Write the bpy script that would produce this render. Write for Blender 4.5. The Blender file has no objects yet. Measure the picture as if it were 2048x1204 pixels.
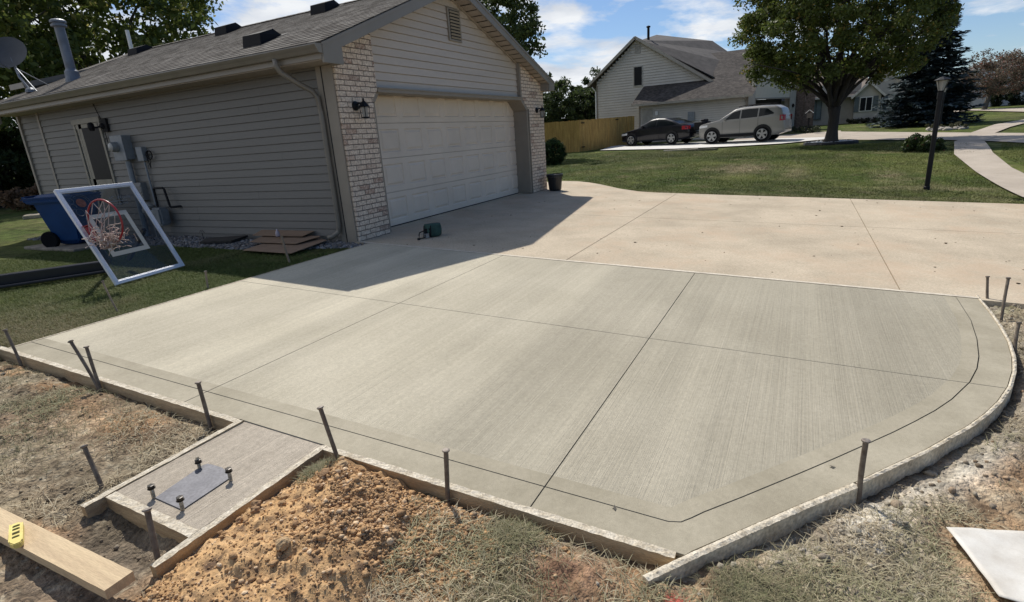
import bpy, bmesh, math, random
import numpy as np
from mathutils import Vector, Matrix

random.seed(7); rng = np.random.default_rng(7)
scene = bpy.context.scene
PI = math.pi

# ------------------------------------------------------------------ camera
CAM = Vector((-6.746324, -5.714757, 1.238730))
cam_d = bpy.data.cameras.new('camera'); cam = bpy.data.objects.new('camera', cam_d)
scene.collection.objects.link(cam)
rot = Matrix(((0.45270681, 0.28483215, -0.84494212), (-0.88912963, 0.07287157, -0.4518166), (-0.06711964, 0.95580353, 0.28624216)))
cam.matrix_world = Matrix.Translation(CAM) @ rot.to_4x4()
cam_d.sensor_fit = 'HORIZONTAL'; cam_d.sensor_width = 36.0; cam_d.lens = 1094.382 / 2048 * 36.0
cam_d.clip_start = 0.05; cam_d.clip_end = 3000
scene.camera = cam

# ------------------------------------------------------------------ light
SUN_TO = Vector((0.585, 0.553, 1.0)).normalized()      # towards the sun
elev = math.asin(SUN_TO.z); azim = math.atan2(SUN_TO.x, SUN_TO.y)
sd = bpy.data.lights.new('sun', 'SUN'); sd.energy = 4.6; sd.angle = math.radians(0.53); sd.color = (1.0, 0.95, 0.87)
so = bpy.data.objects.new('sun', sd); scene.collection.objects.link(so)
so.rotation_euler = SUN_TO.to_track_quat('Z', 'Y').to_euler(); so.location = (0, 0, 30)

w = bpy.data.worlds.new('World'); scene.world = w; w.use_nodes = True
nt = w.node_tree; N = nt.nodes; L = nt.links; N.clear()
sky = N.new('ShaderNodeTexSky'); sky.sky_type = 'NISHITA'; sky.sun_disc = False
sky.sun_elevation = elev; sky.sun_rotation = azim; sky.air_density = 1.0; sky.dust_density = 0.2; sky.ozone_density = 4.0
tc = N.new('ShaderNodeTexCoord')
sep = N.new('ShaderNodeSeparateXYZ'); L.new(tc.outputs['Generated'], sep.inputs[0])
mz = N.new('ShaderNodeMath'); mz.operation = 'MAXIMUM'; mz.inputs[1].default_value = 0.0; L.new(sep.outputs[2], mz.inputs[0])
az = N.new('ShaderNodeMath'); az.operation = 'ADD'; az.inputs[1].default_value = 0.16; L.new(mz.outputs[0], az.inputs[0])
dx = N.new('ShaderNodeMath'); dx.operation = 'DIVIDE'; L.new(sep.outputs[0], dx.inputs[0]); L.new(az.outputs[0], dx.inputs[1])
dy = N.new('ShaderNodeMath'); dy.operation = 'DIVIDE'; L.new(sep.outputs[1], dy.inputs[0]); L.new(az.outputs[0], dy.inputs[1])
cv = N.new('ShaderNodeCombineXYZ'); L.new(dx.outputs[0], cv.inputs[0]); L.new(dy.outputs[0], cv.inputs[1])
n1 = N.new('ShaderNodeTexNoise'); n1.inputs['Scale'].default_value = 1.6; n1.inputs['Detail'].default_value = 9; n1.inputs['Roughness'].default_value = 0.58
n1.inputs['Distortion'].default_value = 0.25; L.new(cv.outputs[0], n1.inputs['Vector'])
# more cloud to the left (towards +y), clearer to the right
bias = N.new('ShaderNodeMath'); bias.operation = 'MULTIPLY_ADD'; bias.inputs[1].default_value = 0.24; bias.inputs[2].default_value = 0.0
L.new(sep.outputs[1], bias.inputs[0])
ad = N.new('ShaderNodeMath'); ad.operation = 'ADD'; L.new(n1.outputs['Fac'], ad.inputs[0]); L.new(bias.outputs[0], ad.inputs[1])
rp = N.new('ShaderNodeValToRGB'); rp.color_ramp.elements[0].position = 0.505; rp.color_ramp.elements[1].position = 0.64
rp.color_ramp.elements[0].color = (0, 0, 0, 1); rp.color_ramp.elements[1].color = (1, 1, 1, 1); L.new(ad.outputs[0], rp.inputs[0])
n2 = N.new('ShaderNodeTexNoise'); n2.inputs['Scale'].default_value = 3.0; n2.inputs['Detail'].default_value = 6; L.new(cv.outputs[0], n2.inputs['Vector'])
rc = N.new('ShaderNodeValToRGB'); rc.color_ramp.elements[0].position = 0.3; rc.color_ramp.elements[1].position = 0.65
rc.color_ramp.elements[0].color = (7.0, 7.6, 8.6, 1); rc.color_ramp.elements[1].color = (10.6, 10.9, 11.3, 1); L.new(n2.outputs['Fac'], rc.inputs[0])
mc = N.new('ShaderNodeMixRGB'); L.new(rp.outputs[0], mc.inputs[0]); L.new(rc.outputs[0], mc.inputs[2])
tint = N.new('ShaderNodeMixRGB'); tint.blend_type = 'MULTIPLY'; tint.inputs[0].default_value = 1.0; tint.inputs[2].default_value = (1.03, 1.09, 1.20, 1)
L.new(sky.outputs[0], tint.inputs[1]); L.new(tint.outputs[0], mc.inputs[1])
bg = N.new('ShaderNodeBackground'); bg.inputs['Strength'].default_value = 0.084; L.new(mc.outputs[0], bg.inputs[0])
wo = N.new('ShaderNodeOutputWorld'); L.new(bg.outputs[0], wo.inputs[0])

scene.view_settings.view_transform = 'Standard'; scene.view_settings.look = 'None'
scene.view_settings.exposure = 0.0; scene.view_settings.gamma = 1.0
scene.render.engine = 'CYCLES'

# ------------------------------------------------------------------ helpers
ORG = {}
def tag(o, label=None, cat=None, group=None, kind=None):
    if label: o['label'] = label
    if cat: o['category'] = cat
    if group: o['group'] = group
    if kind: o['kind'] = kind
    return o

def thing(name, loc, label, cat, group=None):
    o = bpy.data.objects.new(name, None); scene.collection.objects.link(o)
    o.location = loc; o.empty_display_size = 0.2
    ORG[o.name] = Vector(loc)
    return tag(o, label, cat, group)

def link_mesh(name, me, mats, parent=None, smooth=False, loc=None):
    if not isinstance(mats, (list, tuple)): mats = [mats]
    for m in mats: me.materials.append(m)
    if smooth: me.polygons.foreach_set('use_smooth', [True] * len(me.polygons))
    o = bpy.data.objects.new(name, me); scene.collection.objects.link(o)
    org = Vector((0, 0, 0))
    if parent is not None:
        org = ORG[parent.name]; o.parent = parent
    elif loc is not None:
        org = Vector(loc); o.location = org
    ORG[o.name] = org
    if org.length > 0: me.transform(Matrix.Translation(-org))
    me.update()
    return o

class MB:
    def __init__(s): s.v = []; s.f = []; s.m = []
    def add(s, vs, fs, mi=0):
        b = len(s.v); s.v += [tuple(v) for v in vs]
        for f in fs: s.f.append([b + i for i in f]); s.m.append(mi)
    def box(s, c, d, rz=0, ry=0, rx=0, mi=0):
        M_ = Matrix.Rotation(rz, 4, 'Z') @ Matrix.Rotation(ry, 4, 'Y') @ Matrix.Rotation(rx, 4, 'X')
        c = Vector(c); vs = []
        for sx in (-1, 1):
            for sy in (-1, 1):
                for sz in (-1, 1):
                    vs.append(c + M_ @ Vector((sx * d[0] / 2, sy * d[1] / 2, sz * d[2] / 2)))
        s.add(vs, [(0, 1, 3, 2), (4, 6, 7, 5), (0, 4, 5, 1), (2, 3, 7, 6), (0, 2, 6, 4), (1, 5, 7, 3)], mi)
    def bb(s, a, b, mi=0):
        a = Vector(a); b = Vector(b); s.box((a + b) / 2, [abs(b[i] - a[i]) for i in range(3)], mi=mi)
    def beam(s, p, q, wd, ht, up=(0, 0, 1), mi=0):
        p = Vector(p); q = Vector(q); d = (q - p).normalized(); u = Vector(up)
        r = d.cross(u).normalized(); u = r.cross(d).normalized(); vs = []
        for e in (p, q):
            for a, b in ((-1, -1), (1, -1), (1, 1), (-1, 1)): vs.append(e + r * a * wd / 2 + u * b * ht / 2)
        s.add(vs, [(0, 1, 2, 3), (7, 6, 5, 4), (0, 4, 5, 1), (1, 5, 6, 2), (2, 6, 7, 3), (3, 7, 4, 0)], mi)
    def tube(s, pts, rad, n=8, cap=True, mi=0):
        pts = [Vector(p) for p in pts]
        if not isinstance(rad, (list, tuple)): rad = [rad] * len(pts)
        rings = []; up = Vector((0.13, 0.31, 0.94)).normalized()
        for i, p in enumerate(pts):
            d = (pts[min(i + 1, len(pts) - 1)] - pts[max(i - 1, 0)])
            if d.length < 1e-9: d = Vector((0, 0, 1))
            d.normalize(); r = d.cross(up)
            if r.length < 1e-3: r = d.cross(Vector((1, 0, 0)))
            r.normalize(); u = r.cross(d)
            rings.append([p + (r * math.cos(2 * PI * k / n) + u * math.sin(2 * PI * k / n)) * rad[i] for k in range(n)])
        vs = [v for R_ in rings for v in R_]; fs = []
        for i in range(len(pts) - 1):
            for k in range(n):
                a = i * n + k; b = i * n + (k + 1) % n; fs.append((a, b, b + n, a + n))
        if cap: fs.append(tuple(range(n))[::-1]); fs.append(tuple((len(pts) - 1) * n + k for k in range(n)))
        s.add(vs, fs, mi)
    def lathe(s, c, prof, n=20, ax='Z', mi=0):
        c = Vector(c); vs = []; fs = []
        for r, z in prof:
            for k in range(n):
                a = 2 * PI * k / n
                p = Vector((r * math.cos(a), r * math.sin(a), z))
                if ax == 'X': p = Vector((z, r * math.cos(a), r * math.sin(a)))
                if ax == 'Y': p = Vector((r * math.cos(a), z, r * math.sin(a)))
                vs.append(c + p)
        for i in range(len(prof) - 1):
            for k in range(n):
                a = i * n + k; b = i * n + (k + 1) % n; fs.append((a, b, b + n, a + n))
        fs.append(tuple(range(n))[::-1]); fs.append(tuple((len(prof) - 1) * n + k for k in range(n)))
        s.add(vs, fs, mi)
    def prism(s, poly, off, mi=0):
        """poly: 3-D points of one face; off: extrusion vector"""
        n = len(poly); off = Vector(off)
        vs = [Vector(p) for p in poly] + [Vector(p) + off for p in poly]
        s.add(vs, [tuple(range(n))[::-1], tuple(range(n, 2 * n))] + [(i, (i + 1) % n, (i + 1) % n + n, i + n) for i in range(n)], mi)
    def build(s, name, mats, parent=None, smooth=False, loc=None, bevel=0, fix=True, seg=1):
        me = bpy.data.meshes.new(name); me.from_pydata(s.v, [], s.f)
        me.polygons.foreach_set('material_index', s.m)
        if fix or bevel:
            bm = bmesh.new(); bm.from_mesh(me)
            bmesh.ops.recalc_face_normals(bm, faces=bm.faces)
            if bevel: bmesh.ops.bevel(bm, geom=[e for e in bm.edges if len(e.link_faces) == 2 and e.calc_face_angle(0) > 0.5], offset=bevel, segments=seg, affect='EDGES', clamp_overlap=True)
            bm.to_mesh(me); bm.free()
        return link_mesh(name, me, mats, parent, smooth, loc)

def np_mesh(name, V, F, mats, parent=None, smooth=False, attr=None, loc=None, mi=None):
    me = bpy.data.meshes.new(name); V = np.asarray(V, np.float32); F = np.asarray(F, np.int32); k = F.shape[1]
    me.vertices.add(len(V)); me.vertices.foreach_set('co', V.ravel())
    me.loops.add(F.size); me.loops.foreach_set('vertex_index', F.ravel())
    me.polygons.add(len(F)); me.polygons.foreach_set('loop_start', np.arange(0, F.size, k, dtype=np.int32))
    me.polygons.foreach_set('loop_total', np.full(len(F), k, np.int32))
    if mi is not None: me.polygons.foreach_set('material_index', np.asarray(mi, np.int32))
    if smooth: me.polygons.foreach_set('use_smooth', np.ones(len(F), bool))
    if attr is not None:
        for nme, val in attr.items():
            A = me.color_attributes.new(nme, 'FLOAT_COLOR', 'POINT')
            c = np.ones((len(V), 4), np.float32); c[:, :3] = val; A.data.foreach_set('color', c.ravel())
    me.validate(); me.update(calc_edges=True)
    return link_mesh(name, me, mats, parent, False, loc)

# numpy value noise
_lat = rng.random((256, 256)).astype(np.float64)
def vnoise(x, y):
    xi = np.floor(x).astype(int); yi = np.floor(y).astype(int); fx = x - xi; fy = y - yi
    fx = fx * fx * (3 - 2 * fx); fy = fy * fy * (3 - 2 * fy)
    a = _lat[xi & 255, yi & 255]; b = _lat[(xi + 1) & 255, yi & 255]; c = _lat[xi & 255, (yi + 1) & 255]; d = _lat[(xi + 1) & 255, (yi + 1) & 255]
    return (a * (1 - fx) + b * fx) * (1 - fy) + (c * (1 - fx) + d * fx) * fy
def fbm(x, y, o=4, g=0.5):
    s = 0; a = 1; t = 0
    for i in range(o):
        s = s + a * (vnoise(x * 2 ** i + 17.3 * i, y * 2 ** i + 5.1 * i) - 0.5); t += a; a *= g
    return s / t * 2
def sstep(a, b, x):
    t = np.clip((x - a) / (b - a), 0, 1); return t * t * (3 - 2 * t)

# ------------------------------------------------------------------ materials
def newmat(name):
    m = bpy.data.materials.new(name); m.use_nodes = True; nt = m.node_tree
    return m, nt, nt.nodes, nt.links, nt.nodes['Principled BSDF']
def node(N, t, **kw):
    n = N.new(t)
    for k, v in kw.items():
        if k.startswith('i_'): n.inputs[k[2:].replace('_', ' ')].default_value = v
        else: setattr(n, k, v)
    return n
def M(name, col, rough=0.6, var=0.12, scale=6.0, bump=0.0, bscale=60.0, metallic=0.0, stretch=(1, 1, 1), col2=None, spec=0.5, fine=0.0, fscale=200.0, coat=0):
    m, nt, N, L, B = newmat(name)
    tc = N.new('ShaderNodeTexCoord'); mp = N.new('ShaderNodeMapping'); mp.inputs['Scale'].default_value = stretch
    L.new(tc.outputs['Object'], mp.inputs[0])
    n = node(N, 'ShaderNodeTexNoise', i_Scale=scale, i_Detail=6.0, i_Roughness=0.6); L.new(mp.outputs[0], n.inputs['Vector'])
    r = N.new('ShaderNodeValToRGB'); c = Vector(col); c2 = Vector(col2) if col2 else c * (1 - 2 * var)
    hi = c if col2 else c * (1 + var)
    r.color_ramp.elements[0].position = 0.3; r.color_ramp.elements[1].position = 0.7
    r.color_ramp.elements[0].color = (*c2, 1); r.color_ramp.elements[1].color = (*hi, 1)
    L.new(n.outputs['Fac'], r.inputs[0]); out = r.outputs[0]
    if fine:
        nf = node(N, 'ShaderNodeTexNoise', i_Scale=fscale, i_Detail=3.0); L.new(mp.outputs[0], nf.inputs['Vector'])
        mr = node(N, 'ShaderNodeMapRange'); mr.inputs[1].default_value = 0.3; mr.inputs[2].default_value = 0.7; mr.inputs[3].default_value = 1 - fine; mr.inputs[4].default_value = 1 + fine
        L.new(nf.outputs['Fac'], mr.inputs[0]); mx = node(N, 'ShaderNodeMixRGB', blend_type='MULTIPLY'); mx.inputs[0].default_value = 1
        L.new(out, mx.inputs[1]); L.new(mr.outputs[0], mx.inputs[2]); out = mx.outputs[0]
    L.new(out, B.inputs['Base Color'])
    B.inputs['Roughness'].default_value = rough; B.inputs['Metallic'].default_value = metallic; B.inputs['Specular IOR Level'].default_value = spec
    if coat: B.inputs['Coat Weight'].default_value = coat; B.inputs['Coat Roughness'].default_value = 0.05
    if bump:
        nb = node(N, 'ShaderNodeTexNoise', i_Scale=bscale, i_Detail=5.0); L.new(mp.outputs[0], nb.inputs['Vector'])
        b = node(N, 'ShaderNodeBump', i_Strength=1.0, i_Distance=bump); L.new(nb.outputs['Fac'], b.inputs['Height']); L.new(b.outputs[0], B.inputs['Normal'])
    return m

def attr_mat(name, rough=0.9, var=0.3, scale=60, bump=0.01, bscale=120, translucent=0.0, attr='col', spec=0.2, wide=0.0):
    """base colour comes from a colour attribute of the mesh (soil, grass, leaf albedo)"""
    m, nt, N, L, B = newmat(name)
    a = node(N, 'ShaderNodeAttribute', attribute_name=attr)
    tc = N.new('ShaderNodeTexCoord')
    n = node(N, 'ShaderNodeTexNoise', i_Scale=scale, i_Detail=8.0, i_Roughness=0.7); L.new(tc.outputs['Object'], n.inputs['Vector'])
    mr = node(N, 'ShaderNodeMapRange'); mr.inputs[1].default_value = 0.3; mr.inputs[2].default_value = 0.7; mr.inputs[3].default_value = 1 - var; mr.inputs[4].default_value = 1 + var
    L.new(n.outputs['Fac'], mr.inputs[0]); mx = node(N, 'ShaderNodeMixRGB', blend_type='MULTIPLY'); mx.inputs[0].default_value = 1
    L.new(a.outputs['Color'], mx.inputs[1]); L.new(mr.outputs[0], mx.inputs[2])
    if wide:
        for sc_ in (1.1, 6.0):
            nw = node(N, 'ShaderNodeTexNoise', i_Scale=sc_, i_Detail=7.0, i_Roughness=0.7); L.new(tc.outputs['Object'], nw.inputs['Vector'])
            mw = node(N, 'ShaderNodeMapRange'); mw.inputs[1].default_value = 0.32; mw.inputs[2].default_value = 0.68; mw.inputs[3].default_value = 1 - wide; mw.inputs[4].default_value = 1 + wide; L.new(nw.outputs['Fac'], mw.inputs[0])
            m3 = node(N, 'ShaderNodeMixRGB', blend_type='MULTIPLY'); m3.inputs[0].default_value = 1; L.new(mx.outputs[0], m3.inputs[1]); L.new(mw.outputs[0], m3.inputs[2]); mx = m3
    L.new(mx.outputs[0], B.inputs['Base Color'])
    B.inputs['Roughness'].default_value = rough; B.inputs['Specular IOR Level'].default_value = spec
    if bump:
        nb = node(N, 'ShaderNodeTexNoise', i_Scale=bscale, i_Detail=6.0); L.new(tc.outputs['Object'], nb.inputs['Vector'])
        b = node(N, 'ShaderNodeBump', i_Strength=1.0, i_Distance=bump); L.new(nb.outputs['Fac'], b.inputs['Height']); L.new(b.outputs[0], B.inputs['Normal'])
    if translucent:
        tr = N.new('ShaderNodeBsdfTranslucent'); L.new(mx.outputs[0], tr.inputs[0]); ms = N.new('ShaderNodeMixShader'); ms.inputs[0].default_value = translucent
        L.new(B.outputs[0], ms.inputs[1]); L.new(tr.outputs[0], ms.inputs[2]); L.new(ms.outputs[0], N['Material Output'].inputs[0])
    return m

def concrete_mat(name, c1, c2, broom=0.0, bands=0.0, grit=0.12, bump=0.0006, stain=None, stain_amt=0.0, mottle=1.2, crack=False):
    m, nt, N, L, B = newmat(name)
    tc = N.new('ShaderNodeTexCoord'); V = tc.outputs['Object']
    n = node(N, 'ShaderNodeTexNoise', i_Scale=mottle, i_Detail=8.0, i_Roughness=0.62); L.new(V, n.inputs['Vector'])
    r = N.new('ShaderNodeValToRGB'); r.color_ramp.elements[0].position = 0.35; r.color_ramp.elements[1].position = 0.65
    r.color_ramp.elements[0].color = (*c1, 1); r.color_ramp.elements[1].color = (*c2, 1); L.new(n.outputs['Fac'], r.inputs[0]); out = r.outputs[0]
    def mul(out, fac_socket, lo, hi, a=0.3, b=0.7):
        mr = node(N, 'ShaderNodeMapRange'); mr.inputs[1].default_value = a; mr.inputs[2].default_value = b; mr.inputs[3].default_value = lo; mr.inputs[4].default_value = hi
        L.new(fac_socket, mr.inputs[0]); mx = node(N, 'ShaderNodeMixRGB', blend_type='MULTIPLY'); mx.inputs[0].default_value = 1
        L.new(out, mx.inputs[1]); L.new(mr.outputs[0], mx.inputs[2]); return mx.outputs[0]
    g = node(N, 'ShaderNodeTexNoise', i_Scale=260.0, i_Detail=3.0); L.new(V, g.inputs['Vector']); out = mul(out, g.outputs['Fac'], 1 - grit, 1 + grit)
    g2 = node(N, 'ShaderNodeTexNoise', i_Scale=45.0, i_Detail=4.0); L.new(V, g2.inputs['Vector']); out = mul(out, g2.outputs['Fac'], 1 - grit * 0.6, 1 + grit * 0.6)
    h = g.outputs['Fac']
    if broom:
        mp = N.new('ShaderNodeMapping'); mp.inputs['Scale'].default_value = (0.7, 130, 1); mp.inputs['Rotation'].default_value = (0, 0, 0.012); L.new(V, mp.inputs[0])
        nb = node(N, 'ShaderNodeTexNoise', i_Scale=1.0, i_Detail=4.0, i_Roughness=0.7); L.new(mp.outputs[0], nb.inputs['Vector'])
        out = mul(out, nb.outputs['Fac'], 1 - broom, 1 + broom)
        mp2 = N.new('ShaderNodeMapping'); mp2.inputs['Scale'].default_value = (0.35, 22, 1); L.new(V, mp2.inputs[0])
        nb2 = node(N, 'ShaderNodeTexNoise', i_Scale=1.0, i_Detail=3.0); L.new(mp2.outputs[0], nb2.inputs['Vector'])
        out = mul(out, nb2.outputs['Fac'], 1 - broom * 0.7, 1 + broom * 0.7)
        ma = node(N, 'ShaderNodeMath', operation='MULTIPLY_ADD'); ma.inputs[1].default_value = 1.6; L.new(nb.outputs['Fac'], ma.inputs[0]); L.new(h, ma.inputs[2]); h = ma.outputs[0]
    if bands:
        mp3 = N.new('ShaderNodeMapping'); mp3.inputs['Scale'].default_value = (0.12, 1.9, 1); mp3.inputs['Location'].default_value = (0.4, 0.8, 0); L.new(V, mp3.inputs[0])
        nb3 = node(N, 'ShaderNodeTexNoise', i_Scale=1.0, i_Detail=1.5); L.new(mp3.outputs[0], nb3.inputs['Vector']); out = mul(out, nb3.outputs['Fac'], 1 - bands, 1 + bands, 0.42, 0.58)
        # the part poured first (towards the house) has already dried paler
        sp = N.new('ShaderNodeSeparateXYZ'); L.new(V, sp.inputs[0])
        nd = node(N, 'ShaderNodeTexNoise', i_Scale=1.3, i_Detail=4.0); L.new(V, nd.inputs['Vector'])
        s1 = node(N, 'ShaderNodeMath', operation='ADD'); L.new(sp.outputs[1], s1.inputs[0]); L.new(nd.outputs['Fac'], s1.inputs[1])
        out2 = mul(out, s1.outputs[0], 0.86, 1.20, -5.2, -1.3)
        out = out2
    if stain:
        ns = node(N, 'ShaderNodeTexNoise', i_Scale=0.9, i_Detail=9.0, i_Roughness=0.72); L.new(V, ns.inputs['Vector'])
        rs = N.new('ShaderNodeValToRGB'); rs.color_ramp.elements[0].position = 0.5; rs.color_ramp.elements[1].position = 0.66; L.new(ns.outputs['Fac'], rs.inputs[0])
        ml = node(N, 'ShaderNodeMath', operation='MULTIPLY'); ml.inputs[1].default_value = stain_amt; L.new(rs.outputs[0], ml.inputs[0])
        mx = node(N, 'ShaderNodeMixRGB'); mx.inputs[2].default_value = (*stain, 1); L.new(ml.outputs[0], mx.inputs[0]); L.new(out, mx.inputs[1]); out = mx.outputs[0]
        nk = node(N, 'ShaderNodeTexNoise', i_Scale=17.0, i_Detail=7.0, i_Roughness=0.75); L.new(V, nk.inputs['Vector'])
        rk = N.new('ShaderNodeValToRGB'); rk.color_ramp.elements[0].position = 0.655; rk.color_ramp.elements[1].position = 0.70; L.new(nk.outputs['Fac'], rk.inputs[0])
        mk = node(N, 'ShaderNodeMixRGB', blend_type='MULTIPLY'); mk.inputs[2].default_value = (0.55, 0.5, 0.44, 1); L.new(rk.outputs[0], mk.inputs[0]); L.new(out, mk.inputs[1]); out = mk.outputs[0]
    L.new(out, B.inputs['Base Color']); B.inputs['Roughness'].default_value = 0.85; B.inputs['Specular IOR Level'].default_value = 0.25
    b = node(N, 'ShaderNodeBump', i_Strength=1.0, i_Distance=bump); L.new(h, b.inputs['Height']); L.new(b.outputs[0], B.inputs['Normal'])
    return m

def brick_mat(name, axes='XZ'):
    m, nt, N, L, B = newmat(name)
    tc = N.new('ShaderNodeTexCoord'); sp = N.new('ShaderNodeSeparateXYZ'); L.new(tc.outputs['Object'], sp.inputs[0])
    cb = N.new('ShaderNodeCombineXYZ'); ad = node(N, 'ShaderNodeMath', operation='ADD'); L.new(sp.outputs[0], ad.inputs[0]); L.new(sp.outputs[1], ad.inputs[1])
    nw = node(N, 'ShaderNodeTexNoise', i_Scale=14.0, i_Detail=3.0); L.new(tc.outputs['Object'], nw.inputs['Vector'])
    wz = node(N, 'ShaderNodeMath', operation='MULTIPLY_ADD'); wz.inputs[1].default_value = 0.014; L.new(nw.outputs['Fac'], wz.inputs[0]); L.new(sp.outputs[2], wz.inputs[2])
    wx = node(N, 'ShaderNodeMath', operation='MULTIPLY_ADD'); wx.inputs[1].default_value = 0.03; L.new(nw.outputs['Fac'], wx.inputs[0]); L.new(ad.outputs[0], wx.inputs[2])
    L.new(wx.outputs[0], cb.inputs[0]); L.new(wz.outputs[0], cb.inputs[1])
    br = N.new('ShaderNodeTexBrick'); br.inputs['Scale'].default_value = 1.0; br.inputs['Brick Width'].default_value = 0.2; br.inputs['Row Height'].default_value = 0.068
    br.inputs['Mortar Size'].default_value = 0.0065; br.inputs['Mortar Smooth'].default_value = 0.3; br.inputs['Color1'].default_value = (0, 0, 0, 1); br.inputs['Color2'].default_value = (1, 1, 1, 1)
    br.inputs['Mortar'].default_value = (0.5, 0.5, 0.5, 1); br.inputs['Bias'].default_value = 0.0; L.new(cb.outputs[0], br.inputs['Vector'])
    r = N.new('ShaderNodeValToRGB'); e = r.color_ramp.elements
    e[0].position = 0.0; e[0].color = (0.22, 0.13, 0.10, 1); e[1].position = 1.0; e[1].color = (0.76, 0.65, 0.53, 1)
    for p, c in ((0.1, (0.42, 0.25, 0.18, 1)), (0.2, (0.70, 0.56, 0.43, 1)), (0.5, (0.80, 0.66, 0.52, 1)), (0.75, (0.72, 0.59, 0.46, 1))):
        q = e.new(p); q.color = c
    L.new(br.outputs['Color'], r.inputs[0])
    nz = node(N, 'ShaderNodeTexNoise', i_Scale=30.0, i_Detail=8.0, i_Roughness=0.75); L.new(tc.outputs['Object'], nz.inputs['Vector'])
    rz = N.new('ShaderNodeValToRGB'); rz.color_ramp.elements[0].position = 0.40; rz.color_ramp.elements[1].position = 0.60
    rz.color_ramp.elements[0].color = (0.22, 0.145, 0.11, 1); rz.color_ramp.elements[1].color = (0.86, 0.74, 0.60, 1); L.new(nz.outputs['Fac'], rz.inputs[0])
    mx = node(N, 'ShaderNodeMixRGB'); mx.inputs[0].default_value = 0.52; L.new(r.outputs[0], mx.inputs[1]); L.new(rz.outputs[0], mx.inputs[2])
    mo = node(N, 'ShaderNodeMixRGB'); mo.inputs[2].default_value = (0.19, 0.155, 0.13, 1); L.new(br.outputs['Fac'], mo.inputs[0]); L.new(mx.outputs[0], mo.inputs[1])
    L.new(mo.outputs[0], B.inputs['Base Color']); B.inputs['Roughness'].default_value = 0.9; B.inputs['Specular IOR Level'].default_value = 0.2
    sb = node(N, 'ShaderNodeMath', operation='MULTIPLY_ADD'); sb.inputs[1].default_value = -1.0; L.new(br.outputs['Fac'], sb.inputs[0]); L.new(nz.outputs['Fac'], sb.inputs[2])
    b = node(N, 'ShaderNodeBump', i_Strength=1.0, i_Distance=0.006); L.new(sb.outputs[0], b.inputs['Height']); L.new(b.outputs[0], B.inputs['Normal'])
    return m

def shingle_mat(name, cols, tabw=0.16, rowh=0.14, along='Y', scale_n=1.5):
    m, nt, N, L, B = newmat(name)
    tc = N.new('ShaderNodeTexCoord'); sp = N.new('ShaderNodeSeparateXYZ'); L.new(tc.outputs['Object'], sp.inputs[0])
    cb = N.new('ShaderNodeCombineXYZ'); L.new(sp.outputs[1 if along == 'Y' else 0], cb.inputs[0]); L.new(sp.outputs[0 if along == 'Y' else 1], cb.inputs[1])
    br = N.new('ShaderNodeTexBrick'); br.inputs['Scale'].default_value = 1.0; br.inputs['Brick Width'].default_value = tabw; br.inputs['Row Height'].default_value = rowh
    br.inputs['Mortar Size'].default_value = 0.004; br.inputs['Color1'].default_value = (0, 0, 0, 1); br.inputs['Color2'].default_value = (1, 1, 1, 1); br.inputs['Mortar'].default_value = (0.25, 0.25, 0.25, 1)
    L.new(cb.outputs[0], br.inputs['Vector'])
    r = N.new('ShaderNodeValToRGB'); e = r.color_ramp.elements; e[0].color = (*cols[0], 1); e[1].color = (*cols[2], 1); q = e.new(0.5); q.color = (*cols[1], 1)
    L.new(br.outputs['Color'], r.inputs[0])
    n = node(N, 'ShaderNodeTexNoise', i_Scale=scale_n, i_Detail=8.0, i_Roughness=0.7); L.new(tc.outputs['Object'], n.inputs['Vector'])
    mr = node(N, 'ShaderNodeMapRange'); mr.inputs[1].default_value = 0.3; mr.inputs[2].default_value = 0.7; mr.inputs[3].default_value = 0.75; mr.inputs[4].default_value = 1.25; L.new(n.outputs['Fac'], mr.inputs[0])
    mx = node(N, 'ShaderNodeMixRGB', blend_type='MULTIPLY'); mx.inputs[0].default_value = 1; L.new(r.outputs[0], mx.inputs[1]); L.new(mr.outputs[0], mx.inputs[2])
    g = node(N, 'ShaderNodeTexNoise', i_Scale=320.0, i_Detail=2.0); L.new(tc.outputs['Object'], g.inputs['Vector'])
    mg = node(N, 'ShaderNodeMapRange'); mg.inputs[1].default_value = 0.3; mg.inputs[2].default_value = 0.7; mg.inputs[3].default_value = 0.7; mg.inputs[4].default_value = 1.3; L.new(g.outputs['Fac'], mg.inputs[0])
    m2 = node(N, 'ShaderNodeMixRGB', blend_type='MULTIPLY'); m2.inputs[0].default_value = 1; L.new(mx.outputs[0], m2.inputs[1]); L.new(mg.outputs[0], m2.inputs[2])
    L.new(m2.outputs[0], B.inputs['Base Color']); B.inputs['Roughness'].default_value = 0.95; B.inputs['Specular IOR Level'].default_value = 0.15
    b = node(N, 'ShaderNodeBump', i_Strength=1.0, i_Distance=0.003); L.new(g.outputs['Fac'], b.inputs['Height']); L.new(b.outputs[0], B.inputs['Normal'])
    return m

def glass_mat(name, tint, alpha=0.5, rough=0.05):
    m, nt, N, L, B = newmat(name)
    B.inputs['Base Color'].default_value = (*tint, 1); B.inputs['Roughness'].default_value = rough; B.inputs['Specular IOR Level'].default_value = 0.7
    if alpha < 1:
        tr = N.new('ShaderNodeBsdfTransparent'); tr.inputs[0].default_value = (0.85, 0.88, 0.9, 1); ms = N.new('ShaderNodeMixShader'); ms.inputs[0].default_value = alpha
        L.new(tr.outputs[0], ms.inputs[1]); L.new(B.outputs[0], ms.inputs[2]); L.new(ms.outputs[0], N['Material Output'].inputs[0])
    return m

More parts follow.
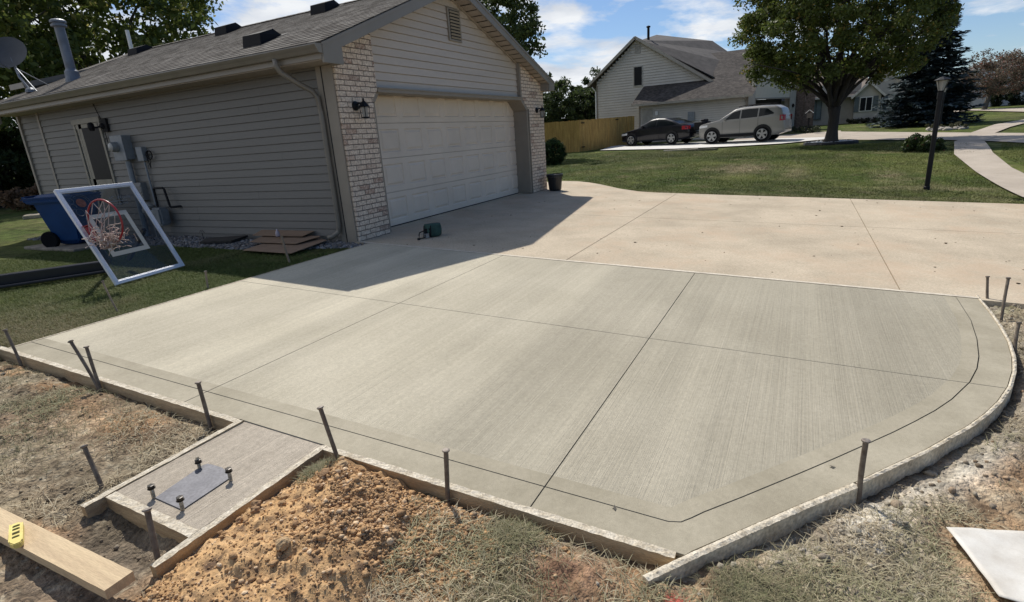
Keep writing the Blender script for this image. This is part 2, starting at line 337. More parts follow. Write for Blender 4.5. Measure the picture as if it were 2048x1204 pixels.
m_siding_shaded = M('vinyl_siding_shaded', (0.155, 0.147, 0.134), 0.55, var=0.05, scale=2.5, bump=0.0008, bscale=90, stretch=(1, .15, 1), fine=0.04, fscale=60)  # darker copy of the siding, side wall shade put into its colour
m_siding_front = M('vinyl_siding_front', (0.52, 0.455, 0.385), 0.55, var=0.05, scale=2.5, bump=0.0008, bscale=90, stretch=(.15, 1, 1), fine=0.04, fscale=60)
m_trim = M('trim_paint', (0.26, 0.225, 0.18), 0.5, var=0.06, scale=3)
m_fascia = M('fascia_metal', (0.235, 0.21, 0.175), 0.42, var=0.06, scale=2)
m_soffit = M('soffit_vinyl', (0.34, 0.29, 0.24), 0.55, var=0.05)
m_gutter = M('gutter_metal', (0.18, 0.16, 0.132), 0.4, var=0.08, scale=3)
m_gdoor = M('garage_door_paint', (0.66, 0.57, 0.475), 0.5, var=0.06, scale=1.2, fine=0.03, fscale=90)
m_brick = brick_mat('whitewashed_brick')
m_dark = M('black_plastic', (0.012, 0.012, 0.014), 0.7, var=0.1, spec=0.2)
m_blackmetal = M('black_metal', (0.008, 0.008, 0.010), 0.55, var=0.1, metallic=0.0, spec=0.25)
m_roof = shingle_mat('roof_shingle', ((0.075, 0.066, 0.058), (0.13, 0.118, 0.105), (0.185, 0.17, 0.152)))
m_flue = M('galvanized_steel', (0.16, 0.18, 0.21), 0.5, var=0.15, scale=5, metallic=0.3)
m_white = M('white_paint', (0.72, 0.72, 0.70), 0.45, var=0.05)
m_meter = M('meter_grey', (0.21, 0.23, 0.25), 0.5, var=0.1, scale=9)
m_glassdark = M('dark_window_glass', (0.006, 0.007, 0.010), 0.5, var=0.0, spec=0.15)
m_slab_broom = concrete_mat('new_concrete_broomed', (0.372, 0.336, 0.256), (0.43, 0.39, 0.302), broom=0.065, bands=0.075, grit=0.13, bump=0.0026)
m_slab_smooth = concrete_mat('new_concrete_troweled', (0.30, 0.267, 0.196), (0.395, 0.354, 0.268), broom=0.0, grit=0.10, bump=0.0012, mottle=2.6)
m_slab_side = concrete_mat('concrete_side', (0.20, 0.19, 0.16), (0.28, 0.265, 0.23))
m_pad = concrete_mat('pad_concrete', (0.35, 0.30, 0.235), (0.47, 0.41, 0.33), broom=0.1, grit=0.2, bump=0.004)
m_old = concrete_mat('old_concrete', (0.40, 0.335, 0.245), (0.53, 0.445, 0.33), grit=0.2, bump=0.0025, stain=(0.50, 0.37, 0.255), stain_amt=0.6)
m_walk = concrete_mat('walk_concrete', (0.38, 0.325, 0.26), (0.47, 0.405, 0.33), grit=0.12, bump=0.001, stain=(0.34, 0.30, 0.26), stain_amt=0.3)
m_newstrip = concrete_mat('pale_concrete', (0.60, 0.58, 0.54), (0.70, 0.68, 0.64), grit=0.05)
m_form = M('form_board_wood', (0.52, 0.40, 0.24), 0.8, var=0.2, scale=7, bump=0.003, bscale=60, stretch=(2, .6, 6), col2=(0.30, 0.21, 0.12), fine=0.25, fscale=90)
m_formtop = M('form_board_crusted', (0.66, 0.60, 0.49), 0.9, scale=22, bump=0.006, bscale=70, col2=(0.36, 0.30, 0.21), fine=0.3, fscale=120)
m_lumber = M('pale_lumber', (0.60, 0.46, 0.28), 0.75, scale=7, bump=0.0015, bscale=50, stretch=(6, .5, 3), col2=(0.45, 0.33, 0.20), fine=0.12, fscale=60)
m_pin = M('steel_stake', (0.10, 0.07, 0.05), 0.75, scale=26, col2=(0.22, 0.185, 0.145), metallic=0.15, bump=0.001, bscale=100)
m_pinhead = M('stake_head', (0.30, 0.27, 0.24), 0.6, scale=60, col2=(0.14, 0.11, 0.09), metallic=0.4)
m_rust_pin = M('rusty_stake', (0.19, 0.14, 0.09), 0.8, scale=40, col2=(0.30, 0.24, 0.17))
m_bolt = M('anchor_bolt', (0.50, 0.46, 0.38), 0.35, scale=60, col2=(0.20, 0.18, 0.15), metallic=0.8)
m_nut = M('bolt_nut', (0.06, 0.055, 0.05), 0.4, metallic=0.7)
m_plate = M('template_steel', (0.10, 0.10, 0.115), 0.6, scale=9, col2=(0.16, 0.16, 0.175), metallic=0.25, fine=0.2, fscale=80)
m_level = M('yellow_plastic', (0.78, 0.67, 0.22), 0.5, scale=20, col2=(0.66, 0.52, 0.15))
m_sheet = M('white_sheeting', (0.70, 0.685, 0.64), 0.6, scale=6, col2=(0.46, 0.42, 0.36), bump=0.004, bscale=6, fine=0.05)
m_card = M('cardboard', (0.30, 0.20, 0.13), 0.85, scale=5, col2=(0.24, 0.155, 0.10), fine=0.08)
m_bin = M('blue_bin_plastic', (0.003, 0.050, 0.17), 0.5, scale=3, col2=(0.002, 0.036, 0.12), spec=0.3)
m_bbframe = M('silver_frame', (0.72, 0.74, 0.80), 0.4, var=0.05, metallic=0.2)
m_bbglass = glass_mat('backboard_glass', (0.035, 0.045, 0.058), 0.48, 0.04)
m_bbline = M('backboard_line', (0.50, 0.48, 0.42), 0.6, var=0.03)
m_rim = M('red_rim', (0.33, 0.02, 0.03), 0.35, var=0.1)
m_net = M('net_cord', (0.50, 0.46, 0.42), 0.8, scale=25, col2=(0.33, 0.17, 0.14))
m_pole = M('dark_pole_paint', (0.012, 0.014, 0.022), 0.3, var=0.1)
m_bag = M('green_canvas', (0.03, 0.075, 0.06), 0.8, var=0.2, scale=12)
m_clearpl = glass_mat('clear_pouch', (0.45, 0.45, 0.45), 0.5, 0.3)
m_fence = M('cedar_fence', (0.60, 0.375, 0.11), 0.8, scale=2.2, col2=(0.36, 0.205, 0.055), stretch=(3, 6, .6), fine=0.2, fscale=20)
m_nsiding = M('neighbour_siding', (0.56, 0.53, 0.48), 0.6, var=0.05, scale=1)
m_nwall = M('neighbour_wall', (0.42, 0.395, 0.35), 0.7, var=0.08, scale=2)
m_nroof = shingle_mat('neighbour_shingle', ((0.045, 0.040, 0.038), (0.065, 0.058, 0.053), (0.09, 0.080, 0.073)), scale_n=0.6)
m_nbrick = M('neighbour_brick', (0.16, 0.12, 0.10), 0.9, var=0.3, scale=9)
m_darkhole = M('dark_interior', (0.012, 0.012, 0.013), 0.9, var=0.1)
m_shutter = M('grey_shutter', (0.09, 0.11, 0.12), 0.6, var=0.1)
m_carblack = M('black_car_paint', (0.004, 0.004, 0.009), 0.3, var=0.0, coat=0.35, spec=0.3)
m_carsilver = M('beige_car_paint', (0.25, 0.24, 0.225), 0.42, var=0.0, metallic=0.0, coat=0.4)
m_carglass = M('car_glass', (0.006, 0.009, 0.011), 0.12, var=0.0, spec=0.22)
m_tyre = M('tyre_rubber', (0.008, 0.008, 0.009), 0.9, spec=0.15)
m_rimalloy = M('alloy_wheel', (0.40, 0.40, 0.40), 0.3, var=0.05, metallic=0.6)
m_taillight = M('red_lens', (0.30, 0.012, 0.02), 0.2, var=0.05)
m_headlight = M('clear_lens', (0.75, 0.75, 0.75), 0.1, var=0.02)
m_bark = M('dark_bark', (0.045, 0.038, 0.032), 0.95, scale=9, col2=(0.025, 0.02, 0.018), bump=0.03, bscale=14, stretch=(1, 1, .25))
m_bark2 = M('grey_bark', (0.10, 0.09, 0.075), 0.95, scale=9, bump=0.02, bscale=14, stretch=(1, 1, .25))
m_leaf = attr_mat('leaf', rough=0.55, var=0.15, scale=3, bump=0, translucent=0.42, spec=0.35)
m_needle = attr_mat('needle', rough=0.7, var=0.15, scale=3, bump=0, translucent=0.05, spec=0.2)
m_grassblade = attr_mat('grass_blade', rough=0.7, var=0.1, scale=9, bump=0, translucent=0.2, spec=0.2)
m_clod = attr_mat('clod_soil', rough=0.95, var=0.3, scale=70, bump=0.004, bscale=140, spec=0.1)
m_ground = attr_mat('ground_soil', rough=0.95, var=0.5, scale=45, bump=0.022, bscale=60, spec=0.1, wide=0.45)
m_gravel = attr_mat('gravel_stone', rough=0.85, var=0.2, scale=60, bump=0.002, bscale=150, spec=0.2)

# ------------------------------------------------------------------ ground
S = 0.0393
def terr(x, y):
    x = np.asarray(x, float); y = np.asarray(y, float)
    near = S * np.clip(y, -9.5, 0); t = sstep(5.2, 17.2, x); r = np.hypot(x + 6.7, y + 5.7)
    return near * (1 - t) + .05 * t + .025 * np.clip(r - 28, 0, 40)

OUTER = [(-5.09, -0.54), (-5.09, -5.45), (-5.06, -5.468), (-4.87, -5.617), (-4.623, -5.81), (-4.38, -6.01), (-4.158, -6.175), (-3.98, -6.31), (-3.8, -6.43), (-3.66, -6.525), (-3.49, -6.625), (-3.307, -6.72),
         (-3.066, -6.822), (-2.811, -6.904), (-2.57, -6.962), (-2.269, -7.012), (-1.932, -7.045), (-1.602, -7.065), (-1.245, -7.075), (-1.065, -0.54)]
GRV = [(-4.95, -0.54), (-4.942, -5.36), (-4.925, -5.405), (-4.885, -5.437), (-4.83, -5.475), (-4.673, -5.60), (-4.406, -5.805), (-4.22, -5.945), (-4.049, -6.07), (-3.87, -6.20), (-3.709, -6.31), (-3.54, -6.42), (-3.365, -6.52), (-3.08, -6.655),
       (-2.85, -6.735), (-2.633, -6.79), (-2.292, -6.852), (-1.873, -6.905), (-1.339, -6.93), (-1.241, -6.932), (-1.065, -0.54)]
def offset_path(P, d):
    out = []
    for i, p in enumerate(P):
        a = Vector(P[max(i - 1, 0)]); b = Vector(P[min(i + 1, len(P) - 1)]); t = (b - a).normalized(); n = Vector((-t.y, t.x)); out.append((p[0] + n.x * d, p[1] + n.y * d))
    return out
def clip(poly, a, b, c):            # keep a*x+b*y <= c
    out = []
    for i in range(len(poly)):
        p = poly[i]; q = poly[(i + 1) % len(poly)]; fp = a * p[0] + b * p[1] - c; fq = a * q[0] + b * q[1] - c
        if fp <= 0: out.append(p)
        if (fp < 0 < fq) or (fq < 0 < fp):
            t = fp / (fp - fq); out.append((p[0] + (q[0] - p[0]) * t, p[1] + (q[1] - p[1]) * t))
    return out
def clean(poly):
    o = []
    for p in poly:
        if not o or math.hypot(p[0] - o[-1][0], p[1] - o[-1][1]) > 1e-4: o.append(p)
    if len(o) > 1 and math.hypot(o[0][0] - o[-1][0], o[0][1] - o[-1][1]) < 1e-4: o.pop()
    return o
def inpoly(X, Y, poly):
    ins = np.zeros(X.shape, bool); n = len(poly)
    for i in range(n):
        x0, y0 = poly[i]; x1, y1 = poly[(i + 1) % n]
        if y0 == y1: continue
        c = ((y0 > Y) != (y1 > Y)) & (X < (x1 - x0) * (Y - y0) / (y1 - y0) + x0); ins ^= c
    return ins
def polydist(X, Y, path):
    D = np.full(X.shape, 1e9)
    for i in range(len(path) - 1):
        ax, ay = path[i]; bx, by = path[i + 1]; dx_, dy_ = bx - ax, by - ay; l2 = dx_ * dx_ + dy_ * dy_ + 1e-12
        t = np.clip(((X - ax) * dx_ + (Y - ay) * dy_) / l2, 0, 1); D = np.minimum(D, np.hypot(X - ax - t * dx_, Y - ay - t * dy_))
    return D

OLD = [(-1.05, -0.10), (-1.26, -7.09), (-1.55, -16.0), (4.75, -16.0), (4.96, -8.97), (5.11, -6.56), (5.24, -4.4), (5.38, -2.9), (5.50, -2.55), (5.95, -1.99), (6.45, -1.55), (6.84, -1.2), (7.2, -0.8), (7.45, -0.4), (7.5, 0.1), (7.3, 0.6), (5.7, 0.7), (5.7, -0.10)]
PADP = [(-5.745, -3.15), (-5.745, -3.72), (-5.092, -3.72), (-5.092, -3.15)]
def axis(segs):
    out = [segs[0][0]]
    for a, b, st in segs:
        n = max(1, int(round((b - a) / st))); out += list(np.linspace(a, b, n + 1)[1:])
    return np.array(out)
gx = axis([(-500, -60, 40), (-60, -14, 4), (-14, -9, .5), (-9, -6.9, .1), (-6.9, -0.9, .018), (-0.9, 8, .09), (8, 20, .3), (20, 70, 1.2), (70, 160, 6), (160, 700, 45)])
gy = axis([(-500, -60, 40), (-60, -20, 3), (-20, -9.2, .4), (-9.2, 0.6, .018), (0.6, 4, .09), (4, 20, .4), (20, 70, 1.5), (70, 160, 8), (160, 700, 45)])
X, Y = np.meshgrid(gx, gy, indexing='ij')
Z = terr(X, Y)
in_new = inpoly(X, Y, [(p[0], p[1]) for p in OUTER]); in_old = inpoly(X, Y, OLD); in_pad = inpoly(X, Y, PADP)
dedge = polydist(X, Y, OUTER[:-1])
fore = ((X < -5.05) | (Y < -5.2)) & ~in_old & (X < 2) & (Y > -9.6) | ((Y < -7.0) & (X < -1.2))
foref = sstep(0.6, -0.6, Y) * (fore | in_new)
leftl = (Y > -0.6) & (X < -0.9)
rough_g = fbm(X * 5, Y * 5, 5) * 0.022 + fbm(X * 17, Y * 17, 3) * 0.016 + fbm(X * 38 + 5, Y * 38, 2) * 0.009
lump = fbm(X * 1.3, Y * 1.3, 3) * 0.02
Z = Z - 0.015
Z = np.where(fore, Z - 0.034 + rough_g + lump - 0.030 * np.exp(-(dedge / 0.08) ** 2) + 0.014 * np.exp(-((dedge - .2) / 0.09) ** 2), Z)
Z = np.where(leftl, Z - 0.012 + fbm(X * 2.2, Y * 2.2, 3) * 0.008 - 0.015 * sstep(0.3, 0.0, dedge), Z)
# dug-out hollow in front of the pad
hol = np.exp(-(((X + 5.90) / 0.13) ** 2 + ((Y + 3.45) / 0.25) ** 2)); Z = Z - np.where(fore, 0.065 * hol, 0)
h2_ = np.exp(-(((X + 5.36) / .13) ** 2 + ((Y + 5.10) / .17) ** 2)); Z = Z + np.where(fore, h2_ * (.030 + .03 * fbm(X * 12, Y * 12, 3)), 0)
Z = np.where(in_new, Z - 0.20, Z); Z = np.where(in_pad, terr(X, Y) - 0.2, Z)
Z = np.where(in_old, terr(X, Y) - 0.08, Z)
# albedo, with shade painted in along the forms and in the hollow
nA = fbm(X * 1.6 + 3, Y * 1.6, 5); nB = fbm(X * 4 + 9, Y * 4 + 2, 5); nC = fbm(X * 0.7, Y * 0.7, 4); nD = fbm(X * 14, Y * 14, 4)
def lerp(a, b, t): t = np.clip(t, 0, 1)[..., None]; return a * (1 - t) + b * t
A_ = lambda *c: np.array(c, float)
lawn = lerp(A_(.050, .078, .014), A_(.105, .120, .032), nC * 1.3 + .45); lawn = lerp(lawn, A_(.17, .15, .075), (nA - .25) * 2.2)
farnoise = fbm(X * .18, Y * .18, 4); lawn = lerp(lawn, A_(.045, .052, .018), farnoise * .8 + .15); lawn = lerp(lawn, A_(.14, .125, .06), (nD * .5 + nB) * .6)
def ell(cx, cy, rx, ry): return ((X - cx) / rx) ** 2 + ((Y - cy) / ry) ** 2
for cx, cy, rx, ry, s in ((10.9, -4.2, 1.3, .75, 1.1), (9.8, -5.6, 1.4, .35, .5), (8.9, -7.6, 1.2, .35, .6), (6.95, -8.1, .35, 1.2, .7), (11.7, -1.2, 1.2, .6, .5), (15.4, -9.0, 1.4, 1.0, .3)):
    lawn = lerp(lawn, A_(.24, .20, .12), s * np.exp(-ell(cx, cy, rx, ry)) * (1 + 1.2 * nB))
lawn = lerp(lawn, A_(.19, .175, .09), .5 * sstep(.35, .05, np.abs(X - 5.45)) * (Y < -2.5) * (1 + nB))
straw = A_(.29, .24, .165); soil = A_(.23, .165, .11); orange = A_(.36, .225, .125); clay = A_(.40, .365, .30); dk = A_(.08, .058, .04); gsm = A_(.15, .155, .085)
fr = lerp(np.broadcast_to(straw, X.shape + (3,)), soil, nA * 2.2 + .6); fr = lerp(fr, orange, (nB - .12) * 2.6 * (nC > -.4)); fr = lerp(fr, gsm, (nC - .1) * 1.8); nE = fbm(X * 30 + 3, Y * 30, 3); fr = lerp(fr, dk, (nD - .25) * 2.2); fr = lerp(fr, dk, (nE - .2) * 1.8); fr = lerp(fr, A_(.46, .40, .29), (-nE - .22) * 2.2)
cl = (.8 * np.exp(-((dedge - .13) / .09) ** 2) * (Y < -5.7)) + np.exp(-ell(-4.75, -6.12, .26, .17)) + .8 * np.exp(-ell(-3.6, -7.0, .35, .16)) + .5 * np.exp(-ell(-5.95, -3.45, .2, .25)); fr = lerp(fr, clay, .75 * cl * (1 + 1.6 * nB))
org = np.exp(-ell(-4.75, -6.55, .35, .25)) + np.exp(-ell(-5.35, -5.35, .14, .3)) + np.exp(-ell(-5.35, -2.2, .12, .5)) + np.exp(-ell(-4.0, -6.95, .4, .2)) + np.exp(-ell(-1.9, -7.5, .8, .25)); fr = lerp(fr, orange, org * .8 * (1 + nB))
fr = lerp(fr, A_(.26, .155, .10), 1.2 * h2_ * (1 + nD)); fr = lerp(fr, dk, .85 * np.exp(-(dedge / .05) ** 2)); fr = lerp(fr, dk, .6 * hol)  # last two mixes paint trench and hollow shade into the soil colour
COL = np.where((fore | in_new | in_pad)[..., None], fr, lawn)
# scraped soil strip next to the left form
strip = sstep(.36, .08, dedge + .12 * nB) * leftl; COL = lerp(COL, A_(.27, .17, .11), strip)
COL = np.where(leftl[..., None], lerp(COL, A_(.17, .15, .08), (sstep(-4.0, -5.6, X) * sstep(1.6, .2, Y)) * .8 * (1 + nB)), COL)
# damp soil under the gravel bed by the wall
COL = np.clip(COL, .012, .8)
nx, ny = len(gx), len(gy)
idx = np.arange(nx * ny).reshape(nx, ny)
F = np.stack([idx[:-1, :-1], idx[1:, :-1], idx[1:, 1:], idx[:-1, 1:]], -1).reshape(-1, 4)
o = np_mesh('ground', np.stack([X, Y, Z], -1).reshape(-1, 3), F, m_ground, smooth=True, attr={'col': COL.reshape(-1, 3)}); tag(o, kind='structure')
from numpy import searchsorted
def gz(x, y):
    """height of the built ground sheet (bilinear)"""
    x = np.asarray(x, float); y = np.asarray(y, float)
    i = np.clip(searchsorted(gx, x) - 1, 0, nx - 2); j = np.clip(searchsorted(gy, y) - 1, 0, ny - 2)
    u = (x - gx[i]) / (gx[i + 1] - gx[i]); v = (y - gy[j]) / (gy[j + 1] - gy[j])
    return (Z[i, j] * (1 - u) + Z[i + 1, j] * u) * (1 - v) + (Z[i, j + 1] * (1 - u) + Z[i + 1, j + 1] * u) * v
def gcol(x, y):
    i = np.clip(searchsorted(gx, x), 0, nx - 1); j = np.clip(searchsorted(gy, y), 0, ny - 1); return COL[i, j]

# ------------------------------------------------------------------ new slab: real panels with tooled joints between them
def slab_z(x, y): return S * y
def build_slab():
    W_ = 0.0030
    g = MB()
    cells_y = [(-2.63, 9), (-4.845, -2.63), (-9, -4.845)]; cells_x = [(-9, -3.1), (-3.1, 9)]
    band = OUTER[:-1] + [GRV[-2]] + GRV[:-2][::-1]
    gi = offset_path(GRV[:-1], W_) ; go = offset_path(GRV[:-1], -W_); gb = offset_path(GRV[:-1], 0.085)
    gi[0] = (gi[0][0], -0.54); go[0] = (go[0][0], -0.54); gb[0] = (gb[0][0], -0.54)
    last = lambda P: (-1.24, P[-1][1])
    gi[-1] = last(gi); go[-1] = last(go); gb[-1] = last(gb)
    regs = [(OUTER[:-1] + [go[-1]] + go[:-1][::-1], 1), (gi + gb[::-1], 1), (gb + [OUTER[-1]], 0)]
    me = bmesh.new()
    for poly, mi in regs:
        for y0, y1 in cells_y:
            for x0, x1 in cells_x:
                p = clip(poly, -1, 0, -(x0 + W_)); p = clip(p, 1, 0, x1 - W_); p = clip(p, 0, -1, -(y0 + W_)); p = clip(p, 0, 1, y1 - W_) if p else p
                p = clean(p)
                if len(p) < 3: continue
                top = [me.verts.new((a, b, slab_z(a, b))) for a, b in p]; bot = [me.verts.new((a, b, slab_z(a, b) - 0.02)) for a, b in p]
                n = len(p)
                f = me.faces.new(top); f.material_index = mi
                for i in range(n):
                    f = me.faces.new((top[i], bot[i], bot[(i + 1) % n], top[(i + 1) % n])); f.material_index = 2
    # concrete body below the joints
    n = len(OUTER); t = [me.verts.new((a, b, slab_z(a, b) - 0.016)) for a, b in OUTER]; b_ = [me.verts.new((a, b, slab_z(a, b) - 0.11)) for a, b in OUTER]
    f = me.faces.new(t); f.material_index = 2
    for i in range(n):
        f = me.faces.new((t[i], b_[i], b_[(i + 1) % n], t[(i + 1) % n])); f.material_index = 2
    bmesh.ops.triangulate(me, faces=[f for f in me.faces if len(f.verts) > 4])
    for f in me.faces:
        f.normal_update()
        if abs(f.normal.z) > .5 and f.normal.z < 0: f.normal_flip()
    M_ = bpy.data.meshes.new('concrete_slab'); me.to_mesh(M_); me.free()
    o = link_mesh('concrete_slab', M_, [m_slab_broom, m_slab_smooth, m_slab_side]); tag(o, kind='structure')
build_slab()

def sheet(name, poly, mat, zf, thick, kind='structure', gaps=()):
    """slab with a sloping top; gaps = list of (axis,value) joints cut through it"""
    polys = [poly]
    for ax, v in gaps:
        nxt = []
        for p in polys:
            if ax == 'x': nxt += [clip(p, 1, 0, v - .005), clip(p, -1, 0, -(v + .005))]
            else: nxt += [clip(p, 0, 1, v - .005), clip(p, 0, -1, -(v + .005))]
        polys = [clean(p) for p in nxt if len(clean(p)) > 2]
    g = bmesh.new()
    for p in polys:
        t = [g.verts.new((a, b, zf(a, b))) for a, b in p]; b_ = [g.verts.new((a, b, zf(a, b) - thick)) for a, b in p]; n = len(p)
        g.faces.new(t)
        for i in range(n): g.faces.new((t[i], b_[i], b_[(i + 1) % n], t[(i + 1) % n]))
    if gaps:
        t = [g.verts.new((a, b, zf(a, b) - .018)) for a, b in poly]; g.faces.new(t)
    bmesh.ops.triangulate(g, faces=[f for f in g.faces if len(f.verts) > 4])
    for f in g.faces:
        f.normal_update()
        if abs(f.normal.z) > .5 and f.normal.z < 0: f.normal_flip()
    me = bpy.data.meshes.new(name); g.to_mesh(me); g.free()
    return tag(link_mesh(name, me, mat), kind=kind)
sheet('driveway', OLD, m_old, lambda a, b: S * min(b, 0) - .003, 0.09, gaps=[('y', -3.42), ('y', -6.56), ('x', 2.05), ('y', -9.7)])
sheet('driveway_apron', [(-0.36, -0.10), (5.1, -0.10), (5.1, 0.03), (-0.36, 0.03)], m_old, lambda a, b: .001, 0.09)
# worn edge of the old slab along the new concrete
g = MB(); pa = [(-1.075, -0.30), (-1.255, -7.09)]
for k in range(40):
    y0 = -0.3 - 6.79 * k / 40; y1 = -0.3 - 6.79 * (k + 1) / 40; x0 = -1.068 - .0265 * (-0.3 - y0) ; x1 = -1.068 - .0265 * (-0.3 - y1)
    j0 = .004 * math.sin(k * 2.3); j1 = .004 * math.sin((k + 1) * 2.3)
    g.add([(x0 + .004, y0, S * y0 + .004), (x0 + .055 + j0, y0, S * y0 + .003), (x1 + .055 + j1, y1, S * y1 + .003), (x1 + .004, y1, S * y1 + .004)], [(0, 1, 2, 3)])
tag(g.build('driveway_edge_strip', concrete_mat('pale_mortar_edge', (0.50, .44, .35), (.66, .60, .49), grit=.2, mottle=9), fix=False), kind='structure')

def strip_sheet(name, A, B_, mat, lift=0.03, sub=10):
    V = []; Fc = []
    def samp(P, t):
        s_ = t * (len(P) - 1); i = min(int(s_), len(P) - 2); f = s_ - i; return P[i][0] * (1 - f) + P[i + 1][0] * f, P[i][1] * (1 - f) + P[i + 1][1] * f
    n = sub * (max(len(A), len(B_)) - 1); m_ = 8
    for i in range(n + 1):
        a = samp(A, i / n); b = samp(B_, i / n)
        for j in range(m_ + 1):
            x = a[0] + (b[0] - a[0]) * j / m_; y = a[1] + (b[1] - a[1]) * j / m_; V.append((x, y, float(terr(x, y)) + lift))
    for i in range(n):
        for j in range(m_):
            q = i * (m_ + 1) + j; Fc.append((q, q + 1, q + m_ + 2, q + m_ + 1))
    # skirt
    return tag(np_mesh(name, V, Fc, mat), kind='structure')
# sidewalk on the right, coming towards the driveway
strip_sheet('sidewalk', [(4.9, -9.1), (5.62, -9.14), (7.15, -9.18), (9.48, -9.27), (12.98, -9.50), (17.1, -10.24), (18.0, -10.42)], [(4.9, -10.3), (6.0, -10.0), (7.6, -9.96), (10.0, -10.03), (13.0, -10.35), (16.6, -10.95), (17.4, -11.1)], m_walk, 0.025)
strip_sheet('sidewalk', [(17.7, -10.36), (20.2, -11.2), (23.0, -11.85), (28.2, -13.8), (31.1, -15.6), (34, -18)], [(17.2, -11.06), (19.6, -11.95), (22.16, -12.46), (25.5, -13.72), (27.6, -14.7), (30, -17.5)], m_walk, 0.032)
# neighbours' driveway crossing behind the lawn
strip_sheet('neighbour_driveway', [(23.6, -7.0), (20.0, -10.19), (15.45, -11.62), (9, -14.0)], [(30.5, -7.5), (25.5, -10.6), (21.28, -13.11), (15, -17)], m_walk, 0.020)
strip_sheet('neighbour_driveway', [(22.3, -2.2), (23.0, -5.2), (24.3, -7.4)], [(29.5, -2.2), (30.3, -5.0), (31.5, -7.6)], m_walk, 0.026)
strip_sheet('neighbour_parking_strip', [(24.2, 4.5), (22.5, 0.0), (22.25, -2.4), (22.5, -4.8), (23.9, -6.5)], [(28.2, 4.9), (27.4, 0), (26.9, -2.4), (26.6, -4.8), (25.4, -6.9)], m_newstrip, 0.04)
strip_sheet('far_road', [(46, -13), (49.7, -17.1), (40.2, -17.9), (30, -21)], [(50, -13), (54, -17.3), (44, -20.6), (34, -24)], m_walk, 0.05)

# ------------------------------------------------------------------ garage house
XR, ZR = 1.85, 3.77; SL, SR = .3955, .357; EL, ER = -1.40, 5.72; YF, YB = -0.53, 8.05
def roofz(x): return ZR - SL * (XR - x) if x < XR else ZR - SR * (x - XR)
house = thing('garage_house', (2.3, 0, 0), 'grey beige sided garage house with whitewashed brick piers beside the new slab', 'house')
def siding_strips(mb, p0, d, length, zb, n, h, nrm, proud=0.014, cut=None):
    """n lapped courses along d starting at p0; nrm = outward normal"""
    p0 = Vector(p0); d = Vector(d); nrm = Vector(nrm)
    for k in range(n):
        z0 = zb + k * h; z1 = z0 + h
        a0, a1 = (0, length) if cut is None else cut(z0, z1)
        if a1 <= a0: continue
        if cut is None: b0, b1 = a0, a1
        else: b0, b1 = cut(z1, z1)
        A1 = p0 + d * a0 + Vector((0, 0, z0)) + nrm * proud; A2 = p0 + d * a1 + Vector((0, 0, z0)) + nrm * proud
        B1 = p0 + d * b0 + Vector((0, 0, z1)) + nrm * 0.002; B2 = p0 + d * b1 + Vector((0, 0, z1)) + nrm * 0.002
        C1 = A1 - nrm * (proud - .0); C2 = A2 - nrm * (proud - .0)
        gp = Vector((0, 0, .010)); G1 = B1 - gp - nrm * .014; G2 = B2 - gp - nrm * .014
        mb.add([A1, A2, B2 - gp, B1 - gp], [(0, 1, 2, 3)]); mb.add([A1, A2, C2 - nrm * .012, C1 - nrm * .012], [(0, 3, 2, 1)]); mb.add([B1 - gp, B2 - gp, G2, G1], [(0, 1, 2, 3)]); mb.add([G1, G2, G2 + gp, G1 + gp], [(0, 1, 2, 3)])
g = MB(); hs = (2.36 - .055) / 21
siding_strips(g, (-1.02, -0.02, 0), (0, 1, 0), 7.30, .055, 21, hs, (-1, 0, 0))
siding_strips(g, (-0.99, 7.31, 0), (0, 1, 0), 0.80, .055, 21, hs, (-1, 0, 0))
for (yy, k0) in ((3.1, 2), (3.1, 3), (1.55, 5), (2.4, 13), (1.2, 16), (4.9, 11), (2.0, 0), (3.55, 18), (.9, 10), (2.9, 7)):
    zz_ = .055 + k0 * hs; g.prism([(-1.0356, yy, zz_ + .001), (-1.0236, yy, zz_ + hs - .012), (-1.0225, yy, zz_ + hs - .012), (-1.0345, yy, zz_ + .001)], (0, .35, 0))
g.bb((-1.018, -0.05, -.3), (-0.9, 8.1, .056)); g.bb((-.985, -0.02, .05), (-0.93, 8.1, 2.42))
g.build('side_wall_siding', m_siding_shaded, house, fix=False)
g = MB(); g.bb((-0.94, 0.02, 0), (5.62, 0.10, 2.4)); g.prism([(-0.94, .02, 2.4), (5.62, .02, 2.4), (XR, .02, ZR - .08)], (0, .05, 0)); g.bb((5.55, .1, -.2), (5.66, 8.1, 2.35)); g.bb((-.95, 8.05, -.2), (5.6, 8.12, 2.35))
g.build('inner_wall', m_trim, house)
# corner trims
for a_, b_ in (((-1.045, -0.115, -.02), (-1.0, -0.01, 2.31)), ((-1.055, -0.30, -.02), (-1.03, -0.125, 2.28)), ((-1.045, 7.255, 0), (-.99, 7.315, 2.31)), ((-1.03, 8.06, 0), (-.97, 8.13, 2.31))):
    g = MB(); g.bb(a_, b_); g.build('corner_trim', m_trim, house, bevel=.003)
# brick piers with chamfered top corners at the door opening
def pier(xa, xb, side):
    """xa..xb pier at ground, opening side chamfer"""
    y0, y1 = -.33, 0.0; g = MB(); n = 10
    if side < 0: poly = [(xa, 0 - .05), (xb, -.05), (xb, 1.87), (xb + .12, 2.00), (xb + .12, roofz(xb + .12) - .16), (xa, roofz(xa) - .16)]
    else: poly = [(xa, -.05), (xb, -.05), (xb, roofz(xb) - .16), (xa - .28, roofz(xa - .28) - .16), (xa - .28, 2.02), (xa, 1.79)]
    g.prism([(x, y0, z) for x, z in poly], (0, y1 - y0, 0)); return g.build('brick_pier', m_brick, house)
pier(-1.03, -0.37, -1); pier(4.70, 5.52, 1)
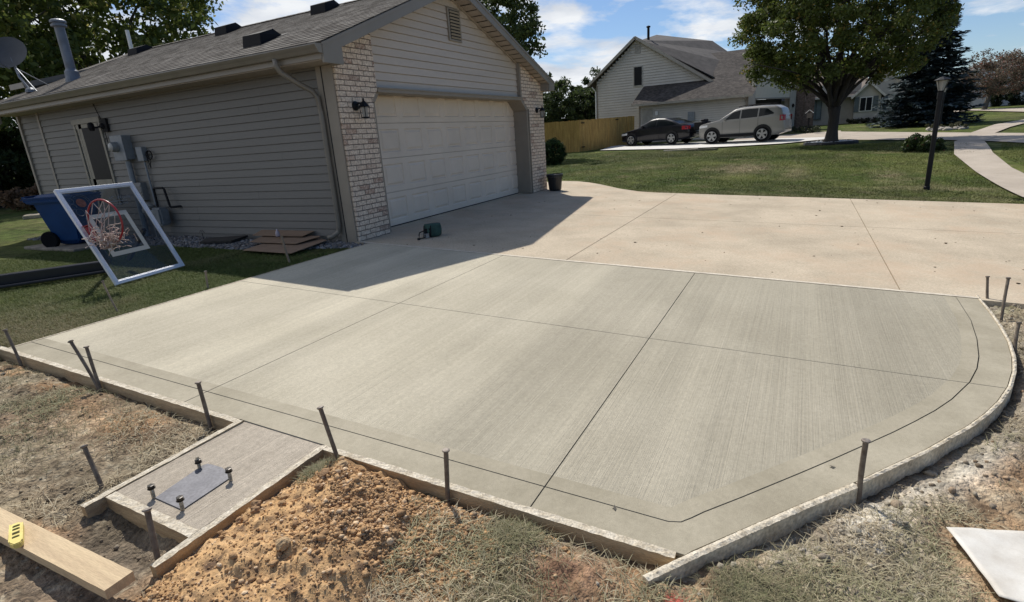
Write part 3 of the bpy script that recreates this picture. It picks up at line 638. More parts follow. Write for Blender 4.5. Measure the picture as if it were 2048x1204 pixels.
# door frame, jambs and header
g = MB(); g.bb((4.62, -.325, 0), (4.698, 0.03, 1.77)); g.bb((4.68, -.345, 0), (4.715, -.332, 1.80)); g.prism([(4.62, -.325, 1.77), (4.698, -.325, 1.79), (4.42, -.325, 2.02), (4.30, -.325, 2.02)], (0, .35, 0)); g.build('door_jamb', m_trim, house, bevel=.004)
g = MB(); g.bb((-.368, -.30, 0), (-.30, .03, 1.83)); g.prism([(-.30, -.30, 1.83), (-.368, -.30, 1.86), (-.24, -.30, 2.0), (-.16, -.30, 1.985)], (0, .33, 0)); g.build('door_jamb', m_trim, house, bevel=.004)
g = MB(); g.bb((-.25, -.345, 1.972), (4.42, -.28, 2.035)); g.bb((-.25, -.36, 2.018), (4.42, -.345, 2.038)); g.bb((-.25, -.28, 1.975), (4.42, .02, 1.995)); g.build('door_header', m_trim, house, bevel=.003)
g = MB(); g.bb((-1.058, -.128, -.02), (-1.035, -.112, 2.27)); g.build('corner_gap_shade', m_darkhole, house)  # dark strip stands in for the shaded gap between the trims
g = MB(); g.bb((4.37, -.322, 2.036), (4.425, -.22, roofz(4.4) - .15)); g.build('gable_corner_trim', m_trim, house)
# gable siding
g = MB(); gy_ = -.24
def cut(z0, z1):
    zz = z1 + .115
    xl = XR - (ZR - zz) / SL; xr = XR + (ZR - zz) / SR; return max(xl, -.25) + .0, min(xr, 4.40)
siding_strips(g, (0, gy_, 0), (1, 0, 0), 0, 2.035, 14, .1143, (0, -1, 0), cut=cut)
g.prism([(-.25, gy_ + .016, 2.0), (4.4, gy_ + .016, 2.0), (4.4, gy_ + .016, roofz(4.4) - .12), (XR, gy_ + .016, ZR - .12), (-.25, gy_ + .016, roofz(-.25) - .12)], (0, .1, 0))
g.build('gable_siding', m_siding_front, house, fix=False)
g = MB(); g.bb((1.86, gy_ - .035, 2.875), (2.26, gy_ - .01, 3.39))
va = g.build('gable_vent', m_trim, house, bevel=.004)
g = MB()
for k in range(9): g.box((2.06, gy_ - .046, 2.93 + k * .05), (.31, .008, .030), rx=.5)
g.build('louver', m_trim, va)
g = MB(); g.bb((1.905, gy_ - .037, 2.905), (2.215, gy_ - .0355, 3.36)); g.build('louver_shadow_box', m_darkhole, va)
# garage door: four sections of eight raised panels
g = MB(); X0, X1 = 0.0, 4.88; H = 2.083; yd = 0.0
sec = H / 4; pw = (X1 - X0) / 8; fy = -.04
g.bb((-.30, .017, 0.012), (5.03, .035, 2.1))
for r in range(4):
    z0 = .015 + r * sec; z1 = z0 + sec - .008
    for c in range(8):
        x0 = X0 + c * pw - (0.2 if c == 0 else 0); x1 = X0 + (c + 1) * pw + (.13 if c == 7 else 0)
        a = [(x0, z0), (x1, z0), (x1, z1), (x0, z1)]
        xi0, xi1 = X0 + c * pw + .07, X0 + (c + 1) * pw - .07; zi0, zi1 = z0 + .085, z1 - .085
        b = [(xi0, zi0), (xi1, zi0), (xi1, zi1), (xi0, zi1)]
        q = lambda P, dd: [(P[0][0] + dd, P[0][1] + dd), (P[1][0] - dd, P[1][1] + dd), (P[2][0] - dd, P[2][1] - dd), (P[3][0] + dd, P[3][1] - dd)]
        c_ = q(b, .014); d_ = q(b, .026); e_ = q(b, .055)
        V = [(x, 0, z) for x, z in a] + [(x, 0, z) for x, z in b] + [(x, .015, z) for x, z in c_] + [(x, .015, z) for x, z in d_] + [(x, .0, z) for x, z in e_]
        Fs = []
        for R_ in range(4):
            for i in range(4): j = (i + 1) % 4; Fs.append((R_ * 4 + i, R_ * 4 + j, R_ * 4 + 4 + j, R_ * 4 + 4 + i))
        Fs.append((16, 17, 18, 19)); g.add(V, Fs)
    g.add([(X0 - .2, 0, z1), (X1 + .13, 0, z1), (X1 + .13, .012, z1 + .004), (X0 - .2, .012, z1 + .004)], [(0, 1, 2, 3)])
gd = g.build('garage_door', m_gdoor, house, fix=False)
g = MB(); g.bb((-.28, -.006, -.01), (5.02, .01, .016)); g.build('bottom_seal', m_dark, gd)
# roof: stepped shingle courses
def roof_slope(mb, xe, ze, xr_, zr_, y0, y1, courses):
    for k in range(courses):
        a = k / courses; b = (k + 1) / courses
        xa, za = xe + (xr_ - xe) * a, ze + (zr_ - ze) * a; xb, zb = xe + (xr_ - xe) * b, ze + (zr_ - ze) * b
        wob = [0.0]
        mb.add([(xa, y0, za + .008), (xa, y1, za + .008), (xb, y1, zb + .001), (xb, y0, zb + .001)], [(0, 1, 2, 3)])
        mb.add([(xa, y0, za + .008), (xa, y1, za + .008), (xa, y1, za - .001), (xa, y0, za - .001)], [(0, 1, 2, 3)])
g = MB(); zl = roofz(EL); zr2 = roofz(ER)
roof_slope(g, EL - .02, zl - .006, XR, ZR, YF - .015, 8.2, 26); roof_slope(g, ER + .02, zr2 - .006, XR, ZR, YF - .015, 8.2, 30)
g.prism([(EL, YF, zl), (XR, YF, ZR), (ER, YF, zr2), (ER, YF, zr2 - .02), (XR, YF, ZR - .02), (EL, YF, zl - .02)], (0, 8.7, 0))
# ridge cap
for k in range(29):
    y0 = YF + k * .3; g.prism([(XR - .14, y0, ZR - .035), (XR, y0, ZR + .018), (XR + .14, y0, ZR - .030), (XR, y0, ZR + .004)], (0, .32, .004))
roof = g.build('roof', m_roof, house, fix=False)
# rear wing roof, a little higher and shallower
g = MB(); ya = 8.15
xs, zs = -0.72, 2.93; xk, zk = .52, 3.262
g.prism([(xs, ya, zs), (xk, ya, zk), (XR, ya, ZR + .012), (XR, ya, ZR - .06), (xk, ya, zk - .02), (xs, ya, zs - .03)], (0, .55, 0))
g.prism([(XR, ya, ZR + .012), (ER, ya, zr2 + .02), (ER, ya, zr2 - .05), (XR, ya, ZR - .06)], (0, .55, 0))
g.build('rear_roof', m_roof, roof)
g = MB(); g.beam((xs - .02, ya - .02, zs - .06), (xk, ya - .02, zk - .055), .03, .10, up=(0, 0, 1)); g.bb((xs - .02, ya - .03, zs - .1), (xs + .01, ya + .55, zs - .0)); g.build('rear_fascia', m_gutter, roof)
g = MB(); g.prism([(-.55, 8.2, 2.6), (-.55, 8.2, 2.9), (XR, 8.2, ZR - .1), (5.5, 8.2, 2.4), (5.5, 8.2, -.1), (.3, 8.2, -.1), (.3, 8.2, 2.2)], (0, .35, 0)); g.build('rear_wing_wall', m_siding_shaded, house)
# fascia, rakes, eave returns, soffit
g = MB()
def rake(xe, ze, xr_, zr_, hgt):
    g.prism([(xe, YF - .012, ze - .012), (xr_, YF - .012, zr_ - .012), (xr_, YF - .012, zr_ - hgt), (xe, YF - .012, ze - hgt)], (0, .03, 0))
    g.prism([(xe, YF - .022, ze - .012), (xr_, YF - .022, zr_ - .012), (xr_, YF - .022, zr_ - .05), (xe, YF - .022, ze - .05)], (0, .01, 0))
rake(EL, zl, XR, ZR, .165); rake(ER, zr2, XR, ZR, .165)
g.prism([(EL, YF - .010, zl - .16), (EL + .33, YF - .010, zl - .16 + .33 * SL), (EL + .33, YF - .010, zl - .235), (EL, YF - .010, zl - .235)], (0, .03, 0))
g.prism([(ER, YF - .010, zr2 - .16), (ER - .30, YF - .010, zr2 - .16 + .30 * SR), (ER - .30, YF - .010, zr2 - .20), (ER, YF - .010, zr2 - .20)], (0, .03, 0))
g.bb((EL + .32, YF + .02, zl - .233), (EL + .335, -.33, zl - .03)); g.bb((ER - .315, YF + .02, zr2 - .20), (ER - .30, -.33, zr2 - .0))
g.bb((EL - .005, YF + .02, zl - .19), (EL + .02, 8.2, zl - .02)); g.bb((ER - .02, YF + .02, zr2 - .19), (ER + .005, 8.2, zr2 - .02))
g.bb((EL, 8.1, zl - .34), (EL + .12, 8.2, zl - .12))
g.build('fascia', m_fascia, house)
g = MB(); zso = zl - .19
g.bb((EL + .02, YF + .02, zso - .012), (-1.0, 8.2, zso)); g.bb((5.6, YF + .02, zr2 - .20), (ER - .02, 8.2, zr2 - .188))
nseg = 22
for k in range(nseg * 2):      # stepped ribs of the rake soffit
    for xe, ze, sl_ in ((EL, zl, SL), (ER, zr2, SR)):
        a = k / (nseg * 2); b = (k + 1) / (nseg * 2) - .003
        xa = xe + (XR - xe) * a; xb = xe + (XR - xe) * b; za = ze + (ZR - ze) * a - .15 + (.008 if k % 2 else 0); zb_ = ze + (ZR - ze) * b - .15 + (.008 if k % 2 else 0)
        g.add([(xa, YF + .015, za), (xb, YF + .015, zb_), (xb, gy_ + .02, zb_), (xa, gy_ + .02, za)], [(0, 1, 2, 3)])
g.prism([(EL, YF + .016, zl - .02), (XR, YF + .016, ZR - .02), (ER, YF + .016, zr2 - .02), (ER, YF + .016, zr2 - .14), (XR, YF + .016, ZR - .135), (EL, YF + .016, zl - .14)], (0, .02, 0))
g.beam((-0.9, gy_ - .02, roofz(-.9) - .165), (XR, gy_ - .02, ZR - .165), .03, .025); g.beam((5.6, gy_ - .02, roofz(5.6) - .165), (XR, gy_ - .02, ZR - .165), .03, .025)
g.build('soffit', m_soffit, house, fix=False)
# gutter (K profile) and downspout
g = MB(); gx0 = EL - .003; gz0 = zl - .03
prof = [(0, 0), (-.105, 0), (-.11, -.012), (-.098, -.035), (-.085, -.055), (-.065, -.095), (0, -.1)]
g.prism([(gx0 + a, YF + .0, gz0 + b) for a, b in prof], (0, 8.7, 0))
gut = g.build('gutter', m_gutter, house)
g = MB(); g.prism([(gx0 + a * 1.03 + .002, YF - .006, gz0 + b * 1.03 + .001) for a, b in prof], (0, .01, 0)); g.build('gutter_end_cap', m_fascia, gut)
g = MB()
dsp = [(gx0 - .055, .22, gz0 - .09), (gx0 - .055, .215, gz0 - .17), (gx0 - .03, .19, gz0 - .24), (-1.23, .09, 2.06), (-1.12, .02, 1.99), (-1.085, -.02, 1.90), (-1.08, -.035, 1.7), (-1.08, -.035, .22), (-1.09, -.02, .13), (-1.14, .05, .075), (-1.18, .11, .06)]
g.tube(dsp, .036, n=8); g.build('downspout', m_gutter, house, smooth=True)
# roof vents
def roof_vent(x, y, wy, lx, h, parent=roof):
    """box vent on the left slope; low end (opening) faces the eave"""
    g = MB(); z = roofz(x); s_ = SL; hx = lx / 2
    P = lambda dx_, dy_, dz_: (x + dx_, y + dy_, z + dx_ * s_ + dz_)
    V = [P(-hx, -wy / 2, .0), P(-hx, wy / 2, .0), P(hx, wy / 2, .0), P(hx, -wy / 2, .0), P(-hx + .02, -wy / 2 + .01, h), P(-hx + .02, wy / 2 - .01, h), P(hx * .35, wy / 2 - .03, h * .9), P(hx * .35, -wy / 2 + .03, h * .9)]
    g.add(V, [(0, 1, 5, 4), (1, 2, 6, 5), (2, 3, 7, 6), (3, 0, 4, 7), (4, 5, 6, 7)])
    g.add([P(-hx - .05, -wy / 2 - .04, .012), P(-hx - .05, wy / 2 + .04, .012), P(hx + .08, wy / 2 + .04, .012), P(hx + .08, -wy / 2 - .04, .012)], [(0, 1, 2, 3)])
    g.build('roof_vent', m_dark, parent, fix=True)
roof_vent(-.60, 1.36, .38, .42, .15); roof_vent(1.55, 4.75, .36, .42, .15); roof_vent(1.55, 7.8, .36, .42, .13); roof_vent(1.45, 2.0, .36, .42, .15)
# flue pipe
g = MB(); fx, fyy = -.48, 6.8; fz = roofz(fx)
g.lathe((fx, fyy, fz - .1), [(.05, 0), (.15, .0), (.12, .16), (.115, .25), (.09, .28), (.082, .30), (.082, 1.0), (.085, 1.02)], 18)
fl = g.build('flue_pipe', m_flue, roof, smooth=False)
g = MB(); g.lathe((fx, fyy, fz + .92), [(.09, 0), (.125, .01), (.125, .045), (.10, .05), (.10, .07), (.13, .075), (.13, .11), (.10, .13), (.04, .145)], 18); g.build('flue_cap', m_flue, fl)
g = MB(); g.lathe((2.55, 9.8, 3.5), [(.045, 0), (.045, 1.0)], 12); g.build('vent_pipe', m_white, roof)
# satellite dish near the left end
g = MB(); dc = Vector((-0.88, 8.0, 3.42)); dn = Vector((-.75, -.55, .35)).normalized(); u = dn.cross(Vector((0, 0, 1))).normalized(); v = u.cross(dn)
nr, na = 6, 28; V = []
for i in range(nr + 1):
    for j in range(na):
        r_ = i / nr; a = 2 * PI * j / na; V.append(dc + u * math.cos(a) * r_ * .36 + v * math.sin(a) * r_ * .31 + dn * (.06 * r_ * r_))
g.add(V, [(i * na + j, i * na + (j + 1) % na, (i + 1) * na + (j + 1) % na, (i + 1) * na + j) for i in range(nr) for j in range(na)])
dish = g.build('satellite_dish', M('dish_grey', (.05, .055, .065), .5), house, smooth=True)
g = MB(); bz = roofz(-.92)
g.tube([(-.92, 7.5, bz + .03), (-.95, 7.7, bz + .3), dc - dn * .03], .022, 8); g.tube([(-.98, 7.15, roofz(-.98) + .01), (-.93, 7.75, bz + .45)], .009, 6); g.tube([(-.5, 7.7, roofz(-.5)), (-.93, 7.75, bz + .45)], .009, 6)
g.lathe((-.92, 7.5, bz), [(.09, 0), (.085, .05), (.04, .09)], 10); g.tube([dc - v * .3, dc - v * .32 + dn * .38], .012, 6); g.build('dish_mount', m_flue, dish)
# window on the side wall
wn = MB(); xw = -1.02
wy0, wy1, wz0, wz1 = 5.24, 6.12, .55, 2.05
wn.bb((xw - .03, wy0, wz0), (xw + .05, wy0 + .06, wz1)); wn.bb((xw - .03, wy1 - .06, wz0), (xw + .05, wy1, wz1)); wn.bb((xw - .035, wy0 - .02, wz1 - .07), (xw + .05, wy1 + .02, wz1 + .02))
wn.bb((xw - .022, wy1 - .16, wz0), (xw + .02, wy1 - .10, wz1 - .07)); wn.bb((xw - .02, wy0 + .06, wz0), (xw + .02, wy1 - .06, 1.02)); wn.bb((xw - .02, wy0 + .06, 1.90), (xw + .02, wy1 - .06, wz1 - .07)); wn.bb((xw - .02, wy1 - .26, wz0), (xw + .02, wy1 - .16, wz1 - .07)); wn.bb((xw - .02, wy0 + .06, wz0), (xw + .02, wy0 + .10, wz1 - .07))
win = wn.build('side_door', M('door_trim', (.25, .225, .175), .5), house, bevel=.003)
g = MB(); g.bb((xw - .022, wy0 + .08, 1.0), (xw - .018, wy1 - .25, 1.91)); g.build('door_glass', m_glassdark, win)
# wall lamp next to it (flood light) and cable
g = MB(); g.bb((xw - .05, 5.0, 1.80), (xw, 5.16, 2.02)); g.lathe((xw - .09, 5.12, 1.90), [(.03, 0), (.05, .03), (.045, .07)], 10, 'X'); g.tube([(xw - .05, 5.1, 1.9), (xw - .12, 5.22, 1.88)], .015, 6)
g.lathe((xw - .17, 5.25, 1.83), [(.035, 0), (.055, .05), (.045, .12), (.02, .14)], 10); g.tube([(xw - .02, 5.30, 2.30), (xw - .03, 5.22, 2.15), (xw - .03, 5.15, 2.0), (xw - .03, 5.13, 1.6)], .007, 5); g.build('flood_light', m_dark, house)
# electric meter and conduits
g = MB(); g.bb((xw - .15, 4.47, 1.31), (xw, 4.80, 1.71)); g.bb((xw - .16, 4.46, 1.30), (xw - .15, 4.81, 1.715)); em = g.build('electric_meter', m_meter, house, bevel=.006)
g = MB(); g.lathe((xw - .16, 4.66, 1.53), [(.085, 0), (.085, -.05), (.07, -.1), (.02, -.11)], 16, 'X'); g.build('meter_dial', M('meter_glass', (.25, .26, .26), .2), em)
g = MB(); g.tube([(xw - .07, 4.6, 1.31), (xw - .07, 4.6, -.1)], .045, 10); g.build('meter_conduit', m_meter, em)
g = MB(); g.bb((xw - .09, 4.10, 1.27), (xw, 4.27, 1.50)); jb = g.build('junction_box', m_meter, house, bevel=.006)
g = MB(); g.tube([(xw - .04, 4.18, 1.27), (xw - .04, 4.16, .5), (xw - .05, 4.1, .3)], .016, 8); g.build('small_conduit', m_meter, jb)
g = MB()
for k in range(3):
    g.tube([(xw - .04 - .01 * k, 3.98 + .06 * math.cos(a) * (1 + .2 * k), 1.36 + .07 * math.sin(a)) for a in np.linspace(0, 2 * PI, 14)], .006, 5, cap=False)
g.tube([(xw - .03, 4.1, 1.3), (xw - .04, 4.04, 1.15), (xw - .04, 4.0, 1.3)], .006, 5); g.build('cable_coil', m_dark, jb)
g = MB(); g.bb((xw - .10, 4.36, .62), (xw, 4.6, .92))
for k in range(5): g.bb((xw - .112, 4.37, .65 + k * .05), (xw - .10, 4.52, .675 + k * .05))
g.build('vent_hood', M('vent_plastic', (.20, .20, .20), .5), house, bevel=.003)
# gas meter and pipes
g = MB(); g.bb((xw - .24, 3.78, .20), (xw - .06, 4.05, .50)); gm = g.build('gas_meter', M('gas_meter_paint', (.20, .21, .22), .5, var=.2), house, bevel=.03, seg=2)
g = MB(); g.lathe((xw - .16, 4.18, .50), [(.02, -.02), (.09, 0), (.10, .03), (.06, .06), (.02, .09)], 14); g.lathe((xw - .2, 4.18, .45), [(.05, 0), (.06, -.05), (.03, -.07)], 12, 'X'); g.tube([(xw - .14, 4.18, .5), (xw - .14, 4.18, -.05)], .018, 8); g.tube([(xw - .14, 4.0, .2), (xw - .14, 3.98, -.05)], .018, 8)
g.build('gas_regulator', M('regulator_paint', (.27, .26, .24), .55, var=.2), gm, smooth=False)
g = MB(); g.tube([(xw - .12, 3.98, .5), (xw - .12, 3.98, .80), (xw - .12, 3.95, .82), (xw - .12, 3.72, .82), (xw - .12, 3.69, .80), (xw - .12, 3.64, .52), (xw - .12, 3.62, .50), (xw + .0, 3.50, .50)], .019, 8); g.build('gas_pipe', m_dark, gm)
# wall lanterns
def lantern(x):
    g = MB(); y = -.33; z = 1.76; g.lathe((x, y, z + .02), [(.062, 0), (.06, -.02), (.02, -.035)], 14, 'Y')
    g.tube([(x, y - .02, z + .03), (x, y - .07, z + .05), (x + .03, y - .12, z + .03)], .012, 6)
    cx, cy = x + .03, y - .13
    g.lathe((cx, cy, z + .0), [(.075, 0), (.06, .02), (.03, .06), (.012, .075), (.012, .10), (.004, .11)], 8); g.lathe((cx, cy, z - .15), [(.03, 0), (.055, .012), (.055, .02)], 8)
    for a in (45, 135, 225, 315):
        r = math.radians(a); g.tube([(cx + .065 * math.cos(r), cy + .065 * math.sin(r), z), (cx + .048 * math.cos(r), cy + .048 * math.sin(r), z - .14)], .005, 4)
    l = g.build('wall_lantern', m_blackmetal, house)
    g = MB(); g.lathe((cx, cy, z - .13), [(.044, 0), (.058, .125)], 4); g.build('lantern_glass', glass_mat('lantern_glass', (.35, .33, .3), .6, .3), l)
lantern(-.745); lantern(5.12)

# ------------------------------------------------------------------ form boards, stakes, pad
def board(name, p, q, wd, ht, mat, label, cat, group=None, crust=0.004, topmat=None, taper=0):
    """timber on edge; p, q = centre of top edge"""
    p = Vector(p); q = Vector(q); d = (q - p); L_ = d.length; d.normalize(); r = d.cross(Vector((0, 0, 1))).normalized(); u = r.cross(d)
    n = max(6, int(L_ / .03)); V = []; Fc = []; mi = []
    for i in range(n + 1):
        c = p + d * (L_ * i / n)
        for a, b in ((-.5, 0), (-.5, -1), (.5, -1), (.5, 0), (.16, 0), (-.16, 0)):
            j = 0
            if b == 0: j = crust * (random.random() - .3)
            V.append(c + r * a * wd + u * (b * ht + j) + r * (random.random() - .5) * .0012)
    for i in range(n):
        for k in range(6):
            a = i * 6 + k; b = i * 6 + (k + 1) % 6; Fc.append((a, b, b + 6, a + 6)); mi.append(1 if k in (3, 4, 5) else 0)
    g = MB(); g.add(V, Fc); g.m = mi; g.add(V[:6], [(5, 4, 3, 2, 1, 0)]); g.add(V[-6:], [(0, 1, 2, 3, 4, 5)])
    o = g.build(name, [mat, topmat or mat], loc=((p + q) / 2)); return tag(o, label, cat, group)
FB = 'form boards round the new concrete'
zf = lambda x, y, o=.002: S * y + o
board('form_board', (-5.110, -.43, zf(0, -.43)), (-5.112, -3.115, zf(0, -3.115)), .036, .10, m_form, 'long crusted form board along the near slab edge left of the small pad', 'form board', FB, topmat=m_formtop)
board('form_board', (-5.110, -3.735, zf(0, -3.735)), (-5.108, -5.42, zf(0, -5.42)), .036, .12, m_form, 'form board along the near slab edge from the small pad to the front corner', 'form board', FB, topmat=m_formtop)
board('form_board', (-5.10, -3.132, zf(0, -3.13)), (-5.865, -3.128, zf(0, -3.13, -.004)), .034, .09, m_form, 'crusted form board on the left side of the small pad, away from the dirt mound', 'form board', FB, topmat=m_formtop)
board('form_board', (-5.10, -3.738, zf(0, -3.74)), (-5.94, -3.742, zf(0, -3.74, -.006)), .034, .10, m_form, 'form board on the dirt mound side of the small pad, running out to a stake', 'form board', FB, topmat=m_formtop)
board('form_board', (-5.766, -3.15, zf(0, -3.15, -.004)), (-5.768, -3.722, zf(0, -3.72, -.004)), .042, .09, m_form, 'short crusted cross board closing the outer end of the small pad beside the loose lumber', 'form board', FB, topmat=m_formtop)
board('form_board', (-5.09, -.528, zf(0, -.528)), (-1.07, -.528, zf(0, -.528)), .018, .07, m_form, 'thin form board along the slab edge on the lawn side, nearly flush with the grass', 'form board', FB, topmat=m_formtop, crust=.001)
def ribbon(name, path, wd, ht, mat, topmat, label):
    P_ = path; inner = offset_path(P_, -.004); outer = offset_path(P_, -.004 - wd); V = []; Fc = []; mi = []; n = len(P_)
    # resample
    def res(P, m_):
        d = [0]
        for i in range(1, len(P)): d.append(d[-1] + math.hypot(P[i][0] - P[i - 1][0], P[i][1] - P[i - 1][1]))
        t = np.linspace(0, d[-1], m_); return list(zip(np.interp(t, d, [p[0] for p in P]), np.interp(t, d, [p[1] for p in P])))
    m_ = 150; inner = res(inner, m_); outer = res(outer, m_)
    for i in range(m_):
        (a, b), (c, d) = inner[i], outer[i]; j1, j2, j3 = [random.random() * .006 for _ in range(3)]; mx_, my_ = (a + c) / 2, (b + d) / 2
        V += [(a, b, S * b + .001 + j1 * .4), (mx_, my_, S * my_ + .003 + j2), (c, d, S * d + .001 + j3 * .6), (c, d, S * d - ht), (a, b, S * b - ht)]
    for i in range(m_ - 1):
        for k in range(5):
            a = i * 5 + k; b = i * 5 + (k + 1) % 5; Fc.append((a, b, b + 5, a + 5)); mi.append(1 if k in (0, 1) else 0)
    g = MB(); g.add(V, Fc); g.m = mi; g.add(V[:5], [(4, 3, 2, 1, 0)]); g.add(V[-5:], [(0, 1, 2, 3, 4)])
    return tag(g.build(name, [mat, topmat], loc=(P_[n // 2][0], P_[n // 2][1], S * P_[n // 2][1])), label, 'form board', FB)
m_form_grey = M('form_board_grey', (.76, .65, .47), .85, scale=9, col2=(.48, .38, .25), bump=.006, bscale=50, fine=.3, fscale=60)
rp_ = [(-5.245, -5.335)] + OUTER[1:7][1:]
ribbon('form_board', [(-5.245, -5.335), (-5.078, -5.458), (-4.87, -5.617), (-4.623, -5.81), (-4.39, -6.0)], .030, .115, m_form_grey, m_formtop, 'straight pale form board at the right front, its end sticking out past the slab corner')
ribbon('form_board', OUTER[5:19] + [(-1.15, -7.08)], .018, .11, m_form_grey, m_formtop, 'thin bent form board wrapping the curved right side of the slab, crusted with concrete')

# small pad
g = bmesh.new(); t = [g.verts.new((a, b, zf(a, b, -.006))) for a, b in PADP]; b_ = [g.verts.new((a, b, zf(a, b, -.10))) for a, b in PADP]; g.faces.new(t[::-1])
for i in range(4): g.faces.new((t[i], t[(i + 1) % 4], b_[(i + 1) % 4], b_[i]))
bmesh.ops.recalc_face_normals(g, faces=g.faces)
me = bpy.data.meshes.new('concrete_pad'); g.to_mesh(me); g.free(); tag(link_mesh('concrete_pad', me, m_pad), kind='structure')
pl_ = [(-5.699, -3.361), (-5.699, -3.545), (-5.468, -3.534), (-5.446, -3.509), (-5.431, -3.426), (-5.434, -3.37), (-5.439, -3.336), (-5.457, -3.326)]
g = MB(); g.prism([(a, b, zf(a, b, -.0045)) for a, b in pl_], (0, 0, .004)); tag(g.build('template_plate', m_plate, loc=(-5.56, -3.41, -.137)), 'dark blue grey steel template plate set in the small pad between four bolts', 'steel plate')
BOLT = [((-5.478, -3.335), 'anchor bolt at the far left corner of the dark plate, pale tip above its nut'), ((-5.478, -3.552), 'anchor bolt at the right far corner of the dark plate, nearest the slab'),
        ((-5.700, -3.352), 'anchor bolt at the left near corner of the dark plate'), ((-5.697, -3.545), 'anchor bolt closest to the camera, beside the near end of the dark plate')]
for k, ((x, y), lab) in enumerate(BOLT):
    z = zf(x, y, -.006); b = thing('anchor_bolt', (x, y, z), lab, 'anchor bolt', 'anchor bolts in the small pad')
    tip = Vector((x + .004, y + .004, z + .062)); g = MB(); g.tube([(x, y, z - .02), tip], .0075, 10)
    for q in range(9): g.lathe((x + .004 * q / 9, y + .004 * q / 9, z + .008 + q * .006), [(.0085, 0), (.0075, .003)], 8)
    g.build('threaded_rod', m_bolt, b)
    zz = .036 if k == 0 else .050; g = MB(); g.lathe((x + .003, y + .003, z + zz), [(.010, 0), (.0145, .001), (.0145, .012), (.010, .013)], 6); g.lathe((x + .003, y + .003, z + zz - .004), [(.016, 0), (.016, .003)], 12); g.build('nut', m_nut, b)
# stakes
PIN = [(((-5.159, -0.869, -0.176), (-5.142, -0.745, 0.164)), 'steel stake at the far left end of the near form board, beside the grass'),
       (((-5.162, -1.917, -0.232), (-5.15, -1.666, 0.185)), 'taller, more tilted of the two crossed steel stakes at the left form board'),
       (((-5.153, -1.872, -0.215), (-5.138, -1.814, 0.161)), 'shorter, upright one of the two crossed steel stakes at the left form board'),
       (((-5.156, -2.939, -0.238), (-5.142, -2.904, 0.085)), 'steel stake at the near form board just left of the small pad'),
       (((-5.155, -3.909, -0.288), (-5.142, -3.809, 0.096)), 'tilted steel stake at the near form board where the pad and the dirt mound meet'),
       (((-5.154, -4.481, -0.316), (-5.144, -4.502, 0.026)), 'upright steel stake at the middle of the near form board, right of the dirt mound'),
       (((-4.415, -6.032, -0.397), (-4.404, -6.027, -0.024)), 'rough steel stake with a mushroomed head at the right front form board'),
       (((-1.22, -7.150, -.33), (-1.135, -7.140, -.117)), 'small dark stake at the far end of the curved form, beside the old driveway'),
       (((-1.66, -7.135, -.36), (-1.512, -7.167, -.03)), 'tallest of the three stakes on the far right of the curved form'),
       (((-2.30, -7.060, -.37), (-2.19, -7.078, -.168)), 'nearest of the three stakes on the far right of the curved form'),
       (((-5.918, -3.727, -0.269), (-5.865, -3.651, 0.008)), 'rusty steel stake at the outer end of the pad, in front of the hollow'),
       (((-5.743, -3.054, -0.277), (-5.715, -2.913, 0.027)), 'steel stake left of the pad, outside the left pad form board'),
       (((-5.02, -.42, -.14), (-5.10, -.30, .02)), 'short blunt stake cut by the left edge of the photo at the slab corner')]
def pin(p, q, r, label, mat=m_pin, head=True, grp='steel form stakes'):
    p = Vector(p); q = Vector(q); d = (q - p).normalized(); o = thing('form_stake', p, label, 'stake', grp)
    g = MB(); n = 9; bw = Vector((random.uniform(-1, 1), random.uniform(-1, 1), 0)) * .007; g.tube([p + (q - p) * (k / (n - 1)) + bw * math.sin(PI * k / (n - 1)) for k in range(n)], [r * (1 + .05 * random.uniform(-1, 1)) for _ in range(n)], n=10); g.build('shaft', mat, o)
    if head:
        g = MB(); g.tube([q - d * .006, q - d * .001, q + d * .004, q + d * .006], [r * 1.05, r * 1.65, r * 1.6, r * 1.0], n=9); g.build('stake_head', m_pinhead, o)
for (p, q), lab in PIN:
    r = random.uniform(.0096, .0112)
    pin(p, q, r, lab)
pin((-4.221, -.363, -.06), (-4.205, -.205, .245), .008, 'thin rusty stake in the grass beside the slab, below the backboard', m_rust_pin)
pin((-3.395, -.422, -.06), (-3.357, -.387, .138), .010, 'short rusty stake at the grassy slab edge, halfway to the garage', m_rust_pin)
pin((-2.239, -.305, -.06), (-2.195, -.19, .283), .014, 'brown wooden stake beside the cardboard sheets', M('wood_stake', (.24, .18, .12), .85, scale=20), head=False)

# loose lumber and the level on it
zb_ = -.12
bd = Vector((.0479, -.9989, 0)); P0 = Vector((-6.05, -2.50, zb_ + .019)); P1 = Vector((-6.05, -3.735, zb_ + .019)) + Vector((0, 0, 0))
g = MB(); a_ = Vector((-6.085, -2.10, zb_)); b_ = Vector((-6.052, -3.76, zb_ - .01))
d = (b_ - a_).normalized(); r = Vector((-d.y, d.x, 0)).normalized()
n = 40; V = []; Fc = []
for i in range(n + 1):
    c = a_ + (b_ - a_) * i / n
    for s_, h_ in ((.046, .02), (.046, -.018), (-.046, -.018), (-.046, .02)): V.append(c + r * s_ + Vector((0, 0, h_)) + r * random.uniform(-.0006, .0006))
for i in range(n):
    for k in range(4): Fc.append((i * 4 + k, i * 4 + (k + 1) % 4, i * 4 + 4 + (k + 1) % 4, i * 4 + 4 + k))
g.add(V, Fc); g.add(V[:4], [(3, 2, 1, 0)]); g.add(V[-4:], [(0, 1, 2, 3)])
tag(g.build('lumber_board', m_lumber, loc=(-6.05, -3.2, zb_)), 'pale yellow loose lumber lying at the lower left with a yellow level on it', 'board')
lv = thing('torpedo_level', (-6.097, -3.155, zb_ + .022), 'small yellow torpedo level lying across the pale lumber', 'level')
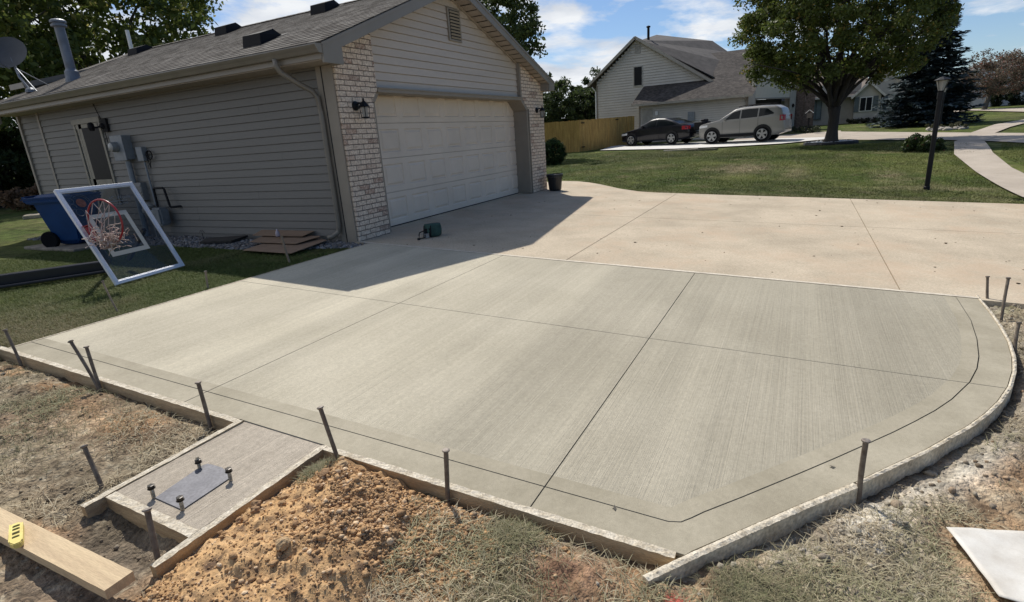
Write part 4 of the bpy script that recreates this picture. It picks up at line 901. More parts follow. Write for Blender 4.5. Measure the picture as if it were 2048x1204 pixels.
ld = Vector((-.38, -.925, 0)).normalized(); lr = Vector((-ld.y, ld.x, 0)); c = Vector((-6.090, -3.150, zb_ + .030))
lpts = [(-.082, -.012), (-.074, -.020), (.060, -.020), (.085, -.006), (.085, .012), (.074, .020), (-.062, .020), (-.082, .008)]
g = MB(); g.prism([c + ld * a + lr * b + Vector((0, 0, -.010)) for a, b in lpts], (0, 0, .022)); g.build('level_body', m_level, lv, bevel=.003, seg=2)
g = MB(); g.beam(c + ld * -.078 + lr * -.019 + Vector((0, 0, .0125)), c + ld * .058 + lr * -.019 + Vector((0, 0, .0125)), .004, .004); g.beam(c + ld * -.062 + lr * .019 + Vector((0, 0, .0125)), c + ld * .072 + lr * .019 + Vector((0, 0, .0125)), .004, .004); g.build('level_rail', m_level, lv)
for off, wd_ in ((-.052, .010), (-.028, .010), (.002, .016), (.032, .010)):
    g = MB(); q = c + ld * off + Vector((0, 0, .0128)); g.beam(q - lr * .011, q + lr * .011, wd_, .0015); v_ = g.build('vial_window', M('vial_dark', (.10, .075, .02), .3), lv)
    g = MB(); g.tube([q - lr * .008 + Vector((0, 0, .0012)), q + lr * .008 + Vector((0, 0, .0012))], .003, 8); g.build('vial', M('vial_green', (.32, .30, .10), .2), v_)
# white sheet lower right, a drooping board-like sheet with a folded corner
sh = thing('white_sheet', (-4.60, -6.60, -.27), 'dirty white sheet lying on the dead grass at the lower right corner', 'sheet')
cs = [(-4.513, -6.298), (-4.36, -6.78), (-4.93, -7.0), (-4.84, -6.375)]
V = []; n = 24
for i in range(n + 1):
    for j in range(n + 1):
        u_, v_ = i / n, j / n
        x = (cs[0][0] * (1 - u_) + cs[1][0] * u_) * (1 - v_) + (cs[3][0] * (1 - u_) + cs[2][0] * u_) * v_; y = (cs[0][1] * (1 - u_) + cs[1][1] * u_) * (1 - v_) + (cs[3][1] * (1 - u_) + cs[2][1] * u_) * v_
        V.append((x, y, -.268 + .012 * float(fbm(np.array(x * 6), np.array(y * 6), 3)) + .010 * v_ ))
Fc = [(i * (n + 1) + j, (i + 1) * (n + 1) + j, (i + 1) * (n + 1) + j + 1, i * (n + 1) + j + 1) for i in range(n) for j in range(n)]
g = MB(); g.add(V, Fc); nv = len(V); o = g.build('sheet_top', m_sheet, sh, smooth=True)
md = o.modifiers.new('s', 'SOLIDIFY'); md.thickness = .003

# ------------------------------------------------------------------ soil, clods, dead grass
def ico():
    bm = bmesh.new(); bmesh.ops.create_icosphere(bm, subdivisions=1, radius=1); bm.verts.ensure_lookup_table()
    V = np.array([v.co[:] for v in bm.verts]); F = np.array([[v.index for v in f.verts] for f in bm.faces]); bm.free(); return V, F
IV, IF = ico()
def stones(name, P, R_, C_, mat, flat=.7, jit=.38, sink=.25, loc=None):
    n = len(P); V = IV[None] * (1 + jit * rng.uniform(-1, 1, (n, len(IV), 1)))
    sc = R_[:, None] * np.stack([rng.uniform(.7, 1.35, n), rng.uniform(.7, 1.35, n), rng.uniform(.55, 1.0, n) * flat / .7], 1)
    V = V * sc[:, None, :]; a = rng.uniform(0, 2 * PI, n); ca, sa = np.cos(a)[:, None], np.sin(a)[:, None]
    x = V[:, :, 0] * ca - V[:, :, 1] * sa; y = V[:, :, 0] * sa + V[:, :, 1] * ca
    t = rng.uniform(-.5, .5, n)[:, None]; z = V[:, :, 2] + x * t * .5
    V = np.stack([x + P[:, None, 0], y + P[:, None, 1], z + P[:, None, 2] + R_[:, None] * (.5 - sink)], -1).reshape(-1, 3)
    F = (IF[None] + (np.arange(n) * len(IV))[:, None, None]).reshape(-1, 3)
    return np_mesh(name, V, F, mat, attr={'col': np.repeat(C_, len(IV), 0)}, loc=loc)
# mound
mx = np.arange(-6.75, -5.128, .009); my = np.arange(-5.15, -3.758, .009); MX, MY = np.meshgrid(mx, my, indexing='ij')
def mound_h(x, y):
    r1 = np.exp(-(np.abs((x + 5.60) / .44) ** 2.2 + np.abs((y + 4.12) / .30) ** 2.4) * .9)
    r2 = np.exp(-(((x + 5.28) / .17) ** 2 + ((y + 3.98) / .16) ** 2)); r3 = np.exp(-(((x + 5.95) / .4) ** 2 + ((y + 4.15) / .28) ** 2))
    h = .108 * r1 + .046 * r2 + .040 * r3; return h
def mound_z(x, y):
    h = mound_h(x, y); m_ = sstep(.006, .05, h)
    n_ = fbm(x * 7, y * 7, 4) * .030 + fbm(x * 22 + 4, y * 22, 4) * .020 + fbm(x * 60, y * 60, 2) * .006 + np.abs(fbm(x * 11 + 30, y * 11, 3)) * -.018
    edge = sstep(-3.758, -3.80, y)
    base = S * y - .06
    return base + h * (1 + fbm(x * 3.1, y * 3.1, 2) * .35) + (n_ + .008) * m_ - .045 * (1 - m_)
MZ = mound_z(MX, MY)
# keep it from spilling over the boards
lim = np.minimum(S * MY - .006 + sstep(0, .10, -5.13 - MX) * .3, S * MY - .012 + sstep(0, .09, -3.76 - MY) * .3); MZ = np.minimum(MZ, lim)
c0 = A_(.53, .335, .165); c1 = A_(.27, .165, .085); c2 = A_(.66, .44, .235); q = fbm(MX * 3, MY * 3, 4); q2 = fbm(MX * 16, MY * 16, 4)
MC = lerp(np.broadcast_to(c0, MX.shape + (3,)), c1, q * 1.4 + .25); MC = lerp(MC, c2, q2 * 1.6 - .1); MC = lerp(MC, A_(.14, .09, .06), (-q2 - .15) * 2.4); q3 = fbm(MX * 45, MY * 45, 3); MC = lerp(MC, A_(.16, .105, .065), (q3 - .12) * 2.2)
nx2, ny2 = len(mx), len(my); idx = np.arange(nx2 * ny2).reshape(nx2, ny2)
F = np.stack([idx[:-1, :-1], idx[1:, :-1], idx[1:, 1:], idx[:-1, 1:]], -1).reshape(-1, 4)
dp = np_mesh('dirt_pile', np.stack([MX, MY, MZ], -1).reshape(-1, 3), F, m_clod, smooth=True, attr={'col': MC.reshape(-1, 3)}, loc=(-5.6, -4.2, -.24))
tag(dp, 'loose mound of orange brown dug soil heaped against the pad and the near form board', 'dirt pile')
# clods on and around the mound
n = 100000; x = rng.normal(-5.58, .44, n); y = rng.normal(-4.30, .34, n); k = (x < -5.15) & (y < -3.775) & (x > -6.7) & (y > -5.2); x, y = x[k], y[k]
keep = rng.random(len(x)) < .10 + .85 * np.clip(fbm(x * 4 + 7, y * 4, 3) * 1.5 + .15, 0, 1); x, y = x[keep], y[keep]
zz = np.maximum(gz(x, y), np.minimum(mound_z(x, y), np.minimum(S * y - .006 + sstep(0, .10, -5.13 - x) * .3, S * y - .012 + sstep(0, .09, -3.76 - y) * .3)))
r_ = np.clip(rng.lognormal(math.log(.0025), .62, len(x)), .0012, .015)
cc = lerp(np.broadcast_to(A_(.57, .36, .185), (len(x), 3)), A_(.27, .165, .09), rng.random(len(x)) ** 1.1); cc = lerp(cc, A_(.72, .56, .38), (rng.random(len(x)) - .8) * 4)
tag(stones('soil_crumbs', np.stack([x, y, zz], 1), r_, cc, m_clod), 'crumbs and small clods strewn over the dirt mound', 'soil crumbs', kind='stuff')
BIG = [(-5.325, -3.985, .024), (-5.40, -4.02, .017), (-5.565, -3.83, .022), (-5.60, -3.87, .018), (-5.465, -3.875, .020), (-5.645, -3.83, .017), (-5.52, -3.93, .016), (-5.245, -4.0, .026), (-5.72, -4.18, .026), (-5.42, -4.62, .018), (-5.36, -4.50, .014), (-5.56, -4.60, .016)]
for k, (x, y, r_) in enumerate(BIG):
    bm = bmesh.new(); bmesh.ops.create_icosphere(bm, subdivisions=3, radius=r_)
    for v in bm.verts:
        p = v.co / r_; q = float(fbm(np.array(p.x * 1.2 + k * 3), np.array(p.y * 1.2 + p.z * 1.7), 3)); v.co *= 1 + .45 * q; v.co.z *= .8
    me = bpy.data.meshes.new('clod'); bm.to_mesh(me); bm.free(); zc = float(max(gz(x, y), mound_z(np.array(x), np.array(y)))) + r_ * .3
    me.transform(Matrix.Translation((x, y, zc)))
    ca = me.color_attributes.new('col', 'FLOAT_COLOR', 'POINT')
    cl_ = random.choice(((.40, .26, .14), (.33, .21, .12), (.44, .31, .18)))
    for d_ in ca.data: d_.color = (*cl_, 1)
    WH = ['clod by the form board beside the tilted stake', 'clod just under the crest of the mound', 'clod beside the pad form board', 'smaller clod leaning on its neighbour near the pad', 'rounded clod sitting alone high on the mound', 'clod at the left foot of the mound by the pad corner',
          'clod lower on the left flank of the mound', 'tall clod touching the near form board', 'angular clod at the bottom edge of the photo', 'clod at the right foot of the mound where the grass begins', 'small clod on the right slope of the mound', 'flat clod low on the right slope of the mound']
    tag(link_mesh('dirt_clod', me, m_clod, loc=(x, y, zc)), WH[k], 'clod', 'large clods on the dirt mound')
# crumbly broken clay along the trench and hollows
n = 26000; x = rng.uniform(-6.5, -.9, n); y = rng.uniform(-8.2, -.6, n)
D = polydist(x, y, OUTER[:-1]); ins = inpoly(x, y, [p for p in OUTER]) | inpoly(x, y, OLD) | inpoly(x, y, [(-6.2, -3.78), (-5.1, -3.78), (-5.1, -3.10), (-5.78, -3.10), (-5.78, -3.78)])
pr = np.where(D < .6, 1.1 * np.exp(-((D - .11) / .13) ** 2) * np.where(y < -5.4, 1.0, .22), 0) + 1.2 * np.exp(-(((x + 5.93) / .13) ** 2 + ((y + 3.45) / .22) ** 2)) + .06 * (y < -5.6)
k = ~ins & (D > .045) & (rng.random(n) < pr) & ~inpoly(x, y, [(-4.48, -6.26), (-4.28, -6.85), (-5.0, -7.1), (-4.9, -6.33)]) & ~((x < -5.1) & (y < -3.74) & (y > -5.2)); x, y = x[k], y[k]
_h = rng.random(len(x)) < .6; x, y = x[_h], y[_h]; r_ = np.clip(rng.lognormal(math.log(.0065), .55, len(x)), .003, .022) * np.where(y > -5.3, .65, 1.0)
cc = lerp(np.broadcast_to(A_(.38, .34, .27), (len(x), 3)), A_(.19, .15, .11), rng.random(len(x)) * 1.1); cc = lerp(cc, A_(.30, .19, .11), (rng.random(len(x)) - .75) * 3)
_n = 9000; _x = rng.uniform(-6.6, -1.2, _n); _y = rng.uniform(-8.2, -.4, _n)
_k = ((_x < -5.17) | (_y < -5.6)) & ~inpoly(_x, _y, OUTER) & ~inpoly(_x, _y, OLD) & (polydist(_x, _y, OUTER[:-1]) > .07) & ~((_x > -6.2) & (_y < -3.08) & (_y > -3.80)) & ~((_x > -4.98) & (_x < -4.36) & (_y < -6.3)) & ((_x < -6.16) | (_x > -5.97) | (_y < -3.8)) & (rng.random(_n) < np.clip(fbm(_x * 2.5, _y * 2.5, 3) * 2 + .45, 0, 1))
_x, _y = _x[_k], _y[_k]; _c = gcol(_x, _y) * rng.uniform(.8, 1.5, (len(_x), 1))
tag(stones('soil_crumbs', np.stack([_x, _y, gz(_x, _y)], 1), np.clip(rng.lognormal(math.log(.006), .45, len(_x)), .003, .016), np.clip(_c, .05, .6), m_clod), 'loose soil crumbs over the bare ground in front', 'soil crumbs', kind='stuff')
tag(stones('broken_clay', np.stack([x, y, gz(x, y)], 1), r_, cc, m_clod), 'broken grey brown clay lumps along the curved form and in the hollow', 'clay lumps', kind='stuff')

def blades(name, x, y, z, h, wd, col, mat, lean=.9, loc=None, curl=.6):
    n = len(x); a = rng.uniform(0, 2 * PI, n); dx_, dy_ = np.cos(a), np.sin(a); b = a + PI / 2; wx, wy = np.cos(b) * wd, np.sin(b) * wd
    l1 = lean * rng.uniform(.2, 1.0, n) * h; l2 = l1 * (1 + curl * rng.uniform(.4, 1.6, n)); hz = h * rng.uniform(.45, 1.0, n)
    V = np.empty((n, 5, 3))
    V[:, 0] = np.stack([x - wx, y - wy, z - .004], 1); V[:, 1] = np.stack([x + wx, y + wy, z - .004], 1)
    V[:, 2] = np.stack([x + dx_ * l1 * .55 + wx * .8, y + dy_ * l1 * .55 + wy * .8, z + hz * .62], 1); V[:, 3] = np.stack([x + dx_ * l1 * .55 - wx * .8, y + dy_ * l1 * .55 - wy * .8, z + hz * .62], 1)
    V[:, 4] = np.stack([x + dx_ * l2, y + dy_ * l2, z + hz * rng.uniform(.55, 1.05, n)], 1)
    i = np.arange(n) * 5
    F = np.concatenate([np.stack([i, i + 1, i + 2], 1), np.stack([i, i + 2, i + 3], 1), np.stack([i + 3, i + 2, i + 4], 1)])
    return np_mesh(name, V.reshape(-1, 3), F, mat, attr={'col': np.repeat(col, 5, 0)}, loc=loc)
def heap2(x, y): return np.exp(-(((x + 5.36) / .13) ** 2 + ((y + 5.10) / .17) ** 2))
def dens(x, y): return np.clip(.50 + 2.4 * fbm(x * 2.3 + 40, y * 2.3, 4), 0, 1) * np.clip(1.15 - 1.6 * heap2(x, y), 0, 1)
# trampled straw-coloured grass in front
n = 520000; x = rng.uniform(-6.75, -1.2, n); y = rng.uniform(-8.3, -.30, n)
D = polydist(x, y, OUTER[:-1]); ins = inpoly(x, y, OUTER) | inpoly(x, y, OLD) | ((x > -6.3) & (y < -3.10) & (y > -3.78) & (x < -5.0)) | ((x < -5.1) & (mound_h(x, y) > .035) & (y < -3.7)) | ((x < -5.98) & (x > -6.14) & (y > -3.8) & (y < -2)) | inpoly(x, y, [(-4.48, -6.26), (-4.28, -6.85), (-5.0, -7.1), (-4.9, -6.33)])
k = ~ins & (D > .06 + .05 * rng.random(n)) & ((x < -5.1) | (y < -5.2)) & (rng.random(n) < dens(x, y) * sstep(.03, .25, D) * (.35 + .65 * sstep(-5.05, -4.2, -np.abs(x + 5) - 4.2 + 0)) )
k2 = ~ins & (D > .06) & ((x < -5.1) | (y < -5.2)) & (rng.random(n) < dens(x, y) * np.clip(D * 4, .12, 1)); x, y = x[k2], y[k2]
hh = rng.uniform(.008, .026, len(x)); gsel = np.clip(fbm(x * 2.2, y * 2.2, 3) * 1.8 + .25 + rng.uniform(-.3, .3, len(x)), 0, 1)
cc = lerp(lerp(np.broadcast_to(A_(.62, .54, .38), (len(x), 3)), A_(.22, .16, .10), rng.random(len(x)) ** 1.3), A_(.19, .205, .10), gsel * .7)
tag(blades('dead_grass', x, y, gz(x, y), hh * 1.3, .0017, cc, m_grassblade, lean=2.6), 'trampled straw coloured dead grass on the bare soil in front', 'dead grass', kind='stuff')
# greener tuft patches
n = 16000; ct = [(-5.48, -5.42, .09), (-5.12, -5.78, .08), (-5.50, -4.95, .10), (-5.22, -4.85, .06), (-5.25, -3.83, .04), (-4.9, -6.6, .2), (-5.35, -.9, .25), (-5.55, -2.1, .25), (-5.15, -5.65, .05)]
ii = rng.integers(0, len(ct), n); x = np.array([ct[i][0] for i in ii]) + rng.normal(0, 1, n) * np.array([ct[i][2] for i in ii]); y = np.array([ct[i][1] for i in ii]) + rng.normal(0, 1, n) * np.array([ct[i][2] for i in ii])
k = ~inpoly(x, y, OUTER) & (polydist(x, y, OUTER[:-1]) > .05) & ((x < -5.15) | (y < -5.5)) & ~((y > -3.80) & (y < -3.1)); x, y = x[k], y[k]
zz = np.maximum(gz(x, y), np.where((x < -5.13) & (y < -3.76), mound_z(x, y), -9)); cc = lerp(np.broadcast_to(A_(.19, .20, .10), (len(x), 3)), A_(.33, .28, .18), rng.random(len(x)))
tag(blades('grass_tufts', x, y, zz, rng.uniform(.018, .042, len(x)), .0011, cc, m_grassblade, lean=1.2), 'tufts of half green grass left standing by the forms', 'grass tufts', kind='stuff')
# red paint-marked grass by the slab corner
n = 260; x = rng.normal(-5.300, .018, n); y = rng.normal(-5.455, .018, n); x[:110] += .02 * 0 - .03; y[:110] += -.01
tag(blades('painted_grass', x, y, gz(x, y), rng.uniform(.012, .03, n), .0013, np.repeat([[.62, .16, .12]], n, 0), m_grassblade), 'small tuft of grass sprayed with pinkish red marking paint in front of the slab corner', 'painted grass', kind='stuff')
# green lawn beside the garage
n = 230000; x = -5.6 + 4.7 * rng.random(n); y = -.5 + 5.5 * rng.random(n) ** 1.6
k = (x < -1.75 + .25 * fbm(x * 3, y * 3, 2)) & (polydist(x, y, OUTER[:-1]) > .09 + .17 * rng.random(len(x)) ** 2) & (x > -5.6) & ~inpoly(x, y, OUTER) & ~((x > -2.3) & (y < .9) & (rng.random(n) < .75)) ; x, y = x[k], y[k]
dry = np.clip(sstep(-3.9, -5.2, x) * sstep(1.8, .3, y) + fbm(x * 2, y * 2, 3) * .8, 0, 1) * rng.random(len(x)) ** .5
cc = lerp(lerp(np.broadcast_to(A_(.075, .115, .022), (len(x), 3)), A_(.13, .15, .05), rng.random(len(x))), A_(.30, .25, .15), dry)
tag(blades('lawn_grass', x, y, gz(x, y), rng.uniform(.02, .045, len(x)), .0018, cc, m_grassblade, lean=1.1), 'short green lawn grass beside the garage wall and the slab', 'grass', kind='stuff')
# ragged lawn edge and blades in the middle lawn
n = 330000; x = 5.0 + 19 * rng.random(n) ** 1.35; y = -10.5 + 17 * rng.random(n); k = ~inpoly(x, y, OLD) & (x > 5.02) & (rng.random(n) < sstep(24.2, 19, x)) & (y < 2.5 + (x - 5) * .5) & ~((x > 16.5) & (y < -9.4)) & ((x > 7.8) | (y < -.5)) & ~inpoly(x, y, [(17, -2.5), (24.2, -2.0), (24.2, -8), (20, -10.6), (17, -11.3), (22.2, -6.5), (22.2, -2.5)]) & ~((x > 22.0) & (y < 0.4)) & (x < 22.2 + np.clip(y, 0, 5) * .35) & ~((x > 19.8) & (y < -7.2) & (x + y * .8 > 12.2)) & ~inpoly(x, y, [(4.9, -9.1), (9.48, -9.27), (13, -9.5), (13, -11), (4.9, -11)]); x, y = x[k], y[k]
cc = lerp(np.broadcast_to(A_(.085, .115, .028), (len(x), 3)), A_(.17, .165, .065), rng.random(len(x)))
cc = (cc * .35 + .65 * gcol(x, y) * 1.5) * (1 + .55 * fbm(x * .9, y * .9, 4) + .35 * fbm(x * 5, y * 5, 2))[:, None].clip(.45, 1.7)
tag(blades('lawn_grass', x, y, gz(x, y), rng.uniform(.02, .05, len(x)) * (1 + (x - 5) * .03) * (1 + .7 * fbm(x * 1.7, y * 1.7, 3)), .0045, cc, m_grassblade, lean=1.1), 'mown lawn grass between the two driveways', 'grass', kind='stuff')

n = 90000; x = 4.95 + 13 * rng.random(n) ** 1.2; y = rng.uniform(-15, -9.9, n); k = (y < -10.15 - .02 * x - np.clip(x - 12.5, 0, 9) * .22) & (y > -14.0 + np.clip(15.5 - x, 0, 20) * -.45) & (y > -11.0 - np.clip(17.5 - x, 0, 20) * .42); x, y = x[k], y[k]
cc = gcol(x, y) * 1.3 * rng.uniform(.7, 1.4, (len(x), 1)); tag(blades('lawn_grass', x, y, gz(x, y), rng.uniform(.02, .05, len(x)), .0045, cc, m_grassblade, lean=1.1), 'mown grass in the wedge right of the sidewalk', 'grass', kind='stuff')
# gravel bed along the garage wall
n = 9000; y = rng.uniform(-.5, 7.5, n); x = rng.uniform(-1.72, -1.03, n); k = (x > -1.72 + .18 * (fbm(x * 2, y * 2, 2))) & (polydist(x, y, OUTER[:-1]) > .02) & (x > -1.1 - .42 * np.clip(y + .9, .3, 2)); x, y = x[k], y[k]
cc = lerp(np.broadcast_to(A_(.12, .115, .11), (len(x), 3)), A_(.30, .29, .285), rng.random(len(x)) ** 1.5); cc = lerp(cc, A_(.16, .13, .11), (rng.random(len(x)) - .7) * 3)
tag(stones('gravel', np.stack([x, y, gz(x, y) - .002], 1), np.clip(rng.lognormal(math.log(.018), .3, len(x)), .009, .035), cc, m_gravel), 'grey gravel bed along the garage side wall', 'gravel', kind='stuff')

# ------------------------------------------------------------------ basketball hoop lying on its side
e_ = Vector((.982, .187, 0)).normalized(); u_ = Vector((-.081, .427, .900)).normalized(); n_ = e_.cross(u_).normalized(); BL = Vector((-3.656, .740, .0))
if n_.y > 0: n_ = -n_
hoop = thing('basketball_hoop', tuple(BL), 'dismantled basketball hoop lying on the grass, silver framed glass backboard with red rim', 'basketball hoop')
def BP(a, b, c=0): return BL + e_ * a + u_ * b + n_ * c
def bar(g, a0, b0, a1, b1, wd, th, c=0): g.beam(BP(a0, b0, c), BP(a1, b1, c), wd, th, up=n_)
Wb, Hb = .890, 1.140
g = MB(); f = .036
bar(g, f / 2, 0, f / 2, Hb, f, .035); bar(g, Wb - f / 2, 0, Wb - f / 2, Hb, f, .035); bar(g, f, f / 2, Wb - f, f / 2, f, .034); bar(g, f, Hb - f / 2, Wb - f, Hb - f / 2, f, .034)
bar(g, f + .006, f, f + .006, Hb - f, .012, .022); bar(g, Wb - f - .006, f, Wb - f - .006, Hb - f, .012, .022); bar(g, f + .012, f + .006, Wb - f - .012, f + .006, .012, .021); bar(g, f + .012, Hb - f - .006, Wb - f - .012, Hb - f - .006, .012, .021)
bbf = g.build('backboard_frame', m_bbframe, hoop, bevel=.002)
g = MB(); g.add([BP(f, f, 0), BP(Wb - f, f, 0), BP(Wb - f, Hb - f, 0), BP(f, Hb - f, 0)], [(0, 1, 2, 3)]); gl = g.build('backboard_glass', m_bbglass, hoop, fix=False)
g = MB(); t = .05; a0, a1, b0, b1 = .15, .615, .31, .815; cz = .004
for q in ((a0, b0 + t, a0 + t, b1 - t), (a1 - t, b0 + t, a1, b1 - t), (a0, b0, a1, b0 + t), (a0, b1 - t, a1, b1)):
    g.add([BP(q[0], q[1], cz), BP(q[2], q[1], cz), BP(q[2], q[3], cz), BP(q[0], q[3], cz)], [(0, 1, 2, 3)])
g.build('target_square', m_bbline, gl, fix=False)
# faint print on the glass
def decal(name, txt, a, b, size, mat, parent):
    cu = bpy.data.curves.new(name, 'FONT'); cu.body = txt; cu.size = size; cu.align_x = 'LEFT'
    to = bpy.data.objects.new('tmp', cu); dg = bpy.context.evaluated_depsgraph_get(); scene.collection.objects.link(to); dg.update()
    me = bpy.data.meshes.new_from_object(to.evaluated_get(dg)); bpy.data.objects.remove(to)
    Mx = Matrix((( e_.x, u_.x, n_.x, 0), (e_.y, u_.y, n_.y, 0), (e_.z, u_.z, n_.z, 0), (0, 0, 0, 1))); me.transform(Matrix.Translation(BP(a, b, .004)) @ Mx)
    return link_mesh(name, me, mat, parent)
m_print = M('faded_print', (.20, .205, .21), .6, var=.1); m_print2 = M('faded_blue_print', (.08, .11, .16), .6)
decal('print', '+C Wooly', .50, .955, .062, m_print, gl); decal('print', '800-989-1747', .50, .885, .036, m_print, gl)
g = MB(); g.add([BP(.50, .930, cz), BP(.70, .930, cz), BP(.70, .938, cz), BP(.50, .938, cz)], [(0, 1, 2, 3)]); g.build('print', m_print, gl, fix=False)
g = MB(); V = [BP(.185 + .05 * math.cos(a), .965 + .05 * math.sin(a), cz) for a in np.linspace(0, 2 * PI, 20, endpoint=False)]; g.add(V, [tuple(range(20))]); g.build('ball_emblem', M('faded_orange', (.20, .075, .05), .7, var=.3, scale=40), gl, fix=False)
g = MB()
for (ca, cb, r0) in ((.185, .965, .085), (.185, .965, .105), (.085, 1.0, .035), (.085, .93, .03), (.115, .86, .04)):
    P_ = [BP(ca + r0 * math.cos(a), cb + r0 * math.sin(a), cz) for a in np.linspace(-.6, 2.2 if r0 > .08 else 5.4, 18)]; g.tube(P_, .0025, 4, cap=False)
g.build('arc_emblem', m_print2, gl)
rc_ = (.035, .59, .345)
ringP = [BP(rc_[0], rc_[1] + .228 * math.cos(a), rc_[2] + .228 * math.sin(a)) for a in np.linspace(0, 2 * PI, 37)]
g = MB(); g.tube(ringP, .0095, 8, cap=False); g.build('rim', m_rim, hoop, smooth=True)
g = MB(); g.prism([BP(.045, rc_[1] - .09, .02), BP(.045, rc_[1] + .09, .02), BP(.04, rc_[1] + .06, .12), BP(.04, rc_[1] - .06, .12)], e_ * .008)
g.prism([BP(rc_[0] - .012, rc_[1] + .10, .02), BP(rc_[0] + .10, rc_[1] + .08, .02), BP(rc_[0] - .012, rc_[1] + .07, .13)], u_ * .008); g.prism([BP(.05, rc_[1] - .09, .018), BP(.12, rc_[1] - .09, .018), BP(.12, rc_[1] + .09, .018), BP(.05, rc_[1] + .09, .018)], n_ * .006)
g.build('rim_bracket', m_rim, hoop)
# the net hangs by gravity from the sideways rim: gathered at the lower side
g = MB(); nst = 12; low = BP(rc_[0], rc_[1] - .20, rc_[2] - .02) + Vector((.0, 0, -.02))
def netpt(k, t, ph):
    a = 2 * PI * (k + ph) / nst; r0 = .225; top = BP(rc_[0], rc_[1] + r0 * math.cos(a), rc_[2] + r0 * math.sin(a))
    side = e_ * (-.10 * math.sin(t * PI * .9)) + e_ * (.03 * math.sin(a * 3))
    sag = top.lerp(low + Vector((.05 * math.cos(a * 2 + k), .05 * math.sin(a), .02 * math.sin(5 * a))), t ** .8)
    return sag + side + Vector((0, 0, -.16 * t * (1 - t)))
lev = 8
for k in range(nst):
    for i in range(lev):
        t0, t1 = i / lev, (i + 1) / lev
        for sgn in (-.5, .5):
            p0 = netpt(k, t0, .5 * (i % 2)); p1 = netpt(k, t1, .5 * (i % 2) + sgn); g.tube([p0, p0.lerp(p1, .5) + Vector((0, 0, -.004)), p1], .0042, 4, cap=False)
for q in range(90):      # heaped cords
    p = low + Vector((random.gauss(-.05, .085), random.gauss(0, .05), random.gauss(.03, .05))); d = Vector((random.gauss(0, 1), random.gauss(0, 1), random.gauss(0, .6))).normalized() * .045
    g.tube([p - d, p + Vector((0, 0, .012)), p + d], .0045, 4)
g.build('net', m_net, hoop)
# pole and extension arm lying on the grass behind it
g = MB(); pd = Vector((-.862, .505, 0)).normalized(); s0 = Vector((-3.22, 1.70, .075))
g.beam(s0, s0 + pd * 1.62 + Vector((0, 0, .01)), .12, .13); p1 = g.build('pole', m_pole, hoop, bevel=.008)
g = MB(); g.beam(s0 + pd * 1.50 + Vector((0, 0, .02)), s0 + pd * 3.6 + Vector((0, 0, .02)), .155, .165); g.build('pole_sleeve', m_pole, hoop, bevel=.008)
g = MB(); q0 = Vector((-3.30, 1.52, .035)); g.tube([q0, q0 + pd * 1.55], .018, 8); g.beam(BP(.1, .6, -.02), s0 + Vector((.02, 0, .05)), .05, .05); g.beam(BP(.7, .55, -.02), s0 + Vector((.2, -.1, .04)), .04, .04); g.build('brace_rod', m_pole, hoop)

# ------------------------------------------------------------------ blue bin
bn = thing('trash_bin', (-1.95, 5.10, 0), 'blue wheeled trash bin behind the backboard at the garage corner', 'trash bin')
g = MB(); bc = Vector((-1.95, 5.10, 0)); ra = math.radians(28)
def BR_(x, y, z):
    x *= .86; y *= .86; z *= .92
    return bc + Vector((x * math.cos(ra) - y * math.sin(ra), x * math.sin(ra) + y * math.cos(ra), z))
def frust(g, x0, x1, y0, y1, z0, X0_, X1_, Y0_, Y1_, z1):
    V = [BR_(x0, y0, z0), BR_(x1, y0, z0), BR_(x1, y1, z0), BR_(x0, y1, z0), BR_(X0_, Y0_, z1), BR_(X1_, Y0_, z1), BR_(X1_, Y1_, z1), BR_(X0_, Y1_, z1)]
    g.add(V, [(3, 2, 1, 0), (4, 5, 6, 7), (0, 1, 5, 4), (1, 2, 6, 5), (2, 3, 7, 6), (3, 0, 4, 7)])
frust(g, -.27, .27, -.26, .20, .10, -.36, .36, -.38, .36, .80); frust(g, -.40, .40, -.42, .42, .78, -.41, .41, -.44, .52, .86)
frust(g, -.2, .2, -.2, .14, .03, -.27, .27, -.26, .20, .10); bb = g.build('bin_body', m_bin, bn, bevel=.02, seg=2)
g = MB(); frust(g, -.40, .40, -.46, .55, .862, -.40, .40, -.44, .50, .89); frust(g, -.34, .34, -.36, .36, .885, -.26, .26, -.26, .28, .935); g.build('bin_lid', m_bin, bn, bevel=.012, seg=2)
for s_ in (-1, 1):
    g = MB(); c = BR_(s_ * .30, .27, .14); ax_ = Vector((math.cos(ra), math.sin(ra), 0)); g.tube([c - ax_ * .035, c + ax_ * .035], .14, 18); g.build('wheel', m_tyre, bn, bevel=.01)
g = MB(); g.tube([BR_(-.25, .53, .88), BR_(-.25, .60, .90), BR_(.25, .60, .90), BR_(.25, .53, .88)], .016, 8); g.build('handle', m_bin, bn)
# paver slab beneath, stone blocks farther off
g = MB(); g.bb((-2.40, 4.3, -.03), (-1.50, 5.9, .018)); tag(g.build('paver', M('stained_paver', (.26, .22, .17), .9, var=.25, scale=7), loc=(-2, 5.6, 0), bevel=.01), 'flat stained concrete paver on the grass under the blue bin', 'paver')
g = MB(); g.prism([(.4, 12.9, -.02), (1.3, 12.4, -.02), (1.6, 12.9, -.02), (.7, 13.4, -.02)], (0, 0, .11)); tag(g.build('stone_step', M('pale_stone', (.42, .36, .26), .9, var=.2), loc=(.6, 12.9, 0), bevel=.02), 'pale flat stone step on the lawn left of the blue bin', 'stone step')
